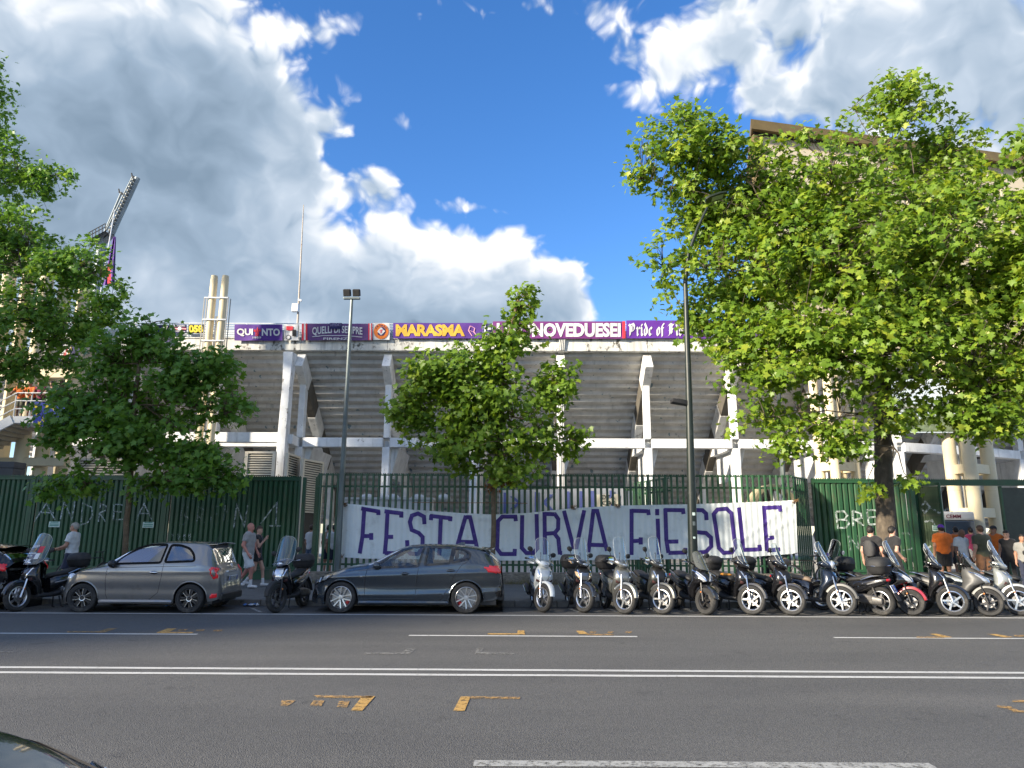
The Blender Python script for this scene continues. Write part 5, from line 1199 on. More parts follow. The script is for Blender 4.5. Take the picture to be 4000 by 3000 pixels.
# ------------------------------------------------------------------ scooters
def sgnpow(v, p): return math.copysign(abs(v)**p, v)
def ringx(x, zc, hw, hh, n=18, p=2.6, yc=0.): return [Vector((x, yc+hw*sgnpow(math.cos(2*math.pi*j/n), 2/p), zc+hh*sgnpow(math.sin(2*math.pi*j/n), 2/p))) for j in range(n)]
def ringz(z, xf, xb, hw, n=22, p=2.4): return [Vector(((xf+xb)/2+(xf-xb)/2*sgnpow(math.cos(2*math.pi*j/n), 2/p), hw*sgnpow(math.sin(2*math.pi*j/n), 2/p), z)) for j in range(n)]
def scoot_wheel(name, root, loc, steer, r, rr, w, rim_m, ns, style):
    e = bpy.data.objects.new(name, None); col.objects.link(e); e.parent = root; e.location = loc; e.rotation_euler = (0, 0, steer); e.empty_display_size = .1
    M = Matrix.Rotation(R(90), 4, 'X'); h = w/2
    t = MB(); t.lathe([(rr, -h*.55), (rr+.01, -h*.8), (r*.90, -h), (r*.965, -h*.75), (r, -h*.35), (r, h*.35), (r*.965, h*.75), (r*.90, h), (rr+.01, h*.8), (rr, h*.55)], 36, M, closed=True); t.build('tyre', RUBBER, e)
    m = MB(); m.lathe([(rr+.004, h*.60), (rr-.012, h*.66), (rr-.026, h*.45), (rr-.026, -h*.45), (rr-.012, -h*.66), (rr+.004, -h*.60)], 36, M)
    for k in range(ns):
        a = 2*math.pi*k/ns+.3
        lines = ((-.10, .04), (.10, .10)) if style == 'split' else ((0., 0.),)
        for (da, db) in lines:
            p0 = Vector((math.cos(a+da*2)*.035, math.sin(a+da*2)*.035)); p1 = Vector((math.cos(a+db*1.6+.18)*(rr-.018), math.sin(a+db*1.6+.18)*(rr-.018))) if style == 'split' else Vector((math.cos(a)*(rr-.018), math.sin(a)*(rr-.018)))
            d = (p1-p0).normalized(); n = Vector((-d.y, d.x)); w0, w1 = (.010, .009) if style == 'split' else (.020, .011)
            m.prism([tuple(p0+n*w0), tuple(p0-n*w0), tuple(p1-n*w1), tuple(p1+n*w1)], -h*.35, h*.35, lambda q, b, dd: M @ Vector((q, b, dd)))
    m.lathe([(0, h*.62), (.045, h*.60), (.05, 0), (.045, -h*.60), (0, -h*.62)], 16, M); m.build('rim', rim_m, e, ang=30)
    b = MB(); b.lathe([(.06, -h*.75), (.115, -h*.75), (.115, -h*.70), (.06, -h*.70)], 24, M, closed=True); b.build('brake_disc', STEEL, e)
    return e
SEATBLK = pm('black_seat_vinyl', (.02, .02, .021), .6, var=.2, vs=14, bump=.2, bs=90)
SEATTAN = pm('tan_seat_vinyl', (.19, .14, .10), .65, var=.15, vs=9, bump=.2, bs=90)
SHIELDGLASS = glass_mat('clear_windshield', (.86, .90, .88), 1.5, density=.055)
SMOKEGLASS = glass_mat('smoked_windshield', (.42, .43, .36), 1.4, density=.42)
GREYENG = pm('engine_alloy', (.14, .135, .13), .5, .6, var=.3, vs=14, bump=.3, bs=40, dirt=(.06, .055, .05), dirt_amt=.4, ds=8)
MIRRORB = pm('mirror_glass', (.75, .8, .85), .03, 1.0)
def scooter(label, wheel_px, heading, steer, sp, group='scooters parked side by side at the kerb', rear=False):
    """wheel_px: where the front (or rear) wheel touches the road; heading: direction it faces, degrees from +x"""
    rz = R(heading); F = G(*wheel_px); xw = -.67 if rear else .67
    o = Vector((F.x-math.cos(rz)*xw, F.y-math.sin(rz)*xw, 0)); root = empty('scooter', o, rz, label, 'scooter', group); root.rotation_euler = (R(sp.get('lean', -3)), 0, rz)
    P = sp['paint']; NM = sp.get('nose', BLACKP); kind = sp.get('kind', 'city')
    ax = Vector((.53, 0, .8)); Rs = Matrix.Rotation(R(steer), 3, Vector((-.42, 0, 1)).normalized())
    T = lambda v: Rs @ (Vector(v)-ax)+ax
    def fbuild(mb, name, m, parent=None, **k): mb.v = [tuple(T(v)) for v in mb.v]; return mb.build(name, m, parent or root, **k)
    r, rr = sp.get('r', .305), sp.get('rr', .215)
    w = T((.67, 0, r)); w.z = r
    scoot_wheel('front_wheel', root, w, R(steer), r, rr, sp.get('tw', .11), sp.get('rim', ALU), sp.get('ns', 5), sp.get('rstyle', 'split')); scoot_wheel('rear_wheel', root, (-.67, 0, r), 0, r, rr, sp.get('tw', .11)+.02, sp.get('rim', ALU), sp.get('ns', 5), sp.get('rstyle', 'split'))
    # fork, fender
    for s in (1, -1):
        mb = MB(); mb.tube((.672, s*.095, r-.01), (.60, s*.095, r+.22), .026, .024, 10); mb.tube((.60, s*.095, r+.22), (.525, s*.09, .80), .017, n=8); fbuild(mb, 'fork_leg', sp.get('fork', ALU))
        mb = MB(); mb.ell((.615, s*.128, r+.17), (.018, .012, .018), 8, 6); fbuild(mb, 'side_reflector', AMBER)
    fe = MB(); rings = []; hw = sp.get('tw', .11)/2+.018
    for k in range(17):
        a = R(12+k*138/16); rad = r+.045+.012*math.sin(k/16*math.pi); tap = .55+.45*math.sin(min(1, (k+1.5)/8)*math.pi/2)
        rings.append([Vector((.67+(rad-dr)*math.cos(a), s*hw*tap*q, r+(rad-dr)*math.sin(a))) for s, q, dr in ((-1, 1, .055), (-1, .92, .012), (-1, .5, -.006), (1, .5, -.006), (1, .92, .012), (1, 1, .055), (1, .85, .06), (-1, .85, .06))])
    fe.loft(rings); fbuild(fe, 'front_fender', sp.get('fender', P))
    # leg shield
    if kind == 'city': SE = [(.26, .28, .19, .12, 2.4), (.36, .315, .22, .165, 2.6), (.50, .37, .24, .195, 2.6), (.60, .47, .25, .21, 2.5), (.68, .58, .26, .212, 2.3), (.78, .585, .26, .205, 2.2), (.88, .53, .26, .185, 2.2), (.96, .44, .26, .14, 2.2), (1.0, .38, .27, .08, 2.2)]
    elif kind == 'sport': SE = [(.24, .29, .16, .14, 2.4), (.36, .33, .18, .19, 2.6), (.50, .38, .20, .22, 2.6), (.62, .52, .22, .225, 2.2), (.70, .72, .22, .215, 1.9), (.78, .70, .22, .215, 1.9), (.88, .60, .22, .20, 2.0), (.98, .46, .24, .15, 2.0), (1.04, .36, .26, .08, 2.2)]
    else: SE = [(.26, .28, .19, .12, 2.4), (.36, .315, .22, .165, 2.6), (.50, .37, .24, .19, 2.6), (.60, .47, .25, .195, 2.5), (.70, .60, .26, .175, 2.1), (.80, .585, .26, .16, 2.1), (.90, .52, .26, .13, 2.1), (.96, .46, .27, .09, 2.1)]
    mb = MB(); mb.loft([ringz(z, xf, xb, hw_, p=p) for z, xf, xb, hw_, p in SE]); mb.build('leg_shield', P, root, ang=50)
    zz = [q[0] for q in SE]
    def nose(y, z, off=.006):
        xf, xb, hw_, p = [float(np.interp(z, zz, [q[i] for q in SE])) for i in (1, 2, 3, 4)]
        u = min(.999, abs(y)/hw_); return Vector(((xf+xb)/2+((xf-xb)/2+off)*(1-u**p)**(1/p)+off*.3, y*(1+off*2), z))
    def nosepatch(poly, off, m, nm):
        b = MB(); d = dense(poly, .03); cy_ = sum(q[0] for q in d)/len(d); cz_ = sum(q[1] for q in d)/len(d); rings = []
        for k in (0, .35, .7, 1): rings.append([nose(cy_+(a-cy_)*k, cz_+(c-cz_)*k, off) for a, c in d])
        rings.append([nose(a, c, -.012) for a, c in d]); b.loft(rings, cap=False); return b.build(nm, m, root, ang=50)
    if kind == 'city':
        nosepatch([(-.085, .93), (.085, .93), (.10, .84), (.055, .70), (0, .655), (-.055, .70), (-.10, .84)], .010, NM, 'nose_panel')
        for s in (1, -1):
            b = MB(); strokes(b, [[(s*.145, .90), (s*.125, .80), (s*.07, .69), (0, .645)]], .022, lambda a, c: nose(a, c, .016), .02); b.build('chrome_trim', CHROME, root)
            nosepatch([(s*.10, .655), (s*.185, .70), (s*.175, .64), (s*.10, .615)], .010, sp.get('lamp', REDLAMP if False else pm('smoked_lamp', (.10, .045, .045), .1, coat=1.0)), 'position_lamp')
        if sp.get('grille'):
            b = MB()
            for k in range(8): strokes(b, [[(-.09+.006*k, .84-k*.022), (0, .83-k*.022), (.09-.006*k, .84-k*.022)]], .010, lambda a, c: nose(a, c, .020), .02)
            b.build('nose_grille', ALU, root)
            for s in (1, -1): nosepatch([(s*.10, .83), (s*.19, .86), (s*.185, .78), (s*.10, .70)], .014, pm('amber_clear_lamp', (.62, .40, .22), .12, coat=1.0), 'turn_signal')
    elif kind == 'sport':
        for s in (1, -1):
            nosepatch([(s*.035, .70), (s*.06, .78), (s*.16, .90), (s*.185, .85), (s*.15, .74), (s*.09, .68)], .012, LAMPGLASS, 'headlamp')
            b = MB(); strokes(b, [[(s*.20, .92), (s*.12, .80), (s*.02, .675)]], .016, lambda a, c: nose(a, c, .02), .02); b.build('lamp_trim', sp.get('trim', CHROME), root)
    else:
        for s in (-1, 0, 1):
            b = MB(); strokes(b, [[(s*.05, .93), (s*.06, .82), (s*.045, .70)]], .012, lambda a, c: nose(a, c, .012), .02); b.build('nose_rib', CHROME if s == 0 else P, root)
    if sp.get('emblem'):
        b = MB(); M = Matrix.Translation(nose(0, .86, .02)) @ Matrix.Rotation(R(75), 4, 'Y'); b.lathe([(0, .004), (.018, .003), (.02, 0)], 12, M); b.build('emblem', CHROME, root)
    # handlebar cowl, bars, levers, mirrors
    if kind != 'sport':
        cw = MB(); cw.loft([ringx(.22, 1.05, .10, .035), ringx(.27, 1.055, .17, .055), ringx(.36, 1.05, .185, .075), ringx(.44, 1.03, .15, .075), ringx(.50, 1.01, .10, .06), ringx(.525, 1.0, .05, .035)]); fbuild(cw, 'handlebar_cowl', sp.get('cowl', P), ang=50)
        if kind == 'round': hl = MB(); hl.ell((.50, 0, 1.05), (.07, .095, .10), 18, 10); fbuild(hl, 'headlamp', LAMPGLASS); hb = MB(); hb.ell((.465, 0, 1.05), (.09, .102, .107), 18, 10); fbuild(hb, 'headlamp_bowl', CHROME)
        else: hl = MB(); hl.ell((.475, 0, 1.015), (.058, .105, .05), 18, 8); fbuild(hl, 'headlamp', LAMPGLASS)
    else:
        cw = MB(); cw.loft([ringx(.20, 1.05, .12, .03), ringx(.30, 1.06, .16, .04), ringx(.38, 1.03, .10, .03)]); fbuild(cw, 'handlebar_cowl', BLACKP)
    mb = MB(); mb.path([(.20, -.36, 1.055), (.235, -.2, 1.06), (.26, 0, 1.06), (.235, .2, 1.06), (.20, .36, 1.055)], .013, 8); fbuild(mb, 'handlebar', MATTE)
    for s in (1, -1):
        mb = MB(); mb.tube((.215, s*.27, 1.058), (.198, s*.385, 1.054), .019, n=8); fbuild(mb, 'grip', MATTE)
        mb = MB(); mb.path([(.27, s*.19, 1.05), (.285, s*.27, 1.045), (.265, s*.38, 1.042)], [.012, .009, .007], 6); fbuild(mb, 'brake_lever', ALU)
        mb = MB(); mb.path([(.24, s*.22, 1.07), (.26, s*.27, 1.17), (.25, s*.315, 1.24)], .008, 6); fbuild(mb, 'mirror_stalk', MATTE)
        mi = MB(); Mm = Matrix.Rotation(R(s*14), 3, 'X'); mi.ell((.25, s*.335, 1.275), (.028, .075, .055), 14, 8, Mm); mo = fbuild(mi, 'mirror', sp.get('mirror', MATTE))
        mi = MB(); mi.lathe([(0, 0), (1, 0)], 16, Matrix.Translation((.221, s*.335, 1.275)) @ Matrix.Rotation(R(s*14), 4, 'X') @ Matrix.Rotation(R(-90), 4, 'Y') @ Matrix.Diagonal((.046, .064, 1, 1))); fbuild(mi, 'mirror_face', MIRRORB, mo)
    # windshield
    sh = sp.get('shield')
    if sh:
        zb, zt, xb, xt, hb, ht = {'tall': (1.04, 1.60, .50, .25, .20, .20), 'big': (.98, 1.66, .54, .22, .25, .21), 'sport': (.93, 1.33, .60, .30, .20, .15), 'low': (1.0, 1.30, .50, .30, .16, .14)}[sh]
        if sp.get('zt'): zt = sp['zt']
        nu, nv_ = 24, 20; A = np.zeros((nu+1, nv_+1, 3))
        for i in range(nu+1):
            for j in range(nv_+1):
                v = j/nv_; u = -1+2*i/nu; wid = (hb+(ht-hb)*v)*(1+.10*math.sin(v*math.pi))*(1 if v < .72 else math.sqrt(max(.0, 1-((v-.72)/.28)**2.6))*.96+.04)*(1 if v > .12 else .72+.28*v/.12)
                A[i, j] = T((xb+(xt-xb)*v-.11*(u*wid/.22)**2, u*wid, zb+(zt-zb)*v))
        gm_ = SMOKEGLASS if sp.get('smoke') else SHIELDGLASS
        ws = link('windshield', grid_mesh('windshield', A, gm_), root)
        edge = [A[0, j] for j in range(nv_+1)]+[A[i, nv_] for i in range(1, nu)]+[A[nu, j] for j in range(nv_, -1, -1)]
        b = MB(); b.path(edge, .0035, 5); b.build('windshield_edge', pm('windshield_rim', (.55, .58, .56), .3) if not sp.get('smoke') else MATTE, ws)
        for s in (1, -1): b = MB(); b.path([(.42, s*.12, 1.06), (.40, s*.12, zb+(zt-zb)*.30), (xb+(xt-xb)*.38-.03, s*.12, zb+(zt-zb)*.36)], .006, 5); b.ell((xb+(xt-xb)*.38-.03, s*.12, zb+(zt-zb)*.36), (.012, .012, .012), 8, 6); fbuild(b, 'windshield_stay', MATTE)
        if sp.get('hand_guard'):
            for s in (1, -1):
                B_ = np.array([[T((.30+.05*math.sin(q*3)-.02*k, s*(.20+.16*k), .97+.17*q*(1-.25*k))) for q in np.linspace(0, 1, 6)] for k in np.linspace(0, 1, 6)]); link('hand_guard', grid_mesh('hand_guard', B_, gm_), root)
        if sp.get('stickers'):
            def wpt(u, v, off=.006): x = xb+(xt-xb)*v; wy_ = u; return T((x-.11*(wy_/.22)**2+off, wy_, zb+(zt-zb)*v+off*.4))
            STW = pm('white_sticker', (.7, .7, .7), .5); STY = pm('yellow_sticker', (.7, .45, .04), .5); STN = pm('navy_sticker', (.02, .02, .10), .5); STR = pm('red_sticker', (.55, .03, .05), .5)
            def quad(u0, u1, v0, v1, m, nm='sticker', off=.006): b = MB(); b.add([wpt(u0, v0, off), wpt(u1, v0, off), wpt(u1, v1, off), wpt(u0, v1, off)], [(0, 1, 2, 3)]); return b.build(nm, m, ws, smooth=False)
            quad(-.13, .10, .20, .62, STN, off=.004)
            for (u0, u1, v0, v1, m) in ((-.12, .06, .40, .50, STY), (-.12, .09, .32, .37, STW), (-.12, .04, .25, .29, STW), (.11, .19, .36, .56, STR), (.10, .17, .16, .34, STW), (-.19, -.14, .12, .52, STW), (-.10, -.05, .05, .18, STW), (-.02, .05, .08, .16, STW)): quad(u0, u1, v0, v1, m, off=.008)
            b = MB(); put_text(b, 'FIRENZE', .09, .60, -.12, .53, lambda a, c: wpt(a, c, .009), .02); b.build('sticker_text', STW, ws, smooth=False)
            b = MB(); put_text(b, 'ULTRAS', .07, .50, -.12, .41, lambda a, c: wpt(a, c, .011), .02); b.build('sticker_text', STN, ws, smooth=False)
    # floor, body, seat
    mb = MB(); mb.loft([ringx(.30, .31, .15, .06), ringx(.2, .30, .18, .05), ringx(0, .30, .185, .05), ringx(-.15, .32, .18, .07), ringx(-.3, .36, .15, .09)]); mb.build('floorboard', sp.get('floor', MATTE), root)
    if kind == 'sport': mb = MB(); mb.loft([ringx(.28, .46, .10, .15), ringx(.1, .46, .11, .14), ringx(-.1, .48, .12, .15)]); mb.build('centre_tunnel', P, root)
    bs = [(.02, .50, .115, .17), (-.08, .55, .145, .18), (-.25, .59, .165, .155), (-.45, .64, .165, .13), (-.65, .695, .14, .10), (-.80, .735, .10, .07), (-.90, .765, .05, .035)]
    mb = MB(); mb.loft([ringx(x, z, w_, h_, p=2.8) for x, z, w_, h_ in bs]); mb.build('rear_body', P, root, ang=50)
    for s in (1, -1):
        mb = MB(); strokes(mb, [[(-.06, .56), (-.30, .60), (-.58, .685), (-.80, .745)]], .02, lambda a, c: (a, s*(float(np.interp(-a, [-.02, .08, .25, .45, .65, .80], [.115, .145, .165, .165, .14, .10]))+.003), c), .05); mb.build('side_trim', sp.get('trim', CHROME), root)
    ss = [(.05, .70, .07, .035), (-.02, .725, .115, .05), (-.18, .745, .135, .055), (-.34, .765, .14, .055), (-.42, .80, .135, .055), (-.58, .825, .12, .05), (-.70, .83, .08, .03)]
    mb = MB(); mb.loft([ringx(x, z, w_, h_, p=2.4) for x, z, w_, h_ in ss]); mb.build('seat', sp.get('seat', SEATBLK), root, ang=60)
    if sp.get('pillow'): mb = MB(); mb.ell((-.20, 0, .79), (.16, .13, .045), 14, 8); mb.build('seat_pad', sp['pillow'], root)
    # engine, exhaust, tail, stand
    mb = MB(); mb.loft([ringx(-.20, .36, .05, .09, yc=.11), ringx(-.40, .345, .065, .105, yc=.13), ringx(-.60, .325, .06, .095, yc=.13), ringx(-.76, .315, .045, .07, yc=.12)]); mb.box((-.40, .185, .345), (.34, .03, .12)); mb.build('engine_case', GREYENG, root, ang=45)
    mb = MB(); mb.path([(-.30, -.14, .27), (-.42, -.17, .28), (-.50, -.175, .33)], .02, 8); mb.path([(-.46, -.175, .31), (-.58, -.18, .36), (-.86, -.185, .46), (-.93, -.185, .485)], [.045, .062, .062, .04], 14); mb.build('exhaust_muffler', sp.get('muffler', BLACKP), root)
    mb = MB(); mb.path([(-.50, -.238, .34), (-.84, -.245, .47)], [.02, .028], 8); mb.build('heat_shield', CHROME, root)
    for s in (1, -1):
        mb = MB(); mb.tube((-.66, s*.11, r+.02), (-.56, s*.10, .62), .013, n=8)
        for k in range(7): t = .3+k*.09; c0 = Vector((-.66, s*.11, r+.02)).lerp(Vector((-.56, s*.10, .62)), t); mb.ell(c0, (.027, .027, .012), 8, 4)
        mb.build('shock_absorber', GREYENG, root)
        mb = MB(); mb.path([(-.22, s*.09, .26), (-.25, s*.14, .03), (-.31, s*.15, .012)], .013, 6); mb.build('stand_leg', MATTE, root)
        mb = MB(); mb.path([(-.36, s*.155, .74), (-.60, s*.165, .83), (-.80, s*.11, .86)], .013, 6); mb.build('grab_rail', sp.get('rail', ALU), root)
    mb = MB(); mb.ell((-.885, 0, .755), (.03, .085, .035), 14, 8); mb.build('tail_lamp', REDLAMP, root)
    mb = MB(); mb.loft([[(-.80, -.08, .70), (-.80, .08, .70), (-.82, .08, .68), (-.82, -.08, .68)], [(-.98, -.085, .52), (-.98, .085, .52), (-.995, .085, .51), (-.995, -.085, .51)], [(-1.06, -.08, .34), (-1.06, .08, .34), (-1.075, .08, .335), (-1.075, -.08, .335)]]); mb.build('rear_mudguard', MATTE, root)
    plate(root, (-.975, 0, .575), (R(-25), 0, R(-90)), sp.get('plate'), .17, .17)
    if sp.get('case'):
        cz = .90; cs = sp.get('cs', 1.0); cx = -.72
        MB().bx(cx-.16, cx+.16, -.12, .12, cz-.05, cz-.02).build('case_rack', MATTE, root, smooth=False, bevel=.01)
        b = MB(); b.loft([ringz(cz+h*cs, cx+.20*q*cs, cx-.20*q*cs, .25*q*cs, p=3.2) for h, q in ((-.02, .70), (.0, .80), (.06, .92), (.13, .99), (.135, 1.0))]); b.build('top_case', sp.get('case_m', MATTE), root, ang=50)
        b = MB(); b.loft([ringz(cz+h*cs, cx+.20*q*cs, cx-.20*q*cs, .25*q*cs, p=3.2) for h, q in ((.14, 1.02), (.155, 1.02), (.20, .98), (.26, .88), (.295, .68), (.305, .4))]); b.build('top_case_lid', sp.get('lid_m', MATTE), root, ang=50)
        if sp['case'] == 'pad': b = MB(); b.ell((cx+.19*cs, 0, cz+.19*cs), (.045, .19*cs, .085*cs), 16, 8); b.build('backrest_pad', sp.get('pad_m', SEATBLK), root)
        if sp.get('case_trim'): b = MB(); b.path([Vector((cx+.205*cs*math.cos(a), .255*cs*math.sin(a), cz+.145*cs)) for a in np.linspace(0, 2*math.pi, 29)[:-1]], .008, 5, closed=True); b.build('case_trim', ALU, root)
    return root
PW = paint('pearl_white', (.52, .56, .58), .1, .3); PSIL = paint('silver_grey', (.23, .235, .22), .7, .35); PDG = paint('dark_graphite', (.05, .052, .05), .6, .38); PB = paint('scooter_black', (.010, .010, .012), .2, .22); PNAVY = paint('midnight_blue', (.012, .018, .032), .4, .2); PMATG = pm('matt_grey_paint', (.10, .10, .098), .5, .3, var=.1, vs=6); PLG = paint('light_silver', (.36, .38, .37), .5, .35)
WHITEP = paint('white_scooter', (.6, .62, .63), .05, .3); REDP = paint('red_scooter', (.30, .01, .018), .05, .3)
SMOKEP = pm('mirror_blue', (.08, .30, .75), .03, .9)
C = [
 ('black scooter with a sticker covered windshield left of the grey hatchback', (62, 2389), -111, 5, dict(paint=PB, nose=PB, shield='big', stickers=True, case='box', lean=4, hand_guard=True, fork=ALU)),
 ('black scooter with a huge clear windshield parked between the two cars', (1076, 2394), -98, -14, dict(paint=PB, nose=LAMPGLASS, shield='big', case='box', rim=DARKRIM, rstyle='plain', ns=5, fork=BLACKP, fender=MATTE, lean=3, zt=1.62)),
 ('pearl white scooter nearest the dark hatchback', (2125, 2392), -82, 28, dict(paint=PW, nose=pm('pale_silver_panel', (.42, .46, .48), .3, .5), shield='tall', hand_guard=True)),
 ('black scooter with a chromed grille on its nose and a round top case', (2284, 2393), -80, 30, dict(paint=PB, nose=BLACKP, grille=True, shield='tall', case='box', hand_guard=True, rstyle='plain')),
 ('silver grey scooter with a grey edged top case', (2444, 2399), -78, 32, dict(paint=PSIL, nose=PSIL, shield='tall', zt=1.63, case='pad', lid_m=MATTE, case_trim=True, hand_guard=True)),
 ('graphite scooter without a top case and with a clear windshield', (2590, 2400), -74, 32, dict(paint=PDG, nose=BLACKP, shield='tall', zt=1.64, hand_guard=True)),
 ('black sport scooter with a smoked windshield and twin headlamps', (2762, 2402), -74, 16, dict(paint=PB, kind='sport', shield='sport', smoke=True, r=.285, rr=.175, tw=.135, rim=DARKRIM, rstyle='plain', fork=BLACKP, muffler=MATTE)),
 ('black scooter with an orange seat panel and a padded top case', (2941, 2402), -67, 30, dict(paint=PB, nose=GLOSSBLK, shield='tall', case='pad', pillow=pm('orange_vinyl', (.55, .23, .03), .6), muffler=CHROME)),
 ('black scooter with a padded top case left of the tan seated one', (3096, 2404), -64, 30, dict(paint=PB, nose=BLACKP, shield='tall', zt=1.5, case='pad', case_trim=False)),
 ('dark blue scooter with a tan seat and a round chrome headlamp', (3292, 2405), -45, 12, dict(paint=PNAVY, kind='round', seat=SEATTAN, shield='tall', zt=1.55, case='pad', pad_m=SEATTAN, rim=ALU, rstyle='plain', ns=7, emblem=True, mirror=CHROME, fender=PMATG)),
 ('black scooter parked tail outwards with its licence plate showing', (3448, 2405), 128, 0, dict(paint=PB, shield='tall', case='box', case_trim=True, cs=1.08, rr=.21, mirror=MATTE, plate='EK\n95440')),
 ('white nosed scooter with a red front fender', (3565, 2405), -48, 14, dict(paint=PB, nose=WHITEP, kind='sport', shield='tall', zt=1.58, case='box', fender=REDP, rim=DARKRIM, rstyle='plain', fork=BLACKP, trim=WHITEP, r=.275, rr=.17, tw=.13)),
 ('black scooter with bright split spoke wheels before the open gateway', (3727, 2407), -46, 20, dict(paint=PB, nose=BLACKP, shield='tall', zt=1.52)),
 ('matt grey sport scooter with a dark visor windshield', (3868, 2408), -44, 8, dict(paint=PMATG, kind='sport', shield='sport', smoke=True, rim=DARKRIM, rstyle='plain', ns=6, fork=BLACKP, r=.29, rr=.2, tw=.14)),
 ('silver scooter cut off by the right edge', (3985, 2405), -50, 20, dict(paint=PLG, nose=PSIL, shield='tall', hand_guard=True)),
 ('dark scooter mostly beyond the right edge', (4130, 2398), -55, 10, dict(paint=PB, shield='tall', smoke=True)),
]
for lb, px, hd_, st_, sp in C: scooter(lb, px, hd_, st_, sp, rear=(hd_ == 128))
# ------------------------------------------------------------------ people: one continuous skin each, clothes as pieces over it
def surfnet(fn, lo, hi, h):
    ax = [np.arange(lo[i], hi[i]+h, h) for i in range(3)]; X, Y, Z = np.meshgrid(*ax, indexing='ij'); P = np.stack([X, Y, Z], -1)
    V = fn(P.reshape(-1, 3)).reshape(X.shape); ins = V < 0
    n = V.shape; cs = np.zeros((n[0]-1, n[1]-1, n[2]-1, 3)); cnt = np.zeros(cs.shape[:3])
    cor = [(i, j, k) for i in (0, 1) for j in (0, 1) for k in (0, 1)]
    sl = lambda c: (slice(c[0], n[0]-1+c[0]), slice(c[1], n[1]-1+c[1]), slice(c[2], n[2]-1+c[2]))
    for a in cor:
        for ax_ in range(3):
            if a[ax_] == 0:
                b = list(a); b[ax_] = 1; b = tuple(b); va, vb = V[sl(a)], V[sl(b)]; cr = (va < 0) != (vb < 0)
                t = np.where(cr, va/np.where(np.abs(va-vb) < 1e-12, 1, va-vb), 0); cnt += cr
                for q in range(3): cs[..., q] += np.where(cr, a[q]+(t if q == ax_ else 0), 0)
    act = cnt > 0; idx = -np.ones(act.shape, int); idx[act] = np.arange(act.sum())
    I = np.argwhere(act); verts = (I+cs[act]/cnt[act][:, None])*h+np.array(lo)
    faces = []
    for a in range(3):
        b, c = (a+1) % 3, (a+2) % 3
        s0 = [slice(None)]*3; s1 = [slice(None)]*3; s0[a] = slice(0, n[a]-1); s1[a] = slice(1, n[a])
        ch = ins[tuple(s0)] != ins[tuple(s1)]; E_ = np.argwhere(ch); ok = (E_[:, b] > 0) & (E_[:, c] > 0) & (E_[:, b] < n[b]-1) & (E_[:, c] < n[c]-1); E_ = E_[ok]
        q = []
        for db, dc in ((1, 1), (0, 1), (0, 0), (1, 0)):
            e = E_.copy(); e[:, b] -= db; e[:, c] -= dc; q.append(idx[e[:, 0], e[:, 1], e[:, 2]])
        q = np.stack(q, 1); fl = ins[E_[:, 0], E_[:, 1], E_[:, 2]]; q[~fl] = q[~fl][:, ::-1]; faces.append(q)
    return verts, np.concatenate(faces)
def cone_d(P, a, b, ra, rb):
    a, b = np.array(a), np.array(b); ab = b-a; t = np.clip(((P-a)@ab)/max(1e-9, ab@ab), 0, 1); return np.linalg.norm(P-a-t[:, None]*ab, axis=1)-(ra+(rb-ra)*t)
def ell_d(P, c, r):
    r = np.array(r); q = (P-np.array(c))/r; k = np.linalg.norm(q, axis=1); return (k-1)*r.min()*np.where(k > 1, 1, 1)*np.clip(1, 0, 1)
def smin(ds, k):
    o = ds[0]
    for d in ds[1:]:
        h = np.clip(.5+.5*(d-o)/k, 0, 1); o = d*(1-h)+o*h-k*h*(1-h)
    return o
def skin_m(c, nm): return pm('skin_'+nm, c, .55, var=.10, vs=9, spec=.4)
SK = {'fair': skin_m((.46, .27, .20), 'fair'), 'tan': skin_m((.36, .19, .125), 'tan'), 'brown': skin_m((.17, .085, .055), 'brown'), 'red': skin_m((.44, .19, .145), 'red')}
def cloth_m(nm, c): return pm('cloth_'+nm, c, .85, var=.14, vs=7, bump=.5, bs=14, sheen=.2)
CLM = dict(white=cloth_m('white', (.52, .54, .55)), grey=cloth_m('grey', (.27, .265, .26)), black=cloth_m('black', (.013, .013, .015)), navy=cloth_m('navy', (.015, .02, .045)), orange=cloth_m('orange', (.62, .14, .015)), olive=cloth_m('olive', (.055, .06, .035)), maroon=cloth_m('maroon', (.22, .02, .07)), khaki=cloth_m('khaki', (.19, .15, .10)), brown=cloth_m('brown', (.16, .075, .035)), jean=cloth_m('jean', (.05, .09, .16)), check=cloth_m('check', (.22, .22, .21)), camo=cloth_m('camo', (.10, .10, .065)), dgreen=cloth_m('dgreen', (.02, .05, .035)))
HAIR = dict(dark=pm('dark_hair', (.012, .009, .007), .6, bump=.8, bs=50, stretch=(1, 1, .3)), grey=pm('grey_hair', (.30, .28, .25), .65, bump=.8, bs=50, stretch=(1, 1, .3)), brown=pm('brown_hair', (.055, .03, .016), .6, bump=.8, bs=50, stretch=(1, 1, .3)))
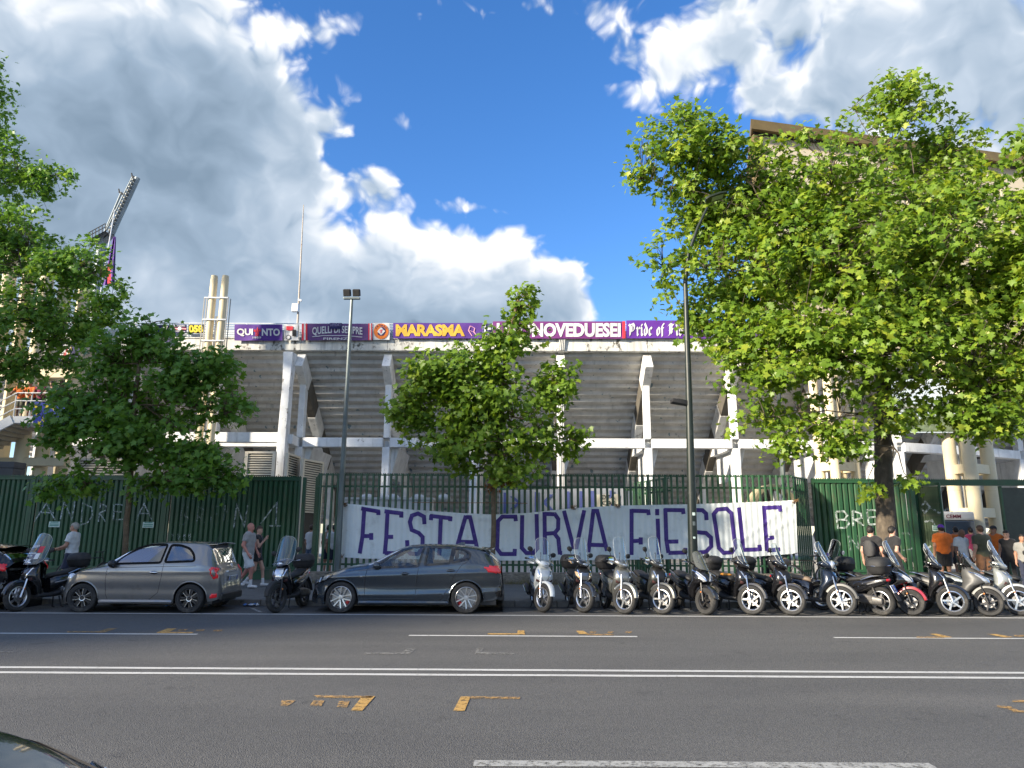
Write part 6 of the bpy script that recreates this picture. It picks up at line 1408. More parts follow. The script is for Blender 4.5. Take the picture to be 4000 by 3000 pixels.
def person(label, loc, face, H=1.78, skin='tan', shirt='white', sleeve=.62, legs='shorts', leg_c='navy', hair='dark', hair_long=False, bald=False, cap=None, shoes='white', socks=None, pose=None, build=1.0, group=None, look=0, nod=0, h=.019):
    k = H/1.78; root = empty('person', loc, R(face), label, 'person', group)
    J = dict(pel=(0, 0, .95), che=(0, 0, 1.26), nek=(-.01, 0, 1.47), hed=(.015, 0, 1.645), sL=(0, .185, 1.42), sR=(0, -.185, 1.42), eL=(-.02, .24, 1.14), eR=(-.02, -.24, 1.14), wL=(.06, .245, .89), wR=(.06, -.245, .89), hL=(0, .095, .92), hR=(0, -.095, .92), kL=(.02, .10, .50), kR=(.02, -.10, .50), aL=(0, .105, .085), aR=(0, -.105, .085))
    if pose: J.update(pose)
    J = {a: np.array(b, float)*k for a, b in J.items()}; w = build
    hd = J['hed']; ch, sh_ = math.cos(R(look)), math.sin(R(look)); cn, sn = math.cos(R(nod)), math.sin(R(nod))
    Mh = np.array([[ch*cn, -sh_, ch*sn], [sh_*cn, ch, sh_*sn], [-sn, 0, cn]])
    hp = lambda x, y, z: hd+Mh@np.array([x, y, z])*k
    c = lambda a, b, ra, rb: (lambda P: cone_d(P, J[a] if isinstance(a, str) else a, J[b] if isinstance(b, str) else b, ra*k, rb*k))
    che, pel = J['che'], J['pel']; up = (che-pel)/np.linalg.norm(che-pel)
    def torso(P, g=0.): return smin([ell_d(P, che+up*.05*k, np.array([.115*w+g, .185*w+g, .24+g])*k), ell_d(P, (che+pel)/2, np.array([.105*w+g, .155*w+g, .22+g])*k), ell_d(P, pel, np.array([.115*w+g, .165*w+g, .15+g])*k), cone_d(P, J['sL']*.9+J['nek']*.1, J['sR']*.9+J['nek']*.1, (.062+g)*k, (.062+g)*k)], .06*k)
    arms = [c('sL', 'eL', .055*w, .042*w), c('eL', 'wL', .042*w, .029), c('sR', 'eR', .055*w, .042*w), c('eR', 'wR', .042*w, .029)]
    legp = [c('hL', 'kL', .085*w, .058*w), c('kL', 'aL', .056*w, .036), c('hR', 'kR', .085*w, .058*w), c('kR', 'aR', .056*w, .036)]
    feet = []
    for s in 'LR':
        a = J['a'+s]; f = a+np.array([.155, 0, -.05])*k; f[2] = max(.03*k, f[2]) if a[2] < .15*k else a[2]-.06*k; feet.append((a+np.array([-.04*k, 0, -.045*k]), f))
    def body(P):
        ds = [torso(P), cone_d(P, J['nek'], hp(-.01, 0, -.06), .06*k, .055*k)]+[f(P) for f in arms]+[f(P) for f in legp]+[cone_d(P, a, b, .036*k, .032*k) for a, b in feet]
        for s in 'LR':
            d = J['w'+s]-J['e'+s]; d /= np.linalg.norm(d); ds.append(cone_d(P, J['w'+s], J['w'+s]+d*.075*k, .030*k, .034*k))
        d = smin(ds, .035*k)
        hl = (P-hd)@Mh
        head = smin([ell_d(hl, np.array([-.005, 0, .025])*k, np.array([.098, .076, .105])*k), ell_d(hl, np.array([.022, 0, -.045])*k, np.array([.070, .060, .070])*k), cone_d(hl, np.array([.088, 0, .012])*k, np.array([.104, 0, -.022])*k, .010*k, .015*k), ell_d(hl, np.array([-.005, .078, -.012])*k, np.array([.026, .012, .034])*k), ell_d(hl, np.array([-.005, -.078, -.012])*k, np.array([.026, .012, .034])*k), ell_d(hl, np.array([.075, 0, -.062])*k, np.array([.022, .030, .010])*k)], .022*k)
        return smin([d, head], .03*k)
    allp = np.array(list(J.values())+[f for _, f in feet]+[hd+np.array([0, 0, .16*k])]); lo = allp.min(0)-.24*k; hi = allp.max(0)+.24*k; lo[2] = -.02
    vs, fs = surfnet(body, lo, hi, h)
    me = bpy.data.meshes.new('body'); V = vs.tolist(); Fc = fs.tolist()
    hand = MB()
    for s, sg in (('L', 1), ('R', -1)):
        d = Vector(J['w'+s]-J['e'+s]).normalized(); lat = Vector((1, 0, 0))-d*d.x
        lat = lat.normalized() if lat.length > .2 else Vector((0, 1, 0)); nm_ = d.cross(lat)*sg; b0 = Vector(J['w'+s])+d*.085*k
        for q, (o, L_) in enumerate(((-.026, .058), (-.009, .070), (.009, .074), (.026, .066))):
            p = b0+lat*o*k; hand.path([p, p+(d*.55+nm_*.12)*L_*k, p+(d*.95+nm_*.45)*L_*k], [.0105*k, .0095*k, .007*k], 6)
        p = Vector(J['w'+s])+d*.03*k+lat*.03*k; hand.path([p, p+(d*.5+lat*.45)*.05*k, p+(d*.95+lat*.4)*.062*k], [.012*k, .011*k, .008*k], 6)
    b = len(V); V += [list(v) for v in hand.v]; Fc += [[i+b for i in f] for f in hand.f]
    me.from_pydata(V, [], Fc); me.materials.append(SK[skin]); me.polygons.foreach_set('use_smooth', [True]*len(me.polygons)); me.update(); link('body', me, root)
    def piece(nm, fn, m, lo_, hi_, h=h):
        v, f = surfnet(fn, lo_, hi_, h)
        if len(v) == 0: return
        me = bpy.data.meshes.new(nm); me.from_pydata(v.tolist(), [], f.tolist()); me.materials.append(m); me.polygons.foreach_set('use_smooth', [True]*len(me.polygons)); me.update(); return link(nm, me, root)
    rng = random.Random(hash(label) % 999)
    ph = rng.uniform(0, 6)
    def wr(P): return .006*k*np.sin(P[:, 2]*34/k+P[:, 1]*21+ph)*np.sin(P[:, 0]*17+P[:, 1]*9-P[:, 2]*12)
    if shirt:
        hem = pel[2]-(.06 if sleeve > .1 else -.02)*k
        def shf(P):
            ds = [torso(P, .018*w)]
            if sleeve > .05:
                for s in 'LR':
                    e = J['s'+s]+(J['e'+s]-J['s'+s])*sleeve; t = cone_d(P, J['s'+s], J['s'+s]+(J['e'+s]-J['s'+s])*1.0, .078*k*w, .072*k*w); dr = (J['e'+s]-J['s'+s]); dr /= np.linalg.norm(dr); ds.append(np.maximum(t, (P-e)@dr))
            d = smin(ds, .03*k)+wr(P)
            d = np.maximum(d, hem-P[:, 2]); return np.maximum(d, -(np.linalg.norm((P-(J['nek']+np.array([.02, 0, .05])*k))*np.array([1, 1, 1]), axis=1)-.088*k))
        piece('shirt' if sleeve > .1 else 'vest_top', shf, CLM[shirt], np.array([lo[0], lo[1], hem-.05]), np.array([hi[0], hi[1], J['nek'][2]+.14*k]))
    if legs:
        frac = {'shorts': .92, 'short': .45, 'long': 2.}[legs]
        def lgf(P):
            ds = [np.maximum(torso(P, .012), np.maximum(P[:, 2]-(pel[2]+.06*k), (pel[2]-.20*k)-P[:, 2]))]
            for s in 'LR':
                h, kn, an = J['h'+s], J['k'+s], J['a'+s]
                if frac <= 1: dr = kn-h; L_ = np.linalg.norm(dr); dr = dr/L_; ds.append(np.maximum(cone_d(P, h, kn+dr*.1, .105*k*w, .098*k*w), (P-(h+dr*L_*frac))@dr))
                else: dr = (an-kn)/np.linalg.norm(an-kn); ds += [cone_d(P, h, kn, .098*k*w, .075*k*w), np.maximum(cone_d(P, kn, an, .074*k*w, .058*k), (P-(an-dr*.02))@dr)]
            return smin(ds, .025*k)+wr(P)*.8
        piece('shorts' if frac <= 1 else 'trousers', lgf, CLM[leg_c], np.array([lo[0], lo[1], 0.]), np.array([hi[0], hi[1], pel[2]+.10*k]))
    shm = {'white': pm('white_trainers', (.62, .62, .61), .5), 'black': pm('black_trainers', (.02, .02, .02), .6), 'brown': pm('brown_shoes', (.12, .06, .03), .6)}[shoes]
    for s, (a, b) in zip('LR', feet):
        A, B = a, b
        an = J['a'+s]
        piece('shoe', lambda P: np.maximum(smin([cone_d(P, A+np.array([0, 0, .005]), B, .046*k, .040*k), cone_d(P, an+np.array([-.015, 0, -.03])*k, an+np.array([-.01, 0, -.005])*k, .052*k, .044*k)], .02), P[:, 2]-(an[2]+.012*k)), shm, np.minimum(A, B)-.09, np.maximum(A, B)+np.array([.09, .09, .14]), .012)
        if socks:
            kn = J['k'+s]; dr = (kn-an)/np.linalg.norm(kn-an); piece('sock', lambda P: np.maximum(cone_d(P, an, an+dr*.19*k, .042*k, .046*k), (P-(an+dr*.15*k))@dr), pm('white_sock', (.6, .6, .6), .9), an-.1, an+dr*.2*k+.1, .012)
    if not bald:
        def hrf(P):
            hl = (P-hd)@Mh; d = ell_d(hl, np.array([-.012, 0, .034])*k, np.array([.112, .090, .113])*k)
            lim = np.minimum(hl[:, 2]-(.035+.0)*k, 99); keep = np.minimum(-(hl[:, 2]-.055*k), hl[:, 0]-(-.005)*k)      # below the hairline only behind the ears
            d = np.maximum(d, np.minimum(keep, (hl[:, 0]-.085*k)*0+keep)); d = np.maximum(d, -(hl[:, 2]+.085*k))
            if hair_long: d = smin([d, cone_d(hl, np.array([-.06, 0, .03])*k, np.array([-.085, 0, -.20])*k, .075*k, .055*k)], .03)
            return d+.006*k*np.sin(P[:, 0]*70+ph)*np.sin(P[:, 1]*80)*np.sin(P[:, 2]*60)
        piece('hair', hrf, HAIR[hair], hd-np.array([.2, .17, .33]), hd+np.array([.17, .17, .2]), .0125)
    if cap:
        def cpf(P):
            hl = (P-hd)@Mh; d = np.maximum(ell_d(hl, np.array([-.005, 0, .045])*k, np.array([.118, .097, .110])*k), .045*k-hl[:, 2]); bill = np.maximum(ell_d(hl, np.array([.12, 0, .055])*k, np.array([.085, .075, .05])*k), np.abs(hl[:, 2]-.055*k)-.008); return np.minimum(d, bill)
        piece('cap', cpf, cap, hd-np.array([.2, .2, .1]), hd+np.array([.25, .2, .2]), .0125)
    for s in (1, -1):
        e = MB(); e.ell(hp(.083, s*.032, .018), (.010*k, .013*k, .009*k), 8, 6); e.build('eye', pm('eye_dark', (.02, .015, .012), .2), root)
    return root
WALK = dict(kL=(.16, .09, .53), aL=(.20, .09, .10), kR=(-.02, -.09, .50), aR=(-.26, -.09, .16), eL=(-.10, .24, 1.16), wL=(-.02, .23, .92), eR=(.05, -.25, 1.15), wR=(.20, -.22, .95))
WALK2 = dict(kR=(.15, -.09, .53), aR=(.17, -.09, .10), kL=(-.03, .09, .50), aL=(-.27, .09, .15), eR=(-.10, -.24, 1.16), wR=(-.02, -.23, .92), eL=(.05, .25, 1.15), wL=(.20, .22, .95))
LEANB = dict(che=(.10, 0, 1.22), nek=(.18, 0, 1.42), hed=(.25, 0, 1.58), sL=(.16, .185, 1.38), sR=(.16, -.185, 1.38), eL=(.28, .26, 1.16), wL=(.46, .18, 1.06), eR=(.28, -.26, 1.16), wR=(.46, -.18, 1.06))
def at(px, Y, z=SW): return Vector((W(px, 2100, Y).x, Y, z))
person('man in a white tee and navy shorts standing at the far left', at(288, 20.1), 186, 1.80, 'tan', 'white', .62, 'shorts', 'navy', 'grey', pose=dict(eL=(.06, .25, 1.16), wL=(.30, .20, 1.08), eR=(.08, -.24, 1.17), wR=(.32, -.14, 1.08), kL=(.09, .10, .51), aL=(.14, .11, .10), kR=(-.12, -.10, .54), aR=(-.30, -.11, .20)), shoes='white', build=1.08)
person('bald man in a grey tee and white shorts walking past the fence', at(975, 20.9), -4, 1.83, 'red', 'grey', .62, 'shorts', 'white', bald=True, socks=True, pose=dict(WALK2, wL=(.16, .25, .95), wR=(.12, -.25, .92), eR=(-.05, -.26, 1.17)), build=1.10)
person('woman in a black top and shorts walking beside the bald man', at(1010, 21.5), 0, 1.74, 'fair', 'black', .0, 'short', 'black', 'brown', socks=True, pose=dict(WALK, eR=(.10, -.20, 1.17), wR=(.22, -.06, 1.38)), build=.92, look=-20)
YG = 'people inside the open gateway'
person('young man in black with a small backpack left of the trunk', at(3402, 19.35), 48, 1.80, 'fair', 'black', .6, 'long', 'black', 'dark', shoes='black', pose=dict(wR=(.12, -.25, .90)), build=.96)
person('young man in black standing in front of the thick trunk', at(3486, 19.2), 10, 1.79, 'fair', 'black', .6, 'long', 'black', 'dark', shoes='black', pose=dict(WALK2, wR=(.10, -.20, .97)), build=1.0, look=10)
person('steward in orange with a purple cap seen from behind', at(3680, 24.2), 75, 1.90, 'tan', 'orange', .7, 'shorts', 'black', 'dark', cap=pm('purple_cap', (.12, .03, .34), .7), shoes='black', build=1.12, group=YG)
person('dark haired man in orange seen from behind in the gateway', at(3737, 26.2), 80, 1.86, 'tan', 'orange', .6, 'shorts', 'black', 'dark', build=1.0, group=YG)
person('man with shaved head in a pale tee looking down', at(3752, 22.3), -70, 1.76, 'brown', 'white', .62, 'shorts', 'olive', bald=True, build=1.1, group=YG, nod=32, pose=dict(hed=(.05, 0, 1.63)))
person('man in an olive tee and brown shorts seen from behind', at(3832, 22.1), 96, 1.86, 'fair', 'olive', .62, 'shorts', 'brown', 'brown', build=1.16, group=YG)
person('man in orange and a dark cap facing left in the gateway', at(3885, 25.0), -150, 1.88, 'tan', 'orange', .6, 'shorts', 'navy', 'dark', cap=pm('dark_cap', (.03, .028, .028), .7), build=1.05, group=YG)
person('man in a maroon shirt farther back by the pillars', at(3795, 29.5), 85, 1.86, 'tan', 'maroon', .62, 'shorts', 'grey', 'dark', group=YG)
person('woman in a sleeveless black top with dark hair tied back', at(3932, 22.6), -140, 1.72, 'fair', 'black', .0, 'long', 'black', 'dark', hair_long=True, build=.92, group=YG, nod=10)
person('person in a checked shirt at the right edge', at(3992, 21.6), -120, 1.60, 'tan', 'check', .62, 'long', 'navy', 'dark', hair_long=True, group=YG)
person('person in an orange shirt glimpsed left of the half open gate leaf', at(3600, 26.4), 40, 1.76, 'tan', 'orange', .6, 'shorts', 'brown', 'dark', group=YG)
person('person in white and khaki glimpsed through the gap by the railings', at(1216, 27.6), 60, 1.84, 'tan', 'white', .6, 'shorts', 'jean', 'brown')
person('person in a khaki tee behind the railings left of the banner', at(1283, 28.2), 75, 1.84, 'tan', 'khaki', .6, 'shorts', 'navy', 'dark')
person('person in a pale shirt behind the railings beside the lamp post', at(1306, 27.4), 100, 1.86, 'tan', 'white', .6, 'shorts', 'navy', 'dark')
for i, (px, lbl, sh_) in enumerate(((1700, 'person in grey behind the white banner', 'grey'), (1640, 'person in navy behind the white banner', 'navy'))):
    person(lbl, at(px, 28.5), 60+i*50, 1.72, 'tan', sh_, .6, 'shorts', 'navy', 'dark', h=.022)
# a small rucksack on the first young man
bp = at(3402, 19.35); a = R(48); back = Vector((-math.cos(a), -math.sin(a), 0))
mb = MB(); mb.loft([ringz(z, .08, -.08, hw_, p=3) for z, hw_ in ((0, .10), (.05, .15), (.2, .16), (.33, .14), (.40, .08))]); bag = tag(mb.build('backpack', pm('black_nylon', (.018, .018, .02), .6, var=.3, vs=12, dirt=(.3, .3, .3), dirt_amt=.15, ds=14), loc=bp+back*.235+Vector((0, 0, 1.02)), rot=(0, 0, a)), 'black drawstring backpack on the young man left of the trunk', 'backpack')
# ------------------------------------------------------------------ lamp posts and masts
GALV = pm('weathered_galvanised', (.14, .165, .165), .5, .5, var=.35, vs=5, dirt=(.10, .12, .115), dirt_amt=.4, ds=4, stretch=(1, 1, .25))
DKGREEN = pm('dark_green_post', (.010, .017, .013), .45, var=.25, vs=6, dirt=(.05, .05, .045), dirt_amt=.25, ds=6)
LED = pm('lamp_diffuser', (.30, .33, .28), .2)
def base_at(px, Y): return Vector((W(px, 2200, Y).x, Y, SW))
Yp = FENCE_Y-.35
b0 = base_at(1318, Yp); lp = empty('lamp_post', b0, label='grey galvanised lamp post with twin floodlights left of the banner', cat='lamp post')
t0 = W(1374, 1172, Yp)-b0
mb = MB(); mb.path([(0, 0, 0), (t0.x*.5, 0, t0.z*.5), tuple(t0)], [.105, .08, .05], 8); mb.build('post', GALV, lp)
MB().box(t0+Vector((0, 0, .06)), (.56, .12, .07)).build('crossbar', GALV, lp, smooth=False, bevel=.01)
for s in (-.16, .16):
    f = MB(); f.box(t0+Vector((s, -.06, .24)), (.24, .14, .24), Matrix.Rotation(R(25), 3, 'X')); 
    fo = f.build('floodlight', MATTE, lp, smooth=False, bevel=.02)
    for k in range(5): MB().box(t0+Vector((s-.10+k*.05, .06, .27)), (.012, .09, .2), Matrix.Rotation(R(25), 3, 'X')).build('cooling_fin', MATTE, fo, smooth=False)
Yd = 18.7
b0 = base_at(2706, Yd); dl = empty('street_lamp', b0, label='slender dark green street lamp standing before the white banner', cat='street lamp')
pts = [Vector((0, 0, 0))]+[W(a, b, Yd)-b0 for a, b in ((2703, 2000), (2690, 1500), (2677, 1100), (2690, 990), (2725, 890), (2762, 812))]
mb = MB(); mb.path(pts, [.125, .115, .085, .06, .05, .042, .038], 14); mb.build('post', DKGREEN, dl)
hc = W(2795, 772, Yd)-b0; Mh_ = Matrix.Rotation(R(-18), 3, 'Y') @ Matrix.Rotation(R(-14), 3, 'X')
mb = MB(); mb.loft([[hc+Mh_ @ Vector((x, y*w_, z)) for y, z in ((-1, -.02), (1, -.02), (.85, .06), (-.85, .06))] for x, w_ in ((-.30, .09), (-.2, .15), (.12, .17), (.33, .12))]); mb.build('lamp_head', DKGREEN, dl, bevel=.01)
mb = MB(); mb.add([hc+Mh_ @ Vector((x, y, -.026)) for x, y in ((-.12, -.10), (.22, -.10), (.22, .10), (-.12, .10))], [(0, 1, 2, 3)]); mb.build('lamp_glass', LED, dl, smooth=False)
c = W(2655, 1572, Yd)-b0; mb = MB(); mb.loft([[c+Vector((x, y*w_, z)) for y, z in ((-1, -.05-x*.2), (1, -.05-x*.2), (1, .07-x*.1), (-1, .07-x*.1))] for x, w_ in ((.22, .06), (.05, .14), (-.22, .16))]); mb.build('small_floodlight', MATTE, dl, bevel=.01)
for (a, b, w_, h_, m) in ((2706, 2008, .075, .075, PALE), (2707, 2045, .07, .10, GALV), (2708, 2100, .06, .05, PALE)):
    p = W(a, b, Yd)-b0; mb = MB(); r_ = .119
    A = np.array([[(p.x+r_*math.sin(t), -r_*math.cos(t), p.z+z) for z in np.linspace(-h_/2, h_/2, 2)] for t in np.linspace(-w_/2/r_, w_/2/r_, 8)]); link('sticker', grid_mesh('sticker', A, m), dl)
Yr = FENCE_Y+.45
b0 = base_at(3074, Yr); rp = empty('lamp_post', b0, label='weathered grey post rising into the right hand tree', cat='lamp post')
mb = MB(); t1 = W(3040, 1500, Yr)-b0; mb.path([(0, 0, 0), tuple(t1)], [.10, .07], 8); mb.build('post', GALV, rp); MB().box((0, 0, .06), (.3, .3, .12)).build('base', GALV, rp, smooth=False)
Ym = SY+.6
zt_ = W(2000, 1330, SY-.7).z
b0 = Vector((W(1160, 1330, Ym).x, Ym, zt_)); am = empty('antenna_mast', b0, label='thin antenna mast with a small white box on the stadium rim', cat='mast')
mb = MB(); tp = W(1186, 800, Ym)-b0; mb.path([(0, 0, -.3), tuple(tp*.45), tuple(tp)], [.075, .05, .025], 8); mb.build('pole', pm('pale_rusty_pole', (.38, .34, .29), .6, var=.3, vs=3, dirt=(.2, .09, .04), dirt_amt=.35, ds=3), am)
bxp = W(1160, 1205, Ym)-b0; MB().box(bxp+Vector((-.05, -.12, 0)), (.36, .22, .48)).build('equipment_box', RAILW, am, smooth=False, bevel=.02); MB().box(bxp+Vector((.18, -.1, .45)), (.22, .12, .12), Matrix.Rotation(R(20), 3, 'Y')).build('camera_unit', RAILW, am, smooth=False, bevel=.02)
# ------------------------------------------------------------------ twin flues left of the stand
CREAM = pm('cream_paint', (.58, .50, .33), .6, var=.12, vs=1.5, dirt=(.40, .34, .22), dirt_amt=.25, ds=1.5, stretch=(1, 1, .3))
Yf = 35.3; xa_, xb_ = W(823, 1240, Yf).x, W(867, 1240, Yf).x
fl = empty('twin_flues', ((xa_+xb_)/2, Yf, SW), label='pair of tall cream flue pipes left of the stadium banners', cat='chimney'); zt_ = W(845, 1078, Yf).z-SW
for x in (xa_, xb_):
    mb = MB(); xx = x-(xa_+xb_)/2; mb.path([(xx, 0, 0), (xx, 0, zt_-.3), (xx, 0, zt_)], [.185, .185, .165], 18); mb.build('flue', CREAM, fl)
mb = MB(); mb.tube((0, .1, 0), (0, .1, zt_-2.2), .08, n=10); mb.build('inner_pipe', RAILW, fl)
for py in (1168, 1253, 1335):
    z = W(845, py, Yf).z-SW; mb = MB(); mb.tube((-.62, -.2, z), (.62, -.2, z), .045, n=8); mb.build('clamp_bar', RAILW, fl)
for s in (-1, 1):
    z0_, z1_ = W(845, 1400, Yf).z-SW, W(845, 1165, Yf).z-SW; [MB().bx(s*.62-.02, s*.62+.02, q-.02, q+.02, z0_, z1_).build('cage_bar', pm('grey_cage_steel', (.30, .29, .27), .6), fl, smooth=False) for q in (-.2, .1)]
# ------------------------------------------------------------------ beige block on clustered pillars
BEIGE = pm('beige_render', (.50, .42, .29), .8, var=.1, vs=.7, dirt=(.36, .31, .22), dirt_amt=.25, ds=.8, stretch=(1, 1, .25))
BRONZE = pm('bronze_fascia', (.16, .115, .045), .55, .2, var=.15, vs=2)
Yk = 34.0; cnr = W(2945, 487, Yk); zr = cnr.z
def y_for_z(px, py, z): d = ray(px, py); t = (z-CH)/d.z; return CAM+d*t
far = y_for_z(4000, 628, zr); dv = (far-cnr); dv.z = 0; dvn = dv.normalized(); nv_ = Vector((dvn.y, -dvn.x, 0)) if dvn.y*0-dvn.x < 0 else Vector((-dvn.y, dvn.x, 0))
if nv_.y > 0: nv_ = -nv_
Lb = dv.length*1.15; zb_ = W(3000, 1330, Yk).z
bb = empty('beige_block', (cnr.x, cnr.y, SW), math.atan2(dvn.y, dvn.x), label='beige office block on pillars half hidden by the bright plane tree', cat='building')
_iv = Matrix.Rotation(-math.atan2(dvn.y, dvn.x), 3, 'Z'); bk = _iv @ Vector((.325, 1, 0))*9
def plan(g): return [(-g, -g), (Lb+g, -g), (Lb+g+bk.x, bk.y+g), (bk.x-g, bk.y+g)]
def blk(g, z0_, z1_, nm, m): mb = MB(); mb.prism(plan(g), z0_-SW, z1_-SW, lambda a, b, d: (a, b, d)); return mb.build(nm, m, bb, smooth=False)
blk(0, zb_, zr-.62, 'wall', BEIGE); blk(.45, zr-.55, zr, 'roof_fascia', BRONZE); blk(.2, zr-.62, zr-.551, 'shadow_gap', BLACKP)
MB().bx(-.12, .35, -.12, .35, zb_-SW, zr-SW-.625).build('corner_trim', BRONZE, bb, smooth=False)
LOUV = pm('louvre_metal', (.38, .33, .24), .6, var=.1, vs=2)
pan = MB().bx(0, 1.9, 0, .05, 0, 2.6).mesh('facade_panel', pm('pale_panel', (.56, .49, .36), .7, var=.06, vs=1), smooth=False); lv = MB().bx(0, 1.5, 0, .06, 0, .05).mesh('louvre_slat', pm('dark_louvre', (.10, .09, .07), .6), smooth=False)
for i in range(int(Lb/2.1)):
    for j in range(5):
        z = zr-SW-1.0-2.75*(j+1)
        if z < zb_: break
        link('facade_panel', pan, bb, loc=(.5+i*2.1, -.06, z))
        if (i+j) % 3 == 1:
            for q in range(8): link('louvre_slat', lv, bb, loc=(.7+i*2.1, -.11, z+1.0+q*.09))
blk(-.1, zb_-.45, zb_-.004, 'floor_slab', FRAME)
PILL = pm('cream_pillar_paint', (.66, .57, .38), .65, var=.08, vs=1.2, dirt=(.46, .39, .26), dirt_amt=.2, ds=2)
def cluster(label, Yc, pxs, r_, links, ztop):
    c0 = Vector((W(pxs[0][0], 1900, Yc).x, Yc, SW)); root = empty('pillar_cluster', c0, label=label, cat='pillars', group='pillar clusters under the beige block')
    P_ = []
    for px, dy in pxs:
        p = Vector((W(px, 1900, Yc+dy).x, Yc+dy, SW))-c0; P_.append(p); mb = MB()
        mb.lathe([(r_*1.0, 0), (r_, ztop*.33), (r_*1.03, ztop*.33+.01), (r_*1.03, ztop*.33+.05), (r_, ztop*.33+.06), (r_, ztop*.62), (r_*1.03, ztop*.62+.01), (r_*1.03, ztop*.62+.05), (r_, ztop*.62+.06), (r_, ztop)], 24, Matrix.Translation(p)); mb.build('pillar', PILL, root)
    for py in links:
        z = W(pxs[0][0], py, Yc).z-SW
        for a, b in ((0, 1), (1, 2), (2, 3), (3, 0)):
            if b < len(P_) and a < len(P_):
                d = (P_[b]-P_[a]).normalized(); mb = MB(); mb.beam(P_[a]+d*r_*.9+Vector((0, 0, z)), P_[b]-d*r_*.9+Vector((0, 0, z)), .26, .40); mb.build('link_beam', PILL, root, smooth=False, bevel=.01)
cluster('four cream pillars joined by short beams left of the thick trunk', 33.5, [(3210, 0), (3268, -.9), (3348, 0), (3296, .9)], .215, (1826, 1652), zb_-SW-.45)
cluster('four cream pillars seen through the open gateway on the right', 31.5, [(3726, 0), (3800, -1.0), (3872, 0), (3790, 1.0)], .27, (2004, 1836, 1660), zb_-SW-.45)
# printed board hung between the pillars
bp0, bp1 = W(3478, 1690, 31.0), W(3772, 1699, 31.0); zb1 = W(3600, 1470, 31.0).z
bo = empty('printed_board', ((bp0.x+bp1.x)/2, 31.0, bp0.z), label='large printed board with pale sky and trees hanging behind the trunk', cat='board'); wb_ = bp1.x-bp0.x; hb_ = zb1-bp0.z
MB().bx(-wb_/2, wb_/2, 0, .04, 0, hb_).build('board', pm('board_sky_print', (.47, .55, .62), .5, var=.08, vs=.6), bo, smooth=False)
mb = MB(); n = 24; pts_ = [(-wb_/2+.02, .05), (wb_/2-.02, .05)]+[(wb_/2-.02-(wb_-.04)*i/n, hb_*(.34+.07*math.sin(i*2.1)+.05*math.sin(i*5.3))) for i in range(n+1)]; mb.prism(pts_, -.004, -.008, lambda a, b, d: (a, d, b)); mb.build('printed_trees', pm('board_tree_print', (.13, .17, .10), .6, var=.5, vs=5), bo, smooth=False)
mb = MB(); mb.prism([(-wb_*.45, hb_*.40), (wb_*.30, hb_*.36), (wb_*.44, hb_*.46), (-wb_*.3, hb_*.50)], -.002, -.006, lambda a, b, d: (a, d, b)); mb.build('printed_building', pm('board_building_print', (.30, .33, .30), .6, var=.3, vs=4), bo, smooth=False)
mb = MB(); put_text(mb, 'Nord', -wb_*.45, hb_*.80, -wb_*.30, hb_*.72, lambda a, b: (a, -.006, b), .01); mb.build('printed_text', INK, bo, smooth=False)
# ------------------------------------------------------------------ stair tower on the left
Yt = 34.0
def wp(px, py, Y=Yt): return W(px, py, Y)
stc = empty('stair_tower', (wp(110, 1900).x, Yt, SW), label='cream stair tower with round columns behind the left trees', cat='building'); so = Vector((wp(110, 1900).x, Yt, SW))
def sb(mb, name, m, **k): mb.v = [tuple(Vector(v)-so) for v in mb.v]; return mb.build(name, m, stc, **k)
for px, dy in ((95, 0), (175, .6), (20, 1.2), (255, 1.5), (-60, .3)):
    x = wp(px, 1700, Yt+dy).x; mb = MB(); mb.lathe([(.31, 0), (.31, 15.5)], 24, Matrix.Translation((x, Yt+dy, SW))); sb(mb, 'column', CREAM)
for py0, py1 in ((1443, 1477), (1788, 1820)):
    z0_, z1_ = wp(100, py1).z, wp(100, py0).z; mb = MB(); mb.bx(wp(-120, 1600).x, wp(285, 1600).x, Yt-.15, Yt+.35, z0_, z1_); sb(mb, 'ring_beam', CREAM, smooth=False, bevel=.02)
zl = wp(80, 1640, 33.0).z; xl0, xl1 = wp(66, 1640, 32.2).x, wp(345, 1640, 32.2).x
mb = MB(); mb.bx(xl0, xl1, 31.9, 34.5, zl-.32, zl); sb(mb, 'landing', RAILW, smooth=False, bevel=.02)
RIDGE = 11
for i in range(RIDGE):
    x1 = xl0-i*.30; mb = MB(); mb.bx(x1-.31, x1, 31.95, 33.7, zl-.30-i*.17-.16, zl-.30-i*.17+.10); sb(mb, 'stair_step', pm('warm_concrete', (.42, .36, .27), .8, var=.1, vs=2), smooth=False)
mb = MB(); mb.beam((xl0, 31.9, zl-.16), (xl0-3.3, 31.9, zl-.16-1.87), .10, .42); sb(mb, 'stringer', RAILW, smooth=False)
for q in range(3):
    h_ = .35+q*.37; mb = MB(); mb.path([(xl0-3.3, 31.95, zl-1.87+h_), (xl0, 31.95, zl+h_), (xl1, 31.95, zl+h_)], .028, 8); sb(mb, 'handrail', RAILW)
for i in range(9):
    x = xl0+i*.72 if i < 5 else xl0-(i-4)*.8; zz_ = zl if i < 5 else zl-(i-4)*.8*.567; mb = MB(); mb.tube((x, 31.95, zz_-.1), (x, 31.95, zz_+1.09), .03, n=8); sb(mb, 'rail_post', RAILW)
PG = 'people leaning on the stair tower rail'
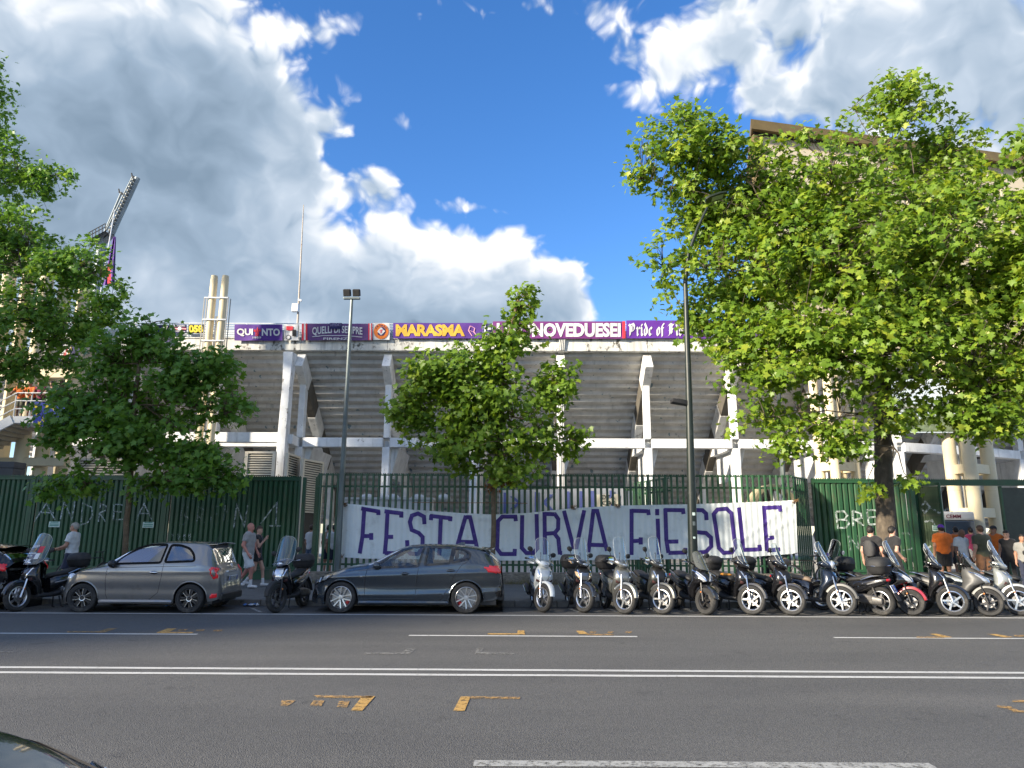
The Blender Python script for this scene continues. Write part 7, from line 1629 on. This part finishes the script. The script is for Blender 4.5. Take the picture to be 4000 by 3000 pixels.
for px, lb, sh_, sk, dz in ((70, 'leftmost person leaning on the stair rail in orange', 'orange', 'brown', 0), (112, 'second person in orange leaning on the stair rail', 'orange', 'tan', 0), (150, 'person in maroon on the stair landing', 'maroon', 'tan', 0), (197, 'person in dark green at the right of the stair landing', 'dgreen', 'fair', 0)):
    person(lb, Vector((W(px, 1600, 32.3).x, 32.42, zl)), -92, 1.76, sk, sh_, .62, 'shorts', 'camo' if px < 80 else 'navy', 'dark', pose=LEANB, shoes='black', group=PG, h=.02, nod=14)
# flags
def flag(label, corners, Y, base_m, pieces, name='flag', wav=.03, cat='flag', nu=26, nv=10, off0=0.):
    """corners px: tl, tr, br, bl; pieces: list of (fn(mb, S), material, part name) with S(u,v)->xyz"""
    tl, tr_, br, bl = [Vector(W(a, b, Y)) for a, b in corners]; c0 = (bl+br)/2; root = empty(name, c0, label=label, cat=cat)
    def S(u, v, off=0.):
        p = tl.lerp(tr_, u).lerp(bl.lerp(br, u), v)-c0; p.y += -.02-off-wav*(.5+.5*math.sin(u*(tr_-tl).length*5.2+v*2.0))*(.35+.65*v)-.5*wav*math.sin(v*4+u*9); return p
    A = np.array([[S(i/nu, j/nv) for j in range(nv+1)] for i in range(nu+1)]); link('cloth', grid_mesh('cloth', A, base_m), root)
    for i, (fn, m, nm) in enumerate(pieces): mb = MB(); fn(mb, lambda a, b: S(a, b, .028+.005*i)); mb.build(nm, m, root, smooth=False)
    return root
def cl(nm, c): return pm('flag_'+nm, c, .75, var=.10, vs=2.5, bump=.4, bs=9)
FV, FM, FN, FW, FG, FR, FO, FY = cl('violet', (.075, .022, .21)), cl('magenta', (.15, .022, .16)), cl('navy', (.02, .018, .09)), cl('white', (.60, .60, .60)), cl('gold', (.55, .33, .035)), cl('red', (.58, .025, .045)), cl('orange', (.62, .16, .02)), cl('yellow', (.68, .55, .04)); FB = cl('black', (.012, .012, .014)); FEU = cl('blue', (.02, .045, .34)); FD = cl('dusk', (.115, .05, .17))
def T_(s, u0, v0, u1, v1, o=.02, warp=None, sp=1.0): return lambda mb, S: put_text(mb, s, u0, v0, u1, v1, S, o, warp, sp)
def K_(polys, w): return lambda mb, S: strokes(mb, polys, w, S)
def Q_(u0, v0, u1, v1, n=14): return lambda mb, S: mb.add([S(u0+(u1-u0)*i/n, v) for i in range(n+1) for v in (v0, v1)], [(2*i, 2*i+1, 2*i+3, 2*i+2) for i in range(n)])
def LILY(cu, cv, su, sv):
    f = lambda P: [(cu+a*su, cv+b*sv) for a, b in P]
    polys = [f([(0, -1), (.22, -.5), (.12, 0), (0, .35), (-.12, 0), (-.22, -.5)]), f([(.12, .25), (.35, -.35), (.75, -.5), (.95, -.15), (.7, .05), (.55, -.15), (.35, .3)]), f([(-.12, .25), (-.35, -.35), (-.75, -.5), (-.95, -.15), (-.7, .05), (-.55, -.15), (-.35, .3)]), f([(-.5, .32), (.5, .32), (.5, .48), (-.5, .48)]), f([(-.12, .48), (.12, .48), (.22, .8), (0, 1), (-.22, .8)]), f([(.2, .5), (.5, .6), (.6, .9), (.35, .75)]), f([(-.2, .5), (-.5, .6), (-.6, .9), (-.35, .75)])]
    return lambda mb, S: [mb.add([S(a, b) for a, b in p], [tuple(range(len(p)))]) for p in polys]
def DISC(cu, cv, ru, rv, n=32, inner=0):
    def fn(mb, S):
        if not inner: mb.add([S(cu, cv)]+[S(cu+ru*math.cos(2*math.pi*i/n), cv+rv*math.sin(2*math.pi*i/n)) for i in range(n)], [(0, 1+i, 1+(i+1) % n) for i in range(n)])
    return fn
BYR = SY-1.12
def bnr(label, x0, y0, x1, y1, base, pieces, **k): return flag(label, [(x0, y0), (x1, y0), (x1, y1), (x0, y1)], BYR, base, pieces, name='banner', cat='banner', **k)
bnr('navy banner with a white letter V at the left end of the rim', 612, 1270, 662, 1346, FN, [(T_('V', .5, .05, .92, .45, .03), FW, 'lettering'), (T_('R', .25, .58, .75, .92, .03), FW, 'lettering')])
bnr('small navy banner with a red and white band and script', 678, 1268, 730, 1302, FN, [(Q_(.02, .40, .98, .62), FR, 'band'), (Q_(.02, .47, .98, .55), FW, 'stripe'), (T_('Compagnia', .08, .08, .92, .30), FW, 'lettering'), (DISC(.5, .51, .15, .20), FW, 'disc'), (T_("D'Agliate", .12, .72, .90, .92), FW, 'lettering')])
bnr('small black banner with a yellow 058', 737, 1268, 797, 1303, FB, [(T_('058', .05, .08, .95, .92, .05), FY, 'lettering')])
bnr('violet banner lettered QUINTO 1989 with a red lily', 917, 1268, 1104, 1331, FV, [(T_('QUI', .055, .26, .385, .74, .035), FW, 'lettering'), (T_('NTO', .575, .26, .95, .72, .035), FW, 'lettering'), (LILY(.48, .46, .085, .32), FR, 'lily'), (T_('1989', .385, .77, .565, .90, .02), FW, 'lettering')])
bnr('white banner with a football and red and black patches', 1111, 1268, 1170, 1330, FW, [(K_([[(.05, .05), (.05, .95)], [(.95, .05), (.95, .95)]], .03), FB, 'border'), (DISC(.28, .82, .17, .15), FB, 'ball'), (DISC(.28, .82, .12, .105), FW, 'ball_patch'), (Q_(.15, .12, .60, .38), FR, 'patch'), (Q_(.55, .35, .80, .75), FB, 'patch')])
arch = lambda a, b, x, y: (x, y+.10*math.sin(a*math.pi)*-1+.10)
bnr('dusky violet banner lettered QUELLI DI SEMPRE with red and white ends', 1180, 1265, 1455, 1330, FD, [(Q_(0, 0, .03, 1, 2), FR, 'stripe'), (Q_(.03, 0, .055, 1, 2), FW, 'stripe'), (Q_(.055, 0, .08, 1, 2), FR, 'stripe'), (Q_(.945, 0, .965, 1, 2), FR, 'stripe'), (Q_(.965, 0, .985, 1, 2), FW, 'stripe'), (Q_(.985, 0, 1, 1, 2), FR, 'stripe'), (T_('QUELLI DI SEMPRE', .15, .14, .86, .66, .02, arch), FW, 'lettering'), (K_([[(.15, .80), (.3, .74), (.6, .74), (.86, .82)]], .035), FW, 'underline'), (T_('FIRENZE', .31, .86, .71, 1.0, .02), FW, 'lettering')])
bnr('small dark banner lettered DIFFIDATI hung over the violet one', 1290, 1264, 1338, 1287, FN, [(T_('DIFFIDATI', .06, .10, .94, .58, .01), cl('lilac', (.30, .25, .42)), 'lettering')], off0=.05).location.y -= .09
g_ring = lambda s, r, a0, a1: (lambda mb, S: [put_text(mb, ch, -.055, .06, .055, -.06, (lambda t: (lambda a, b: S(.5+(r*math.cos(t))+(-a*math.sin(t)*(1 if a1 > a0 else -1)-b*math.cos(t))*.9, .5+r*math.sin(t)+(a*math.cos(t)*(1 if a1 > a0 else -1)-b*math.sin(t))*.9)))(R(a0+(a1-a0)*i/(len(s)-1))), .01) for i, ch in enumerate(s)])
bnr('white banner with an orange ring lettered GRUPPO around a lily', 1457, 1262, 1522, 1328, FW, [(DISC(.5, .5, .44, .46), FO, 'ring'), (DISC(.5, .5, .27, .27), FN, 'disc'), (lambda mb, S: mb.add([S(.5, .26), S(.74, .5), S(.5, .74), S(.26, .5)], [(0, 1, 2, 3)]), FW, 'diamond'), (LILY(.5, .5, .10, .15), FR, 'lily'), (g_ring('GRUPPO', .36, 210, 330), FN, 'lettering')], wav=.02)
bnr('violet banner lettered MARASMA in gold', 1536, 1262, 1886, 1322, FV, [(T_('MARASMA', .03, .10, .80, .88, .05, None, .95), FG, 'lettering'), (K_([[(.86, .2), (.84, .5), (.88, .85)], [(.86, .2), (.91, .35), (.90, .6), (.93, .8)], [(.85, .5), (.90, .6)]], .012), cl('pink', (.62, .30, .42)), 'drawing')])
bnr('narrow navy banner with white stripes beside the gold lettered one', 1888, 1264, 1922, 1322, FN, [(Q_(.1, .1, .3, .9, 2), FW, 'stripe'), (Q_(.5, .3, .9, .45, 2), FW, 'stripe'), (Q_(.5, .6, .9, .75, 2), FW, 'stripe')])
bnr('long magenta banner lettered UNONOVEDUESEI in white', 1925, 1256, 2442, 1323, FM, [(T_('UNONOVEDUESEI', .03, .10, .965, .92, .045), FW, 'lettering'), (Q_(.978, 0, 1, 1, 2), FR, 'stripe')])
def nib(lines, S_w=.010):
    nx, ny = .0085, .055
    def fn(mb, S):
        for p in lines:
            for a, b in zip(p, p[1:]): mb.add([S(a[0]-nx, a[1]+ny), S(a[0]+nx, a[1]-ny), S(b[0]+nx, b[1]-ny), S(b[0]-nx, b[1]+ny)], [(0, 1, 2, 3)])
    return fn
def bl_(x, kind, h0=.40, h1=.84):
    w = .026
    return {'i': [[(x, h0), (x+.008, h0+.06), (x+.008, h1-.06), (x+.02, h1)], [(x+.006, h0-.16), (x+.014, h0-.10)]], 'r': [[(x, h0), (x+.010, h0+.06), (x+.010, h1-.06), (x+.018, h1)], [(x+.012, h0+.10), (x+.030, h0), (x+.036, h0+.08)]], 'n': [[(x, h0), (x+.010, h0+.06), (x+.010, h1)], [(x+.012, h0+.10), (x+.030, h0+.02), (x+.034, h0+.1), (x+.034, h1-.05), (x+.044, h1)]],
        'e': [[(x+.034, h1-.07), (x+.018, h1), (x+.006, h1-.08), (x+.006, h0+.08), (x+.022, h0), (x+.034, h0+.08), (x+.010, h0+.24)]], 'c': [[(x+.034, h1-.07), (x+.018, h1), (x+.006, h1-.08), (x+.006, h0+.08), (x+.022, h0), (x+.034, h0+.06)]], 'o': [[(x+.02, h0), (x+.006, h0+.08), (x+.006, h1-.08), (x+.02, h1), (x+.034, h1-.08), (x+.034, h0+.08), (x+.02, h0)]],
        'd': [[(x+.024, h0), (x+.006, h0+.08), (x+.006, h1-.08), (x+.02, h1), (x+.034, h1-.08), (x+.034, h0+.08), (x+.008, h0-.22)]], 'f': [[(x+.032, h0-.16), (x+.020, h0-.20), (x+.010, h0-.10), (x+.010, h1+.06)], [(x-.002, h0+.04), (x+.026, h0+.04)]], 'l': [[(x, h0-.20), (x+.010, h0-.12), (x+.010, h1-.06), (x+.02, h1)]],
        'P': [[(x, .24), (x+.014, .32), (x+.014, .84), (x, .92)], [(x+.014, .28), (x+.048, .20), (x+.066, .34), (x+.062, .54), (x+.03, .64)], [(x+.034, .30), (x+.034, .60)]], 'F': [[(x, .30), (x+.02, .22), (x+.06, .28)], [(x+.02, .28), (x+.02, .78), (x+.0, .86)], [(x+.04, .3), (x+.04, .74)], [(x+.012, .54), (x+.056, .50)]]}[kind]
word = []; x = .03
for ch, dx in (('P', .085), ('r', .048), ('i', .034), ('d', .052), ('e', .085), ('o', .052), ('f', .075), ('F', .085), ('l', .034), ('o', .052), ('r', .048), ('e', .052), ('n', .058), ('c', .052), ('e', .052)): word += bl_(x, ch); x += dx*1.08
bnr('bright violet banner lettered Pride of Florence in blackletter', 2446, 1252, 2776, 1322, cl('bright_violet', (.105, .02, .27)), [(nib(word), FW, 'lettering')])
bnr('violet cloth on the rim behind the right hand tree', 2905, 1262, 3010, 1325, cl('deep_violet', (.07, .025, .16)), [])
flag('blue flag with yellow stars draped over the stair rail', [(130, 1568), (335, 1596), (335, 1668), (132, 1664)], 31.7, FEU, [(lambda mb, S: [mb.add([S(cu+(.05 if i % 2 else .022)*math.sin(i*math.pi/5), cv-(.14 if i % 2 else .06)*math.cos(i*math.pi/5)) for i in range(10)], [tuple(range(10))]) for cu, cv in ((.07, .20), (.07, .45), (.28, .15), (.40, .18), (.20, .72), (.35, .70), (.55, .65), (.70, .25), (.85, .3), (.12, .9), (.5, .9))], FY, 'stars')])
flag('navy flag with a white and gold crest and a red lily', [(222, 1328), (318, 1332), (312, 1416), (226, 1412)], 33.2, FN, [(lambda mb, S: mb.add([S(.34, .20), S(.62, .24), S(.52, .60), S(.20, .92), (S(.12, .86)), S(.16, .45)], [tuple(range(6))]), FW, 'crest'), (lambda mb, S: mb.add([S(.62, .30), S(.66, .42), S(.42, .88), S(.24, 1.0), S(.2, .93), S(.52, .6)], [tuple(range(6))]), FG, 'crest_edge'), (LILY(.36, .52, .13, .26), FR, 'lily')])
b0 = W(385, 1170, 60); fp = empty('flag_pole', b0, label='slanting pole with a furled violet and red flag by the floodlight', cat='flag')
mb = MB(); mb.path([(0, 0, -2), tuple(W(448, 820, 60)-b0)], [.06, .04], 6); mb.build('pole', RAILW, fp)
A = np.array([[W(434+(-28+j*6.5)*(.25+.75*i/9)+18*(1-i/9)-3, 925+i*21, 60-.15*math.sin(j*1.7))-b0 for j in range(8)] for i in range(10)]); link('furled_cloth', grid_mesh('furled_cloth', A, FV), fp)
A = np.array([[W(424+(j-1)*4.5, 1030+i*16, 59.6)-b0 for j in range(4)] for i in range(6)]); link('red_cloth', grid_mesh('red_cloth', A, FR), fp)
# ------------------------------------------------------------------ stadium floodlight in the distance
Yo = 82.; TOWER = pm('grey_tower_steel', (.17, .20, .215), .5, .4, var=.2, vs=.5); b0 = Vector((W(395, 1300, Yo).x, Yo, 0)); ft = empty('floodlight_tower', b0, label='tilted stadium floodlight gantry above the left trees', cat='floodlight tower')
F_ = lambda a, b, dy=0: W(a, b, Yo+dy)-b0
mb = MB(); mb.path([(0, 0, 0), tuple(F_(398, 930))], [.9, .55], 10); mb.build('column', TOWER, ft)
for (a, b, c_, d, r_, nm) in ((437, 915, 538, 695, .33, 'main_chord'), (415, 900, 518, 690, .10, 'rail'), (405, 915, 475, 750, .12, 'rail'), (400, 948, 440, 915, .42, 'outrigger')): mb = MB(); mb.tube(F_(a, b), F_(c_, d), r_, n=8); mb.build(nm, TOWER, ft)
for i in range(16):
    t = i/15; a = Vector((437, 912)).lerp(Vector((534, 700)), t); mb = MB(); mb.tube(F_(a.x-24, a.y-4), F_(a.x-3, a.y), .07, n=6); mb.ell(F_(a.x-13, a.y+2, -.4), (.22, .2, .26), 8, 6); mb.build('lamp_arm', pm('dark_lamp_head', (.10, .11, .11), .4, .4), ft)
mb = MB(); mb.add([F_(348, 935, -1.5), F_(412, 900, -1.5), F_(424, 918, 1.5), F_(362, 952, 1.5)], [(0, 1, 2, 3)]); mb.build('platform', MATTE, ft, smooth=False)
for i in range(6): t = i/5; mb = MB(); p = Vector((348, 935)).lerp(Vector((412, 900)), t); mb.tube(F_(p.x, p.y, -1.5), F_(p.x, p.y-27, -1.5), .05, n=5); mb.build('platform_post', MATTE, ft)
for dy in (-27, -14): mb = MB(); mb.tube(F_(348, 935+dy, -1.5), F_(412, 900+dy, -1.5), .05, n=5); mb.build('platform_rail', MATTE, ft)
for (a, b) in ((516, 688), (466, 750)): mb = MB(); mb.tube(F_(a, b), F_(a+16, b+10), .14, n=6); mb.tube(F_(a, b), F_(a-2, b-12), .08, n=6); mb.build('hoist_arm', MATTE, ft)
# ladder and gantry of the other floodlight, glimpsed through the right tree
b0 = W(2812, 1330, 60); lg = empty('floodlight_ladder', b0, label='caged ladder of a floodlight glimpsed under the bright tree', cat='ladder')
for s in (0, 1): mb = MB(); mb.tube(W(2800+s*44, 1330, 60)-b0, W(2822+s*40, 1165, 60)-b0, .07, n=6); mb.build('rail', pm('pale_ladder_steel', (.42, .38, .30), .6), lg)
for i in range(12): t = i/11; mb = MB(); mb.tube((W(2800, 1330, 60)-b0).lerp(W(2822, 1165, 60)-b0, t), (W(2844, 1330, 60)-b0).lerp(W(2862, 1165, 60)-b0, t), .05, n=5); mb.build('rung', TOWER, lg)
# ------------------------------------------------------------------ louvred plant screens, loudspeakers, stalls behind the fence
CREAM2 = pm('cream_louvre', (.60, .54, .42), .6, var=.08, vs=2)
def louvre(label, x0, x1, y0, y1, Y0, Y1):
    a, b = W(x0, y1, Y0), W(x1, y1, Y1); z1 = W(x0, y0, Y0).z; d = b-a; d.z = 0; root = empty('louvre_screen', (a.x, a.y, SW), math.atan2(d.y, d.x), label=label, cat='screen'); L_ = d.length; zz0 = 1.2
    for nm, q in (('frame_post', (0, .16, -.03, .12, 0, z1-SW)), ('frame_post', (L_-.16, L_, -.03, .12, 0, z1-SW)), ('top_rail', (.16, L_-.16, -.03, .12, z1-SW-.10, z1-SW)), ('back_panel', (.16, L_-.16, .10, .12, 0, z1-SW-.1))): MB().bx(*q).build(nm, CREAM2 if nm != 'back_panel' else pm('dark_backing', (.05, .045, .035), .8), root, smooth=False)
    me = MB().add([(.16, 0, 0), (L_-.16, 0, 0), (L_-.16, .07, .075), (.16, .07, .075), (.16, .006, -.006), (L_-.16, .006, -.006), (L_-.16, .076, .069), (.16, .076, .069)], [(0, 1, 2, 3), (7, 6, 5, 4), (0, 4, 5, 1)]).mesh('louvre_slat', CREAM2, smooth=False)
    z = z1-SW-.22
    while z > 2.4: link('louvre_slat', me, root, loc=(0, 0, z)); z -= .115
louvre('cream louvred screen left of the tall joint column', 950, 1072, 1763, 1860, 34.5, 34.5)
louvre('cream louvred screen turning away right of the joint column', 1118, 1168, 1768, 1860, 34.3, 36.2)
louvre('narrow cream louvred screen behind the fence return', 1180, 1262, 1790, 1860, 35.2, 37.2)
louvre('cream louvred screen hidden behind the young left tree', 290, 520, 1790, 1860, 33.8, 33.8)
sp_ = empty('loudspeaker_stack', (W(30, 1855, 27).x, 27, SW), label='dark loudspeaker stack on a scaffold at the left edge', cat='loudspeaker')
zs_ = [W(30, 1855, 27).z-SW-.3, W(30, 1832, 27).z-SW, W(30, 1806, 27).z-SW]
for a, b in zip(zs_, zs_[1:]): MB().bx(-.75, .42, -.35, .35, a+.01, b).build('cabinet', pm('dark_grey_cabinet', (.045, .048, .052), .6, var=.15, vs=3), sp_, smooth=False, bevel=.015)
for s in (-.6, .3): MB().bx(s-.03, s+.03, -.03, .03, 0, zs_[0]).build('scaffold_leg', GALV, sp_, smooth=False)
ky = 30.5; kx0, kx1 = W(1345, 1950, ky).x, W(1690, 1950, ky).x; ktop = W(1500, 1943, ky).z-SW
kk = empty('white_kiosk', ((kx0+kx1)/2, ky, SW), label='white panelled kiosk behind the railings above the banner', cat='kiosk'); wk = (kx1-kx0)/6
KW = pm('white_kiosk_panel', (.5, .5, .485), .5, var=.05, vs=1)
for i in range(6): MB().bx(kx0-(kx0+kx1)/2+i*wk+.015, kx0-(kx0+kx1)/2+(i+1)*wk-.015, 0, .6, 0, ktop-.1).build('panel', KW, kk, smooth=False, bevel=.01)
MB().bx(-(kx1-kx0)/2-.04, (kx1-kx0)/2+.04, -.06, .7, ktop-.095, ktop).build('top_ledge', KW, kk, smooth=False)
for i in range(4): mb = MB(); mb.ell((-(kx1-kx0)/2+.9+i*1.1, .3, ktop), (.30, .25, .17), 16, 8); mb.build('dome', KW, kk)
iy = 27.2; ix0, ix1 = W(1955, 1950, iy).x, W(2600, 1950, iy).x; ih = W(2200, 1903, iy).z-SW
inf = empty('inner_fence', ((ix0+ix1)/2, iy, SW), label='second green railing standing behind the banner fence', cat='fence'); me = slat_mesh('fence_bar', .06, ih, .025, GREEN2, .018); x = ix0
while x < ix1: link('fence_bar', me, inf, loc=(x-(ix0+ix1)/2, 0, 0)); x += .24
MB().bx(-(ix1-ix0)/2, (ix1-ix0)/2, .03, .06, ih-.12, ih-.05).build('cross_rail', GREEN2, inf, smooth=False)
igy = Vector((W(2475, 1950, 27).x, 27, 0)); depth_return((igy.x, 27.1, 0), (W(2612, 1950, 24.2).x, 24.2, 0), 11, 'inner green gate leaf standing at an angle behind the railings', 'gate_leaf')
flag('blue and white cloth banner on the inner fence', [(1950, 1915), (2435, 1905), (2435, 2010), (1950, 2015)], iy-.1, cl('pale_cloth', (.40, .42, .46)), [(K_([[(.05, .1), (.05, .9)]], .03), cl('faded_blue', (.12, .15, .40)), 'letter_stroke'), (K_([[(.10, .25), (.16, .5), (.10, .75)]], .03), cl('faded_blue', (.12, .15, .40)), 'letter_stroke'), (K_([[(.30, .1), (.30, .9)]], .03), cl('faded_blue', (.12, .15, .40)), 'letter_stroke'), (K_([[(.42, .2), (.36, .5), (.42, .8)]], .03), cl('faded_blue', (.12, .15, .40)), 'letter_stroke'), (K_([[(.55, .1), (.55, .9)]], .03), cl('faded_blue', (.12, .15, .40)), 'letter_stroke'), (K_([[(.66, .1), (.66, .9)]], .03), cl('faded_blue', (.12, .15, .40)), 'letter_stroke'), (K_([[(.75, .1), (.75, .9)]], .03), cl('faded_blue', (.12, .15, .40)), 'letter_stroke'), (K_([[(.90, .1), (.90, .9)]], .03), cl('faded_blue', (.12, .15, .40)), 'letter_stroke')], name='banner', cat='banner')
flag('small pale notice cloth hung on the inner fence', [(2330, 1932), (2418, 1930), (2418, 1978), (2330, 1980)], iy-.16, cl('cream_cloth', (.58, .55, .45)), [(T_('OTA', .2, .05, .8, .4, .01), INK, 'lettering'), (T_('CAR', .25, .52, .85, .88, .01), INK, 'lettering')], name='banner', cat='banner')
dr = Vector((W(3035, 1940, 27).x, 27.6, SW)); dz = W(3035, 1890, 27).z-SW
mb = MB(); mb.lathe([(.86, 0), (.86, .8), (.82, .84), (.70, .84), (.70, .1)], 28, Matrix.Translation((0, 0, dz-.85)) @ Matrix.Rotation(R(90), 4, 'X') @ Matrix.Translation((0, 0, -.4))); dm_ = MB(); drum = empty('cable_drum', dr, label='pale round drum behind the railings right of the banner', cat='drum'); mb.build('drum_body', pm('pale_wood', (.42, .36, .22), .8, var=.25, vs=3), drum); MB().bx(-.5, .5, -.2, .2, 0, max(.05, dz-1.7)).build('trestle', MATTE, drum, smooth=False)
vx = Vector((W(3712, 2012, 29.5).x, 29.5, SW)); vn = empty('white_van', vx, label='white stall van with dark lettering beyond the gateway', cat='van'); zt1, zt2 = W(3712, 2033, 29.5).z-SW, W(3712, 1998, 29.5).z-SW
MB().bx(-1.2, 1.0, 0, 2.2, zt1, zt2).build('roof_panel', KW, vn, smooth=False, bevel=.08); MB().bx(-1.2, 1.0, .04, 2.2, .45, zt1-.01).build('side', pm('dark_van_window', (.03, .045, .07), .1, coat=1.0), vn, smooth=False, bevel=.03); MB().bx(-1.2, 1.0, .02, 2.2, .25, .445).build('skirt', KW, vn, smooth=False)
mb = MB(); put_text(mb, 'CEMM', -.18, zt1+.24, .42, zt1+.09, lambda a, b: (a, -.012, b), .02); mb.build('lettering', pm('maroon_print', (.12, .01, .03), .6), vn, smooth=False)
for s in (-.8, .7): mb = MB(); mb.lathe([(0, 0), (.31, 0), (.31, .2), (0, .2)], 20, Matrix.Translation((s, .25, .31)) @ Matrix.Rotation(R(90), 4, 'X')); mb.build('wheel', RUBBER, vn)
# ------------------------------------------------------------------ bicycles and litter
def bicycle(label, loc, rz):
    root = empty('bicycle', loc, rz, label, 'bicycle'); root.rotation_euler = (R(6), 0, rz); M = Matrix.Rotation(R(90), 4, 'X'); FRM = pm('black_bike_paint', (.012, .012, .013), .35)
    for x in (-.52, .52):
        e = bpy.data.objects.new('wheel', None); col.objects.link(e); e.parent = root; e.location = (x, 0, .34); mb = MB(); mb.lathe([(.34+.017*math.cos(t), .017*math.sin(t)) for t in np.linspace(0, 2*math.pi, 9)[:-1]], 36, M, closed=True); mb.build('tyre', RUBBER, e)
        mb = MB(); mb.lathe([(.318, -.01), (.325, .01), (.305, .01), (.305, -.01)], 36, M, closed=True)
        for k in range(14): a = 2*math.pi*k/14; mb.tube((.02*math.cos(a+1), .02*(-1)**k, .02*math.sin(a+1)), (.31*math.cos(a), 0, .31*math.sin(a)), .0016, n=4)
        mb.build('rim', STEEL, e)
    P_ = dict(bb=(-.06, 0, .29), st=(-.18, 0, .80), ht=(.38, 0, .83), hb=(.41, 0, .72), ra=(-.52, 0, .34), fa=(.52, 0, .34))
    mb = MB()
    for a, b, r_ in (('bb', 'st', .016), ('st', 'ht', .016), ('bb', 'hb', .018), ('bb', 'ra', .011), ('st', 'ra', .009), ('ht', 'hb', .018), ('hb', 'fa', .012)): mb.tube(P_[a], P_[b], r_, n=8)
    mb.build('frame', FRM, root); mb = MB(); mb.path([(.38, 0, .83), (.36, 0, .98), (.40, 0, 1.0)], .012, 8); mb.path([(.28, -.28, 1.02), (.38, -.12, 1.0), (.40, 0, 1.0), (.38, .12, 1.0), (.28, .28, 1.02)], .011, 8); mb.build('handlebar', FRM, root)
    mb = MB(); mb.tube((-.18, 0, .80), (-.205, 0, .93), .013, n=8); mb.build('seat_post', STEEL, root); mb = MB(); mb.loft([ringx(-.34, .945, .075, .022), ringx(-.24, .95, .07, .02), ringx(-.12, .95, .03, .016), ringx(-.06, .945, .018, .012)]); mb.build('saddle', MATTE, root)
    mb = MB(); mb.lathe([(.085, -.006), (.085, .006), (.06, .006), (.06, -.006)], 24, Matrix.Translation((-.06, -.03, .29)) @ M, closed=True); mb.tube((-.06, -.05, .29), (-.02, -.06, .13), .008, n=6); mb.tube((-.06, .05, .29), (-.10, .06, .45), .008, n=6); mb.build('crank', STEEL, root)
bicycle('black bicycle leaning by the fence behind the grey haired man', at(362, 21.2), R(8))
bicycle('black bicycle against the fence behind the tan seated scooter', at(3150, 21.6), R(172))
def litter(label, px, py, z, c1, c2, seed, s=.10):
    rng = np.random.default_rng(seed); p = G(px, py, z); root = empty('litter', p, label=label, cat='litter')
    for nm, c_, o in (('wrapper', c1, 0), ('wrapper_print', c2, .05)):
        A = np.array([[(x*s+o*1.3+rng.normal(0, .006), y*s*.7+rng.normal(0, .006), .012+abs(rng.normal(0, .022))) for y in np.linspace(-1, 1, 6)] for x in np.linspace(-1, 1, 8)])*np.array([1, 1, 1]); link(nm, grid_mesh(nm, A, pm('litter_'+label[:9]+nm, c_, .4)), root)
litter('crumpled blue and white wrapper in the gutter behind the grey hatchback', 975, 2367, .004, (.08, .22, .55), (.62, .65, .68), 4, .13)
litter('crumpled white paper under the grey hatchback', 662, 2371, .004, (.6, .6, .58), (.5, .5, .5), 5, .10)
# dry grass along the foot of the low wall
rng = np.random.default_rng(12); n = 5200; xs_ = rng.uniform(x0w, x1w, n); dn = (np.sin(xs_*1.3)+np.sin(xs_*3.1+1)+1.4)/3.4; kp = rng.uniform(0, 1, n) < dn*.9; xs_ = xs_[kp]; n = len(xs_)
ys_ = FENCE_Y-.22-np.abs(rng.normal(0, .22, n)); hgt = rng.uniform(.05, .20, n)*(1+.6*(np.sin(xs_*2.2) > .5)); an_ = rng.uniform(0, 6.28, n); ln = rng.normal(0, .4, (n, 2))*hgt[:, None]
V = np.zeros((n, 3, 3)); V[:, 0] = np.stack([xs_-.006*np.cos(an_), ys_-.006*np.sin(an_), np.full(n, SW)], 1); V[:, 1] = np.stack([xs_+.006*np.cos(an_), ys_+.006*np.sin(an_), np.full(n, SW)], 1); V[:, 2] = np.stack([xs_+ln[:, 0], ys_+ln[:, 1], SW+hgt], 1)
me = bpy.data.meshes.new('grass'); me.from_pydata(V.reshape(-1, 3).tolist(), [], np.arange(n*3).reshape(-1, 3).tolist()); me.materials.append(pm('dry_grass', (.20, .17, .07), .9, var=.5, vs=1.5, dirt=(.09, .12, .03), dirt_amt=.4, ds=1.5)); tag(link('dry_grass', me), 'dry yellow grass along the foot of the low stone wall', 'grass', kind='stuff')
# ------------------------------------------------------------------ across the street, behind the viewer: an unseen block added to shade the left half
WALLM = pm('ochre_render', (.42, .34, .24), .85, var=.1, vs=.4); ab = empty('unseen_shade_block', (-58, -3.5, 0), label='unseen tall ochre block added behind the viewer to shade the left half', cat='building')
MB().bx(-50, 0, -20, 0, 0, 32).build('wall', WALLM, ab, smooth=False); MB().bx(-50.5, .5, -20.5, .5, 32.003, 32.6).build('roof', pm('roof_edge', (.3, .2, .14), .8), ab, smooth=False)
wm = MB().bx(0, 1.3, 0, .06, 0, 1.7).mesh('window', pm('dark_window', (.05, .06, .07), .08, coat=1.0), smooth=False)
for i in range(14):
    for j in range(7): link('window', wm, ab, loc=(-49.5+i*3.5, .005, 2+j*3.7))
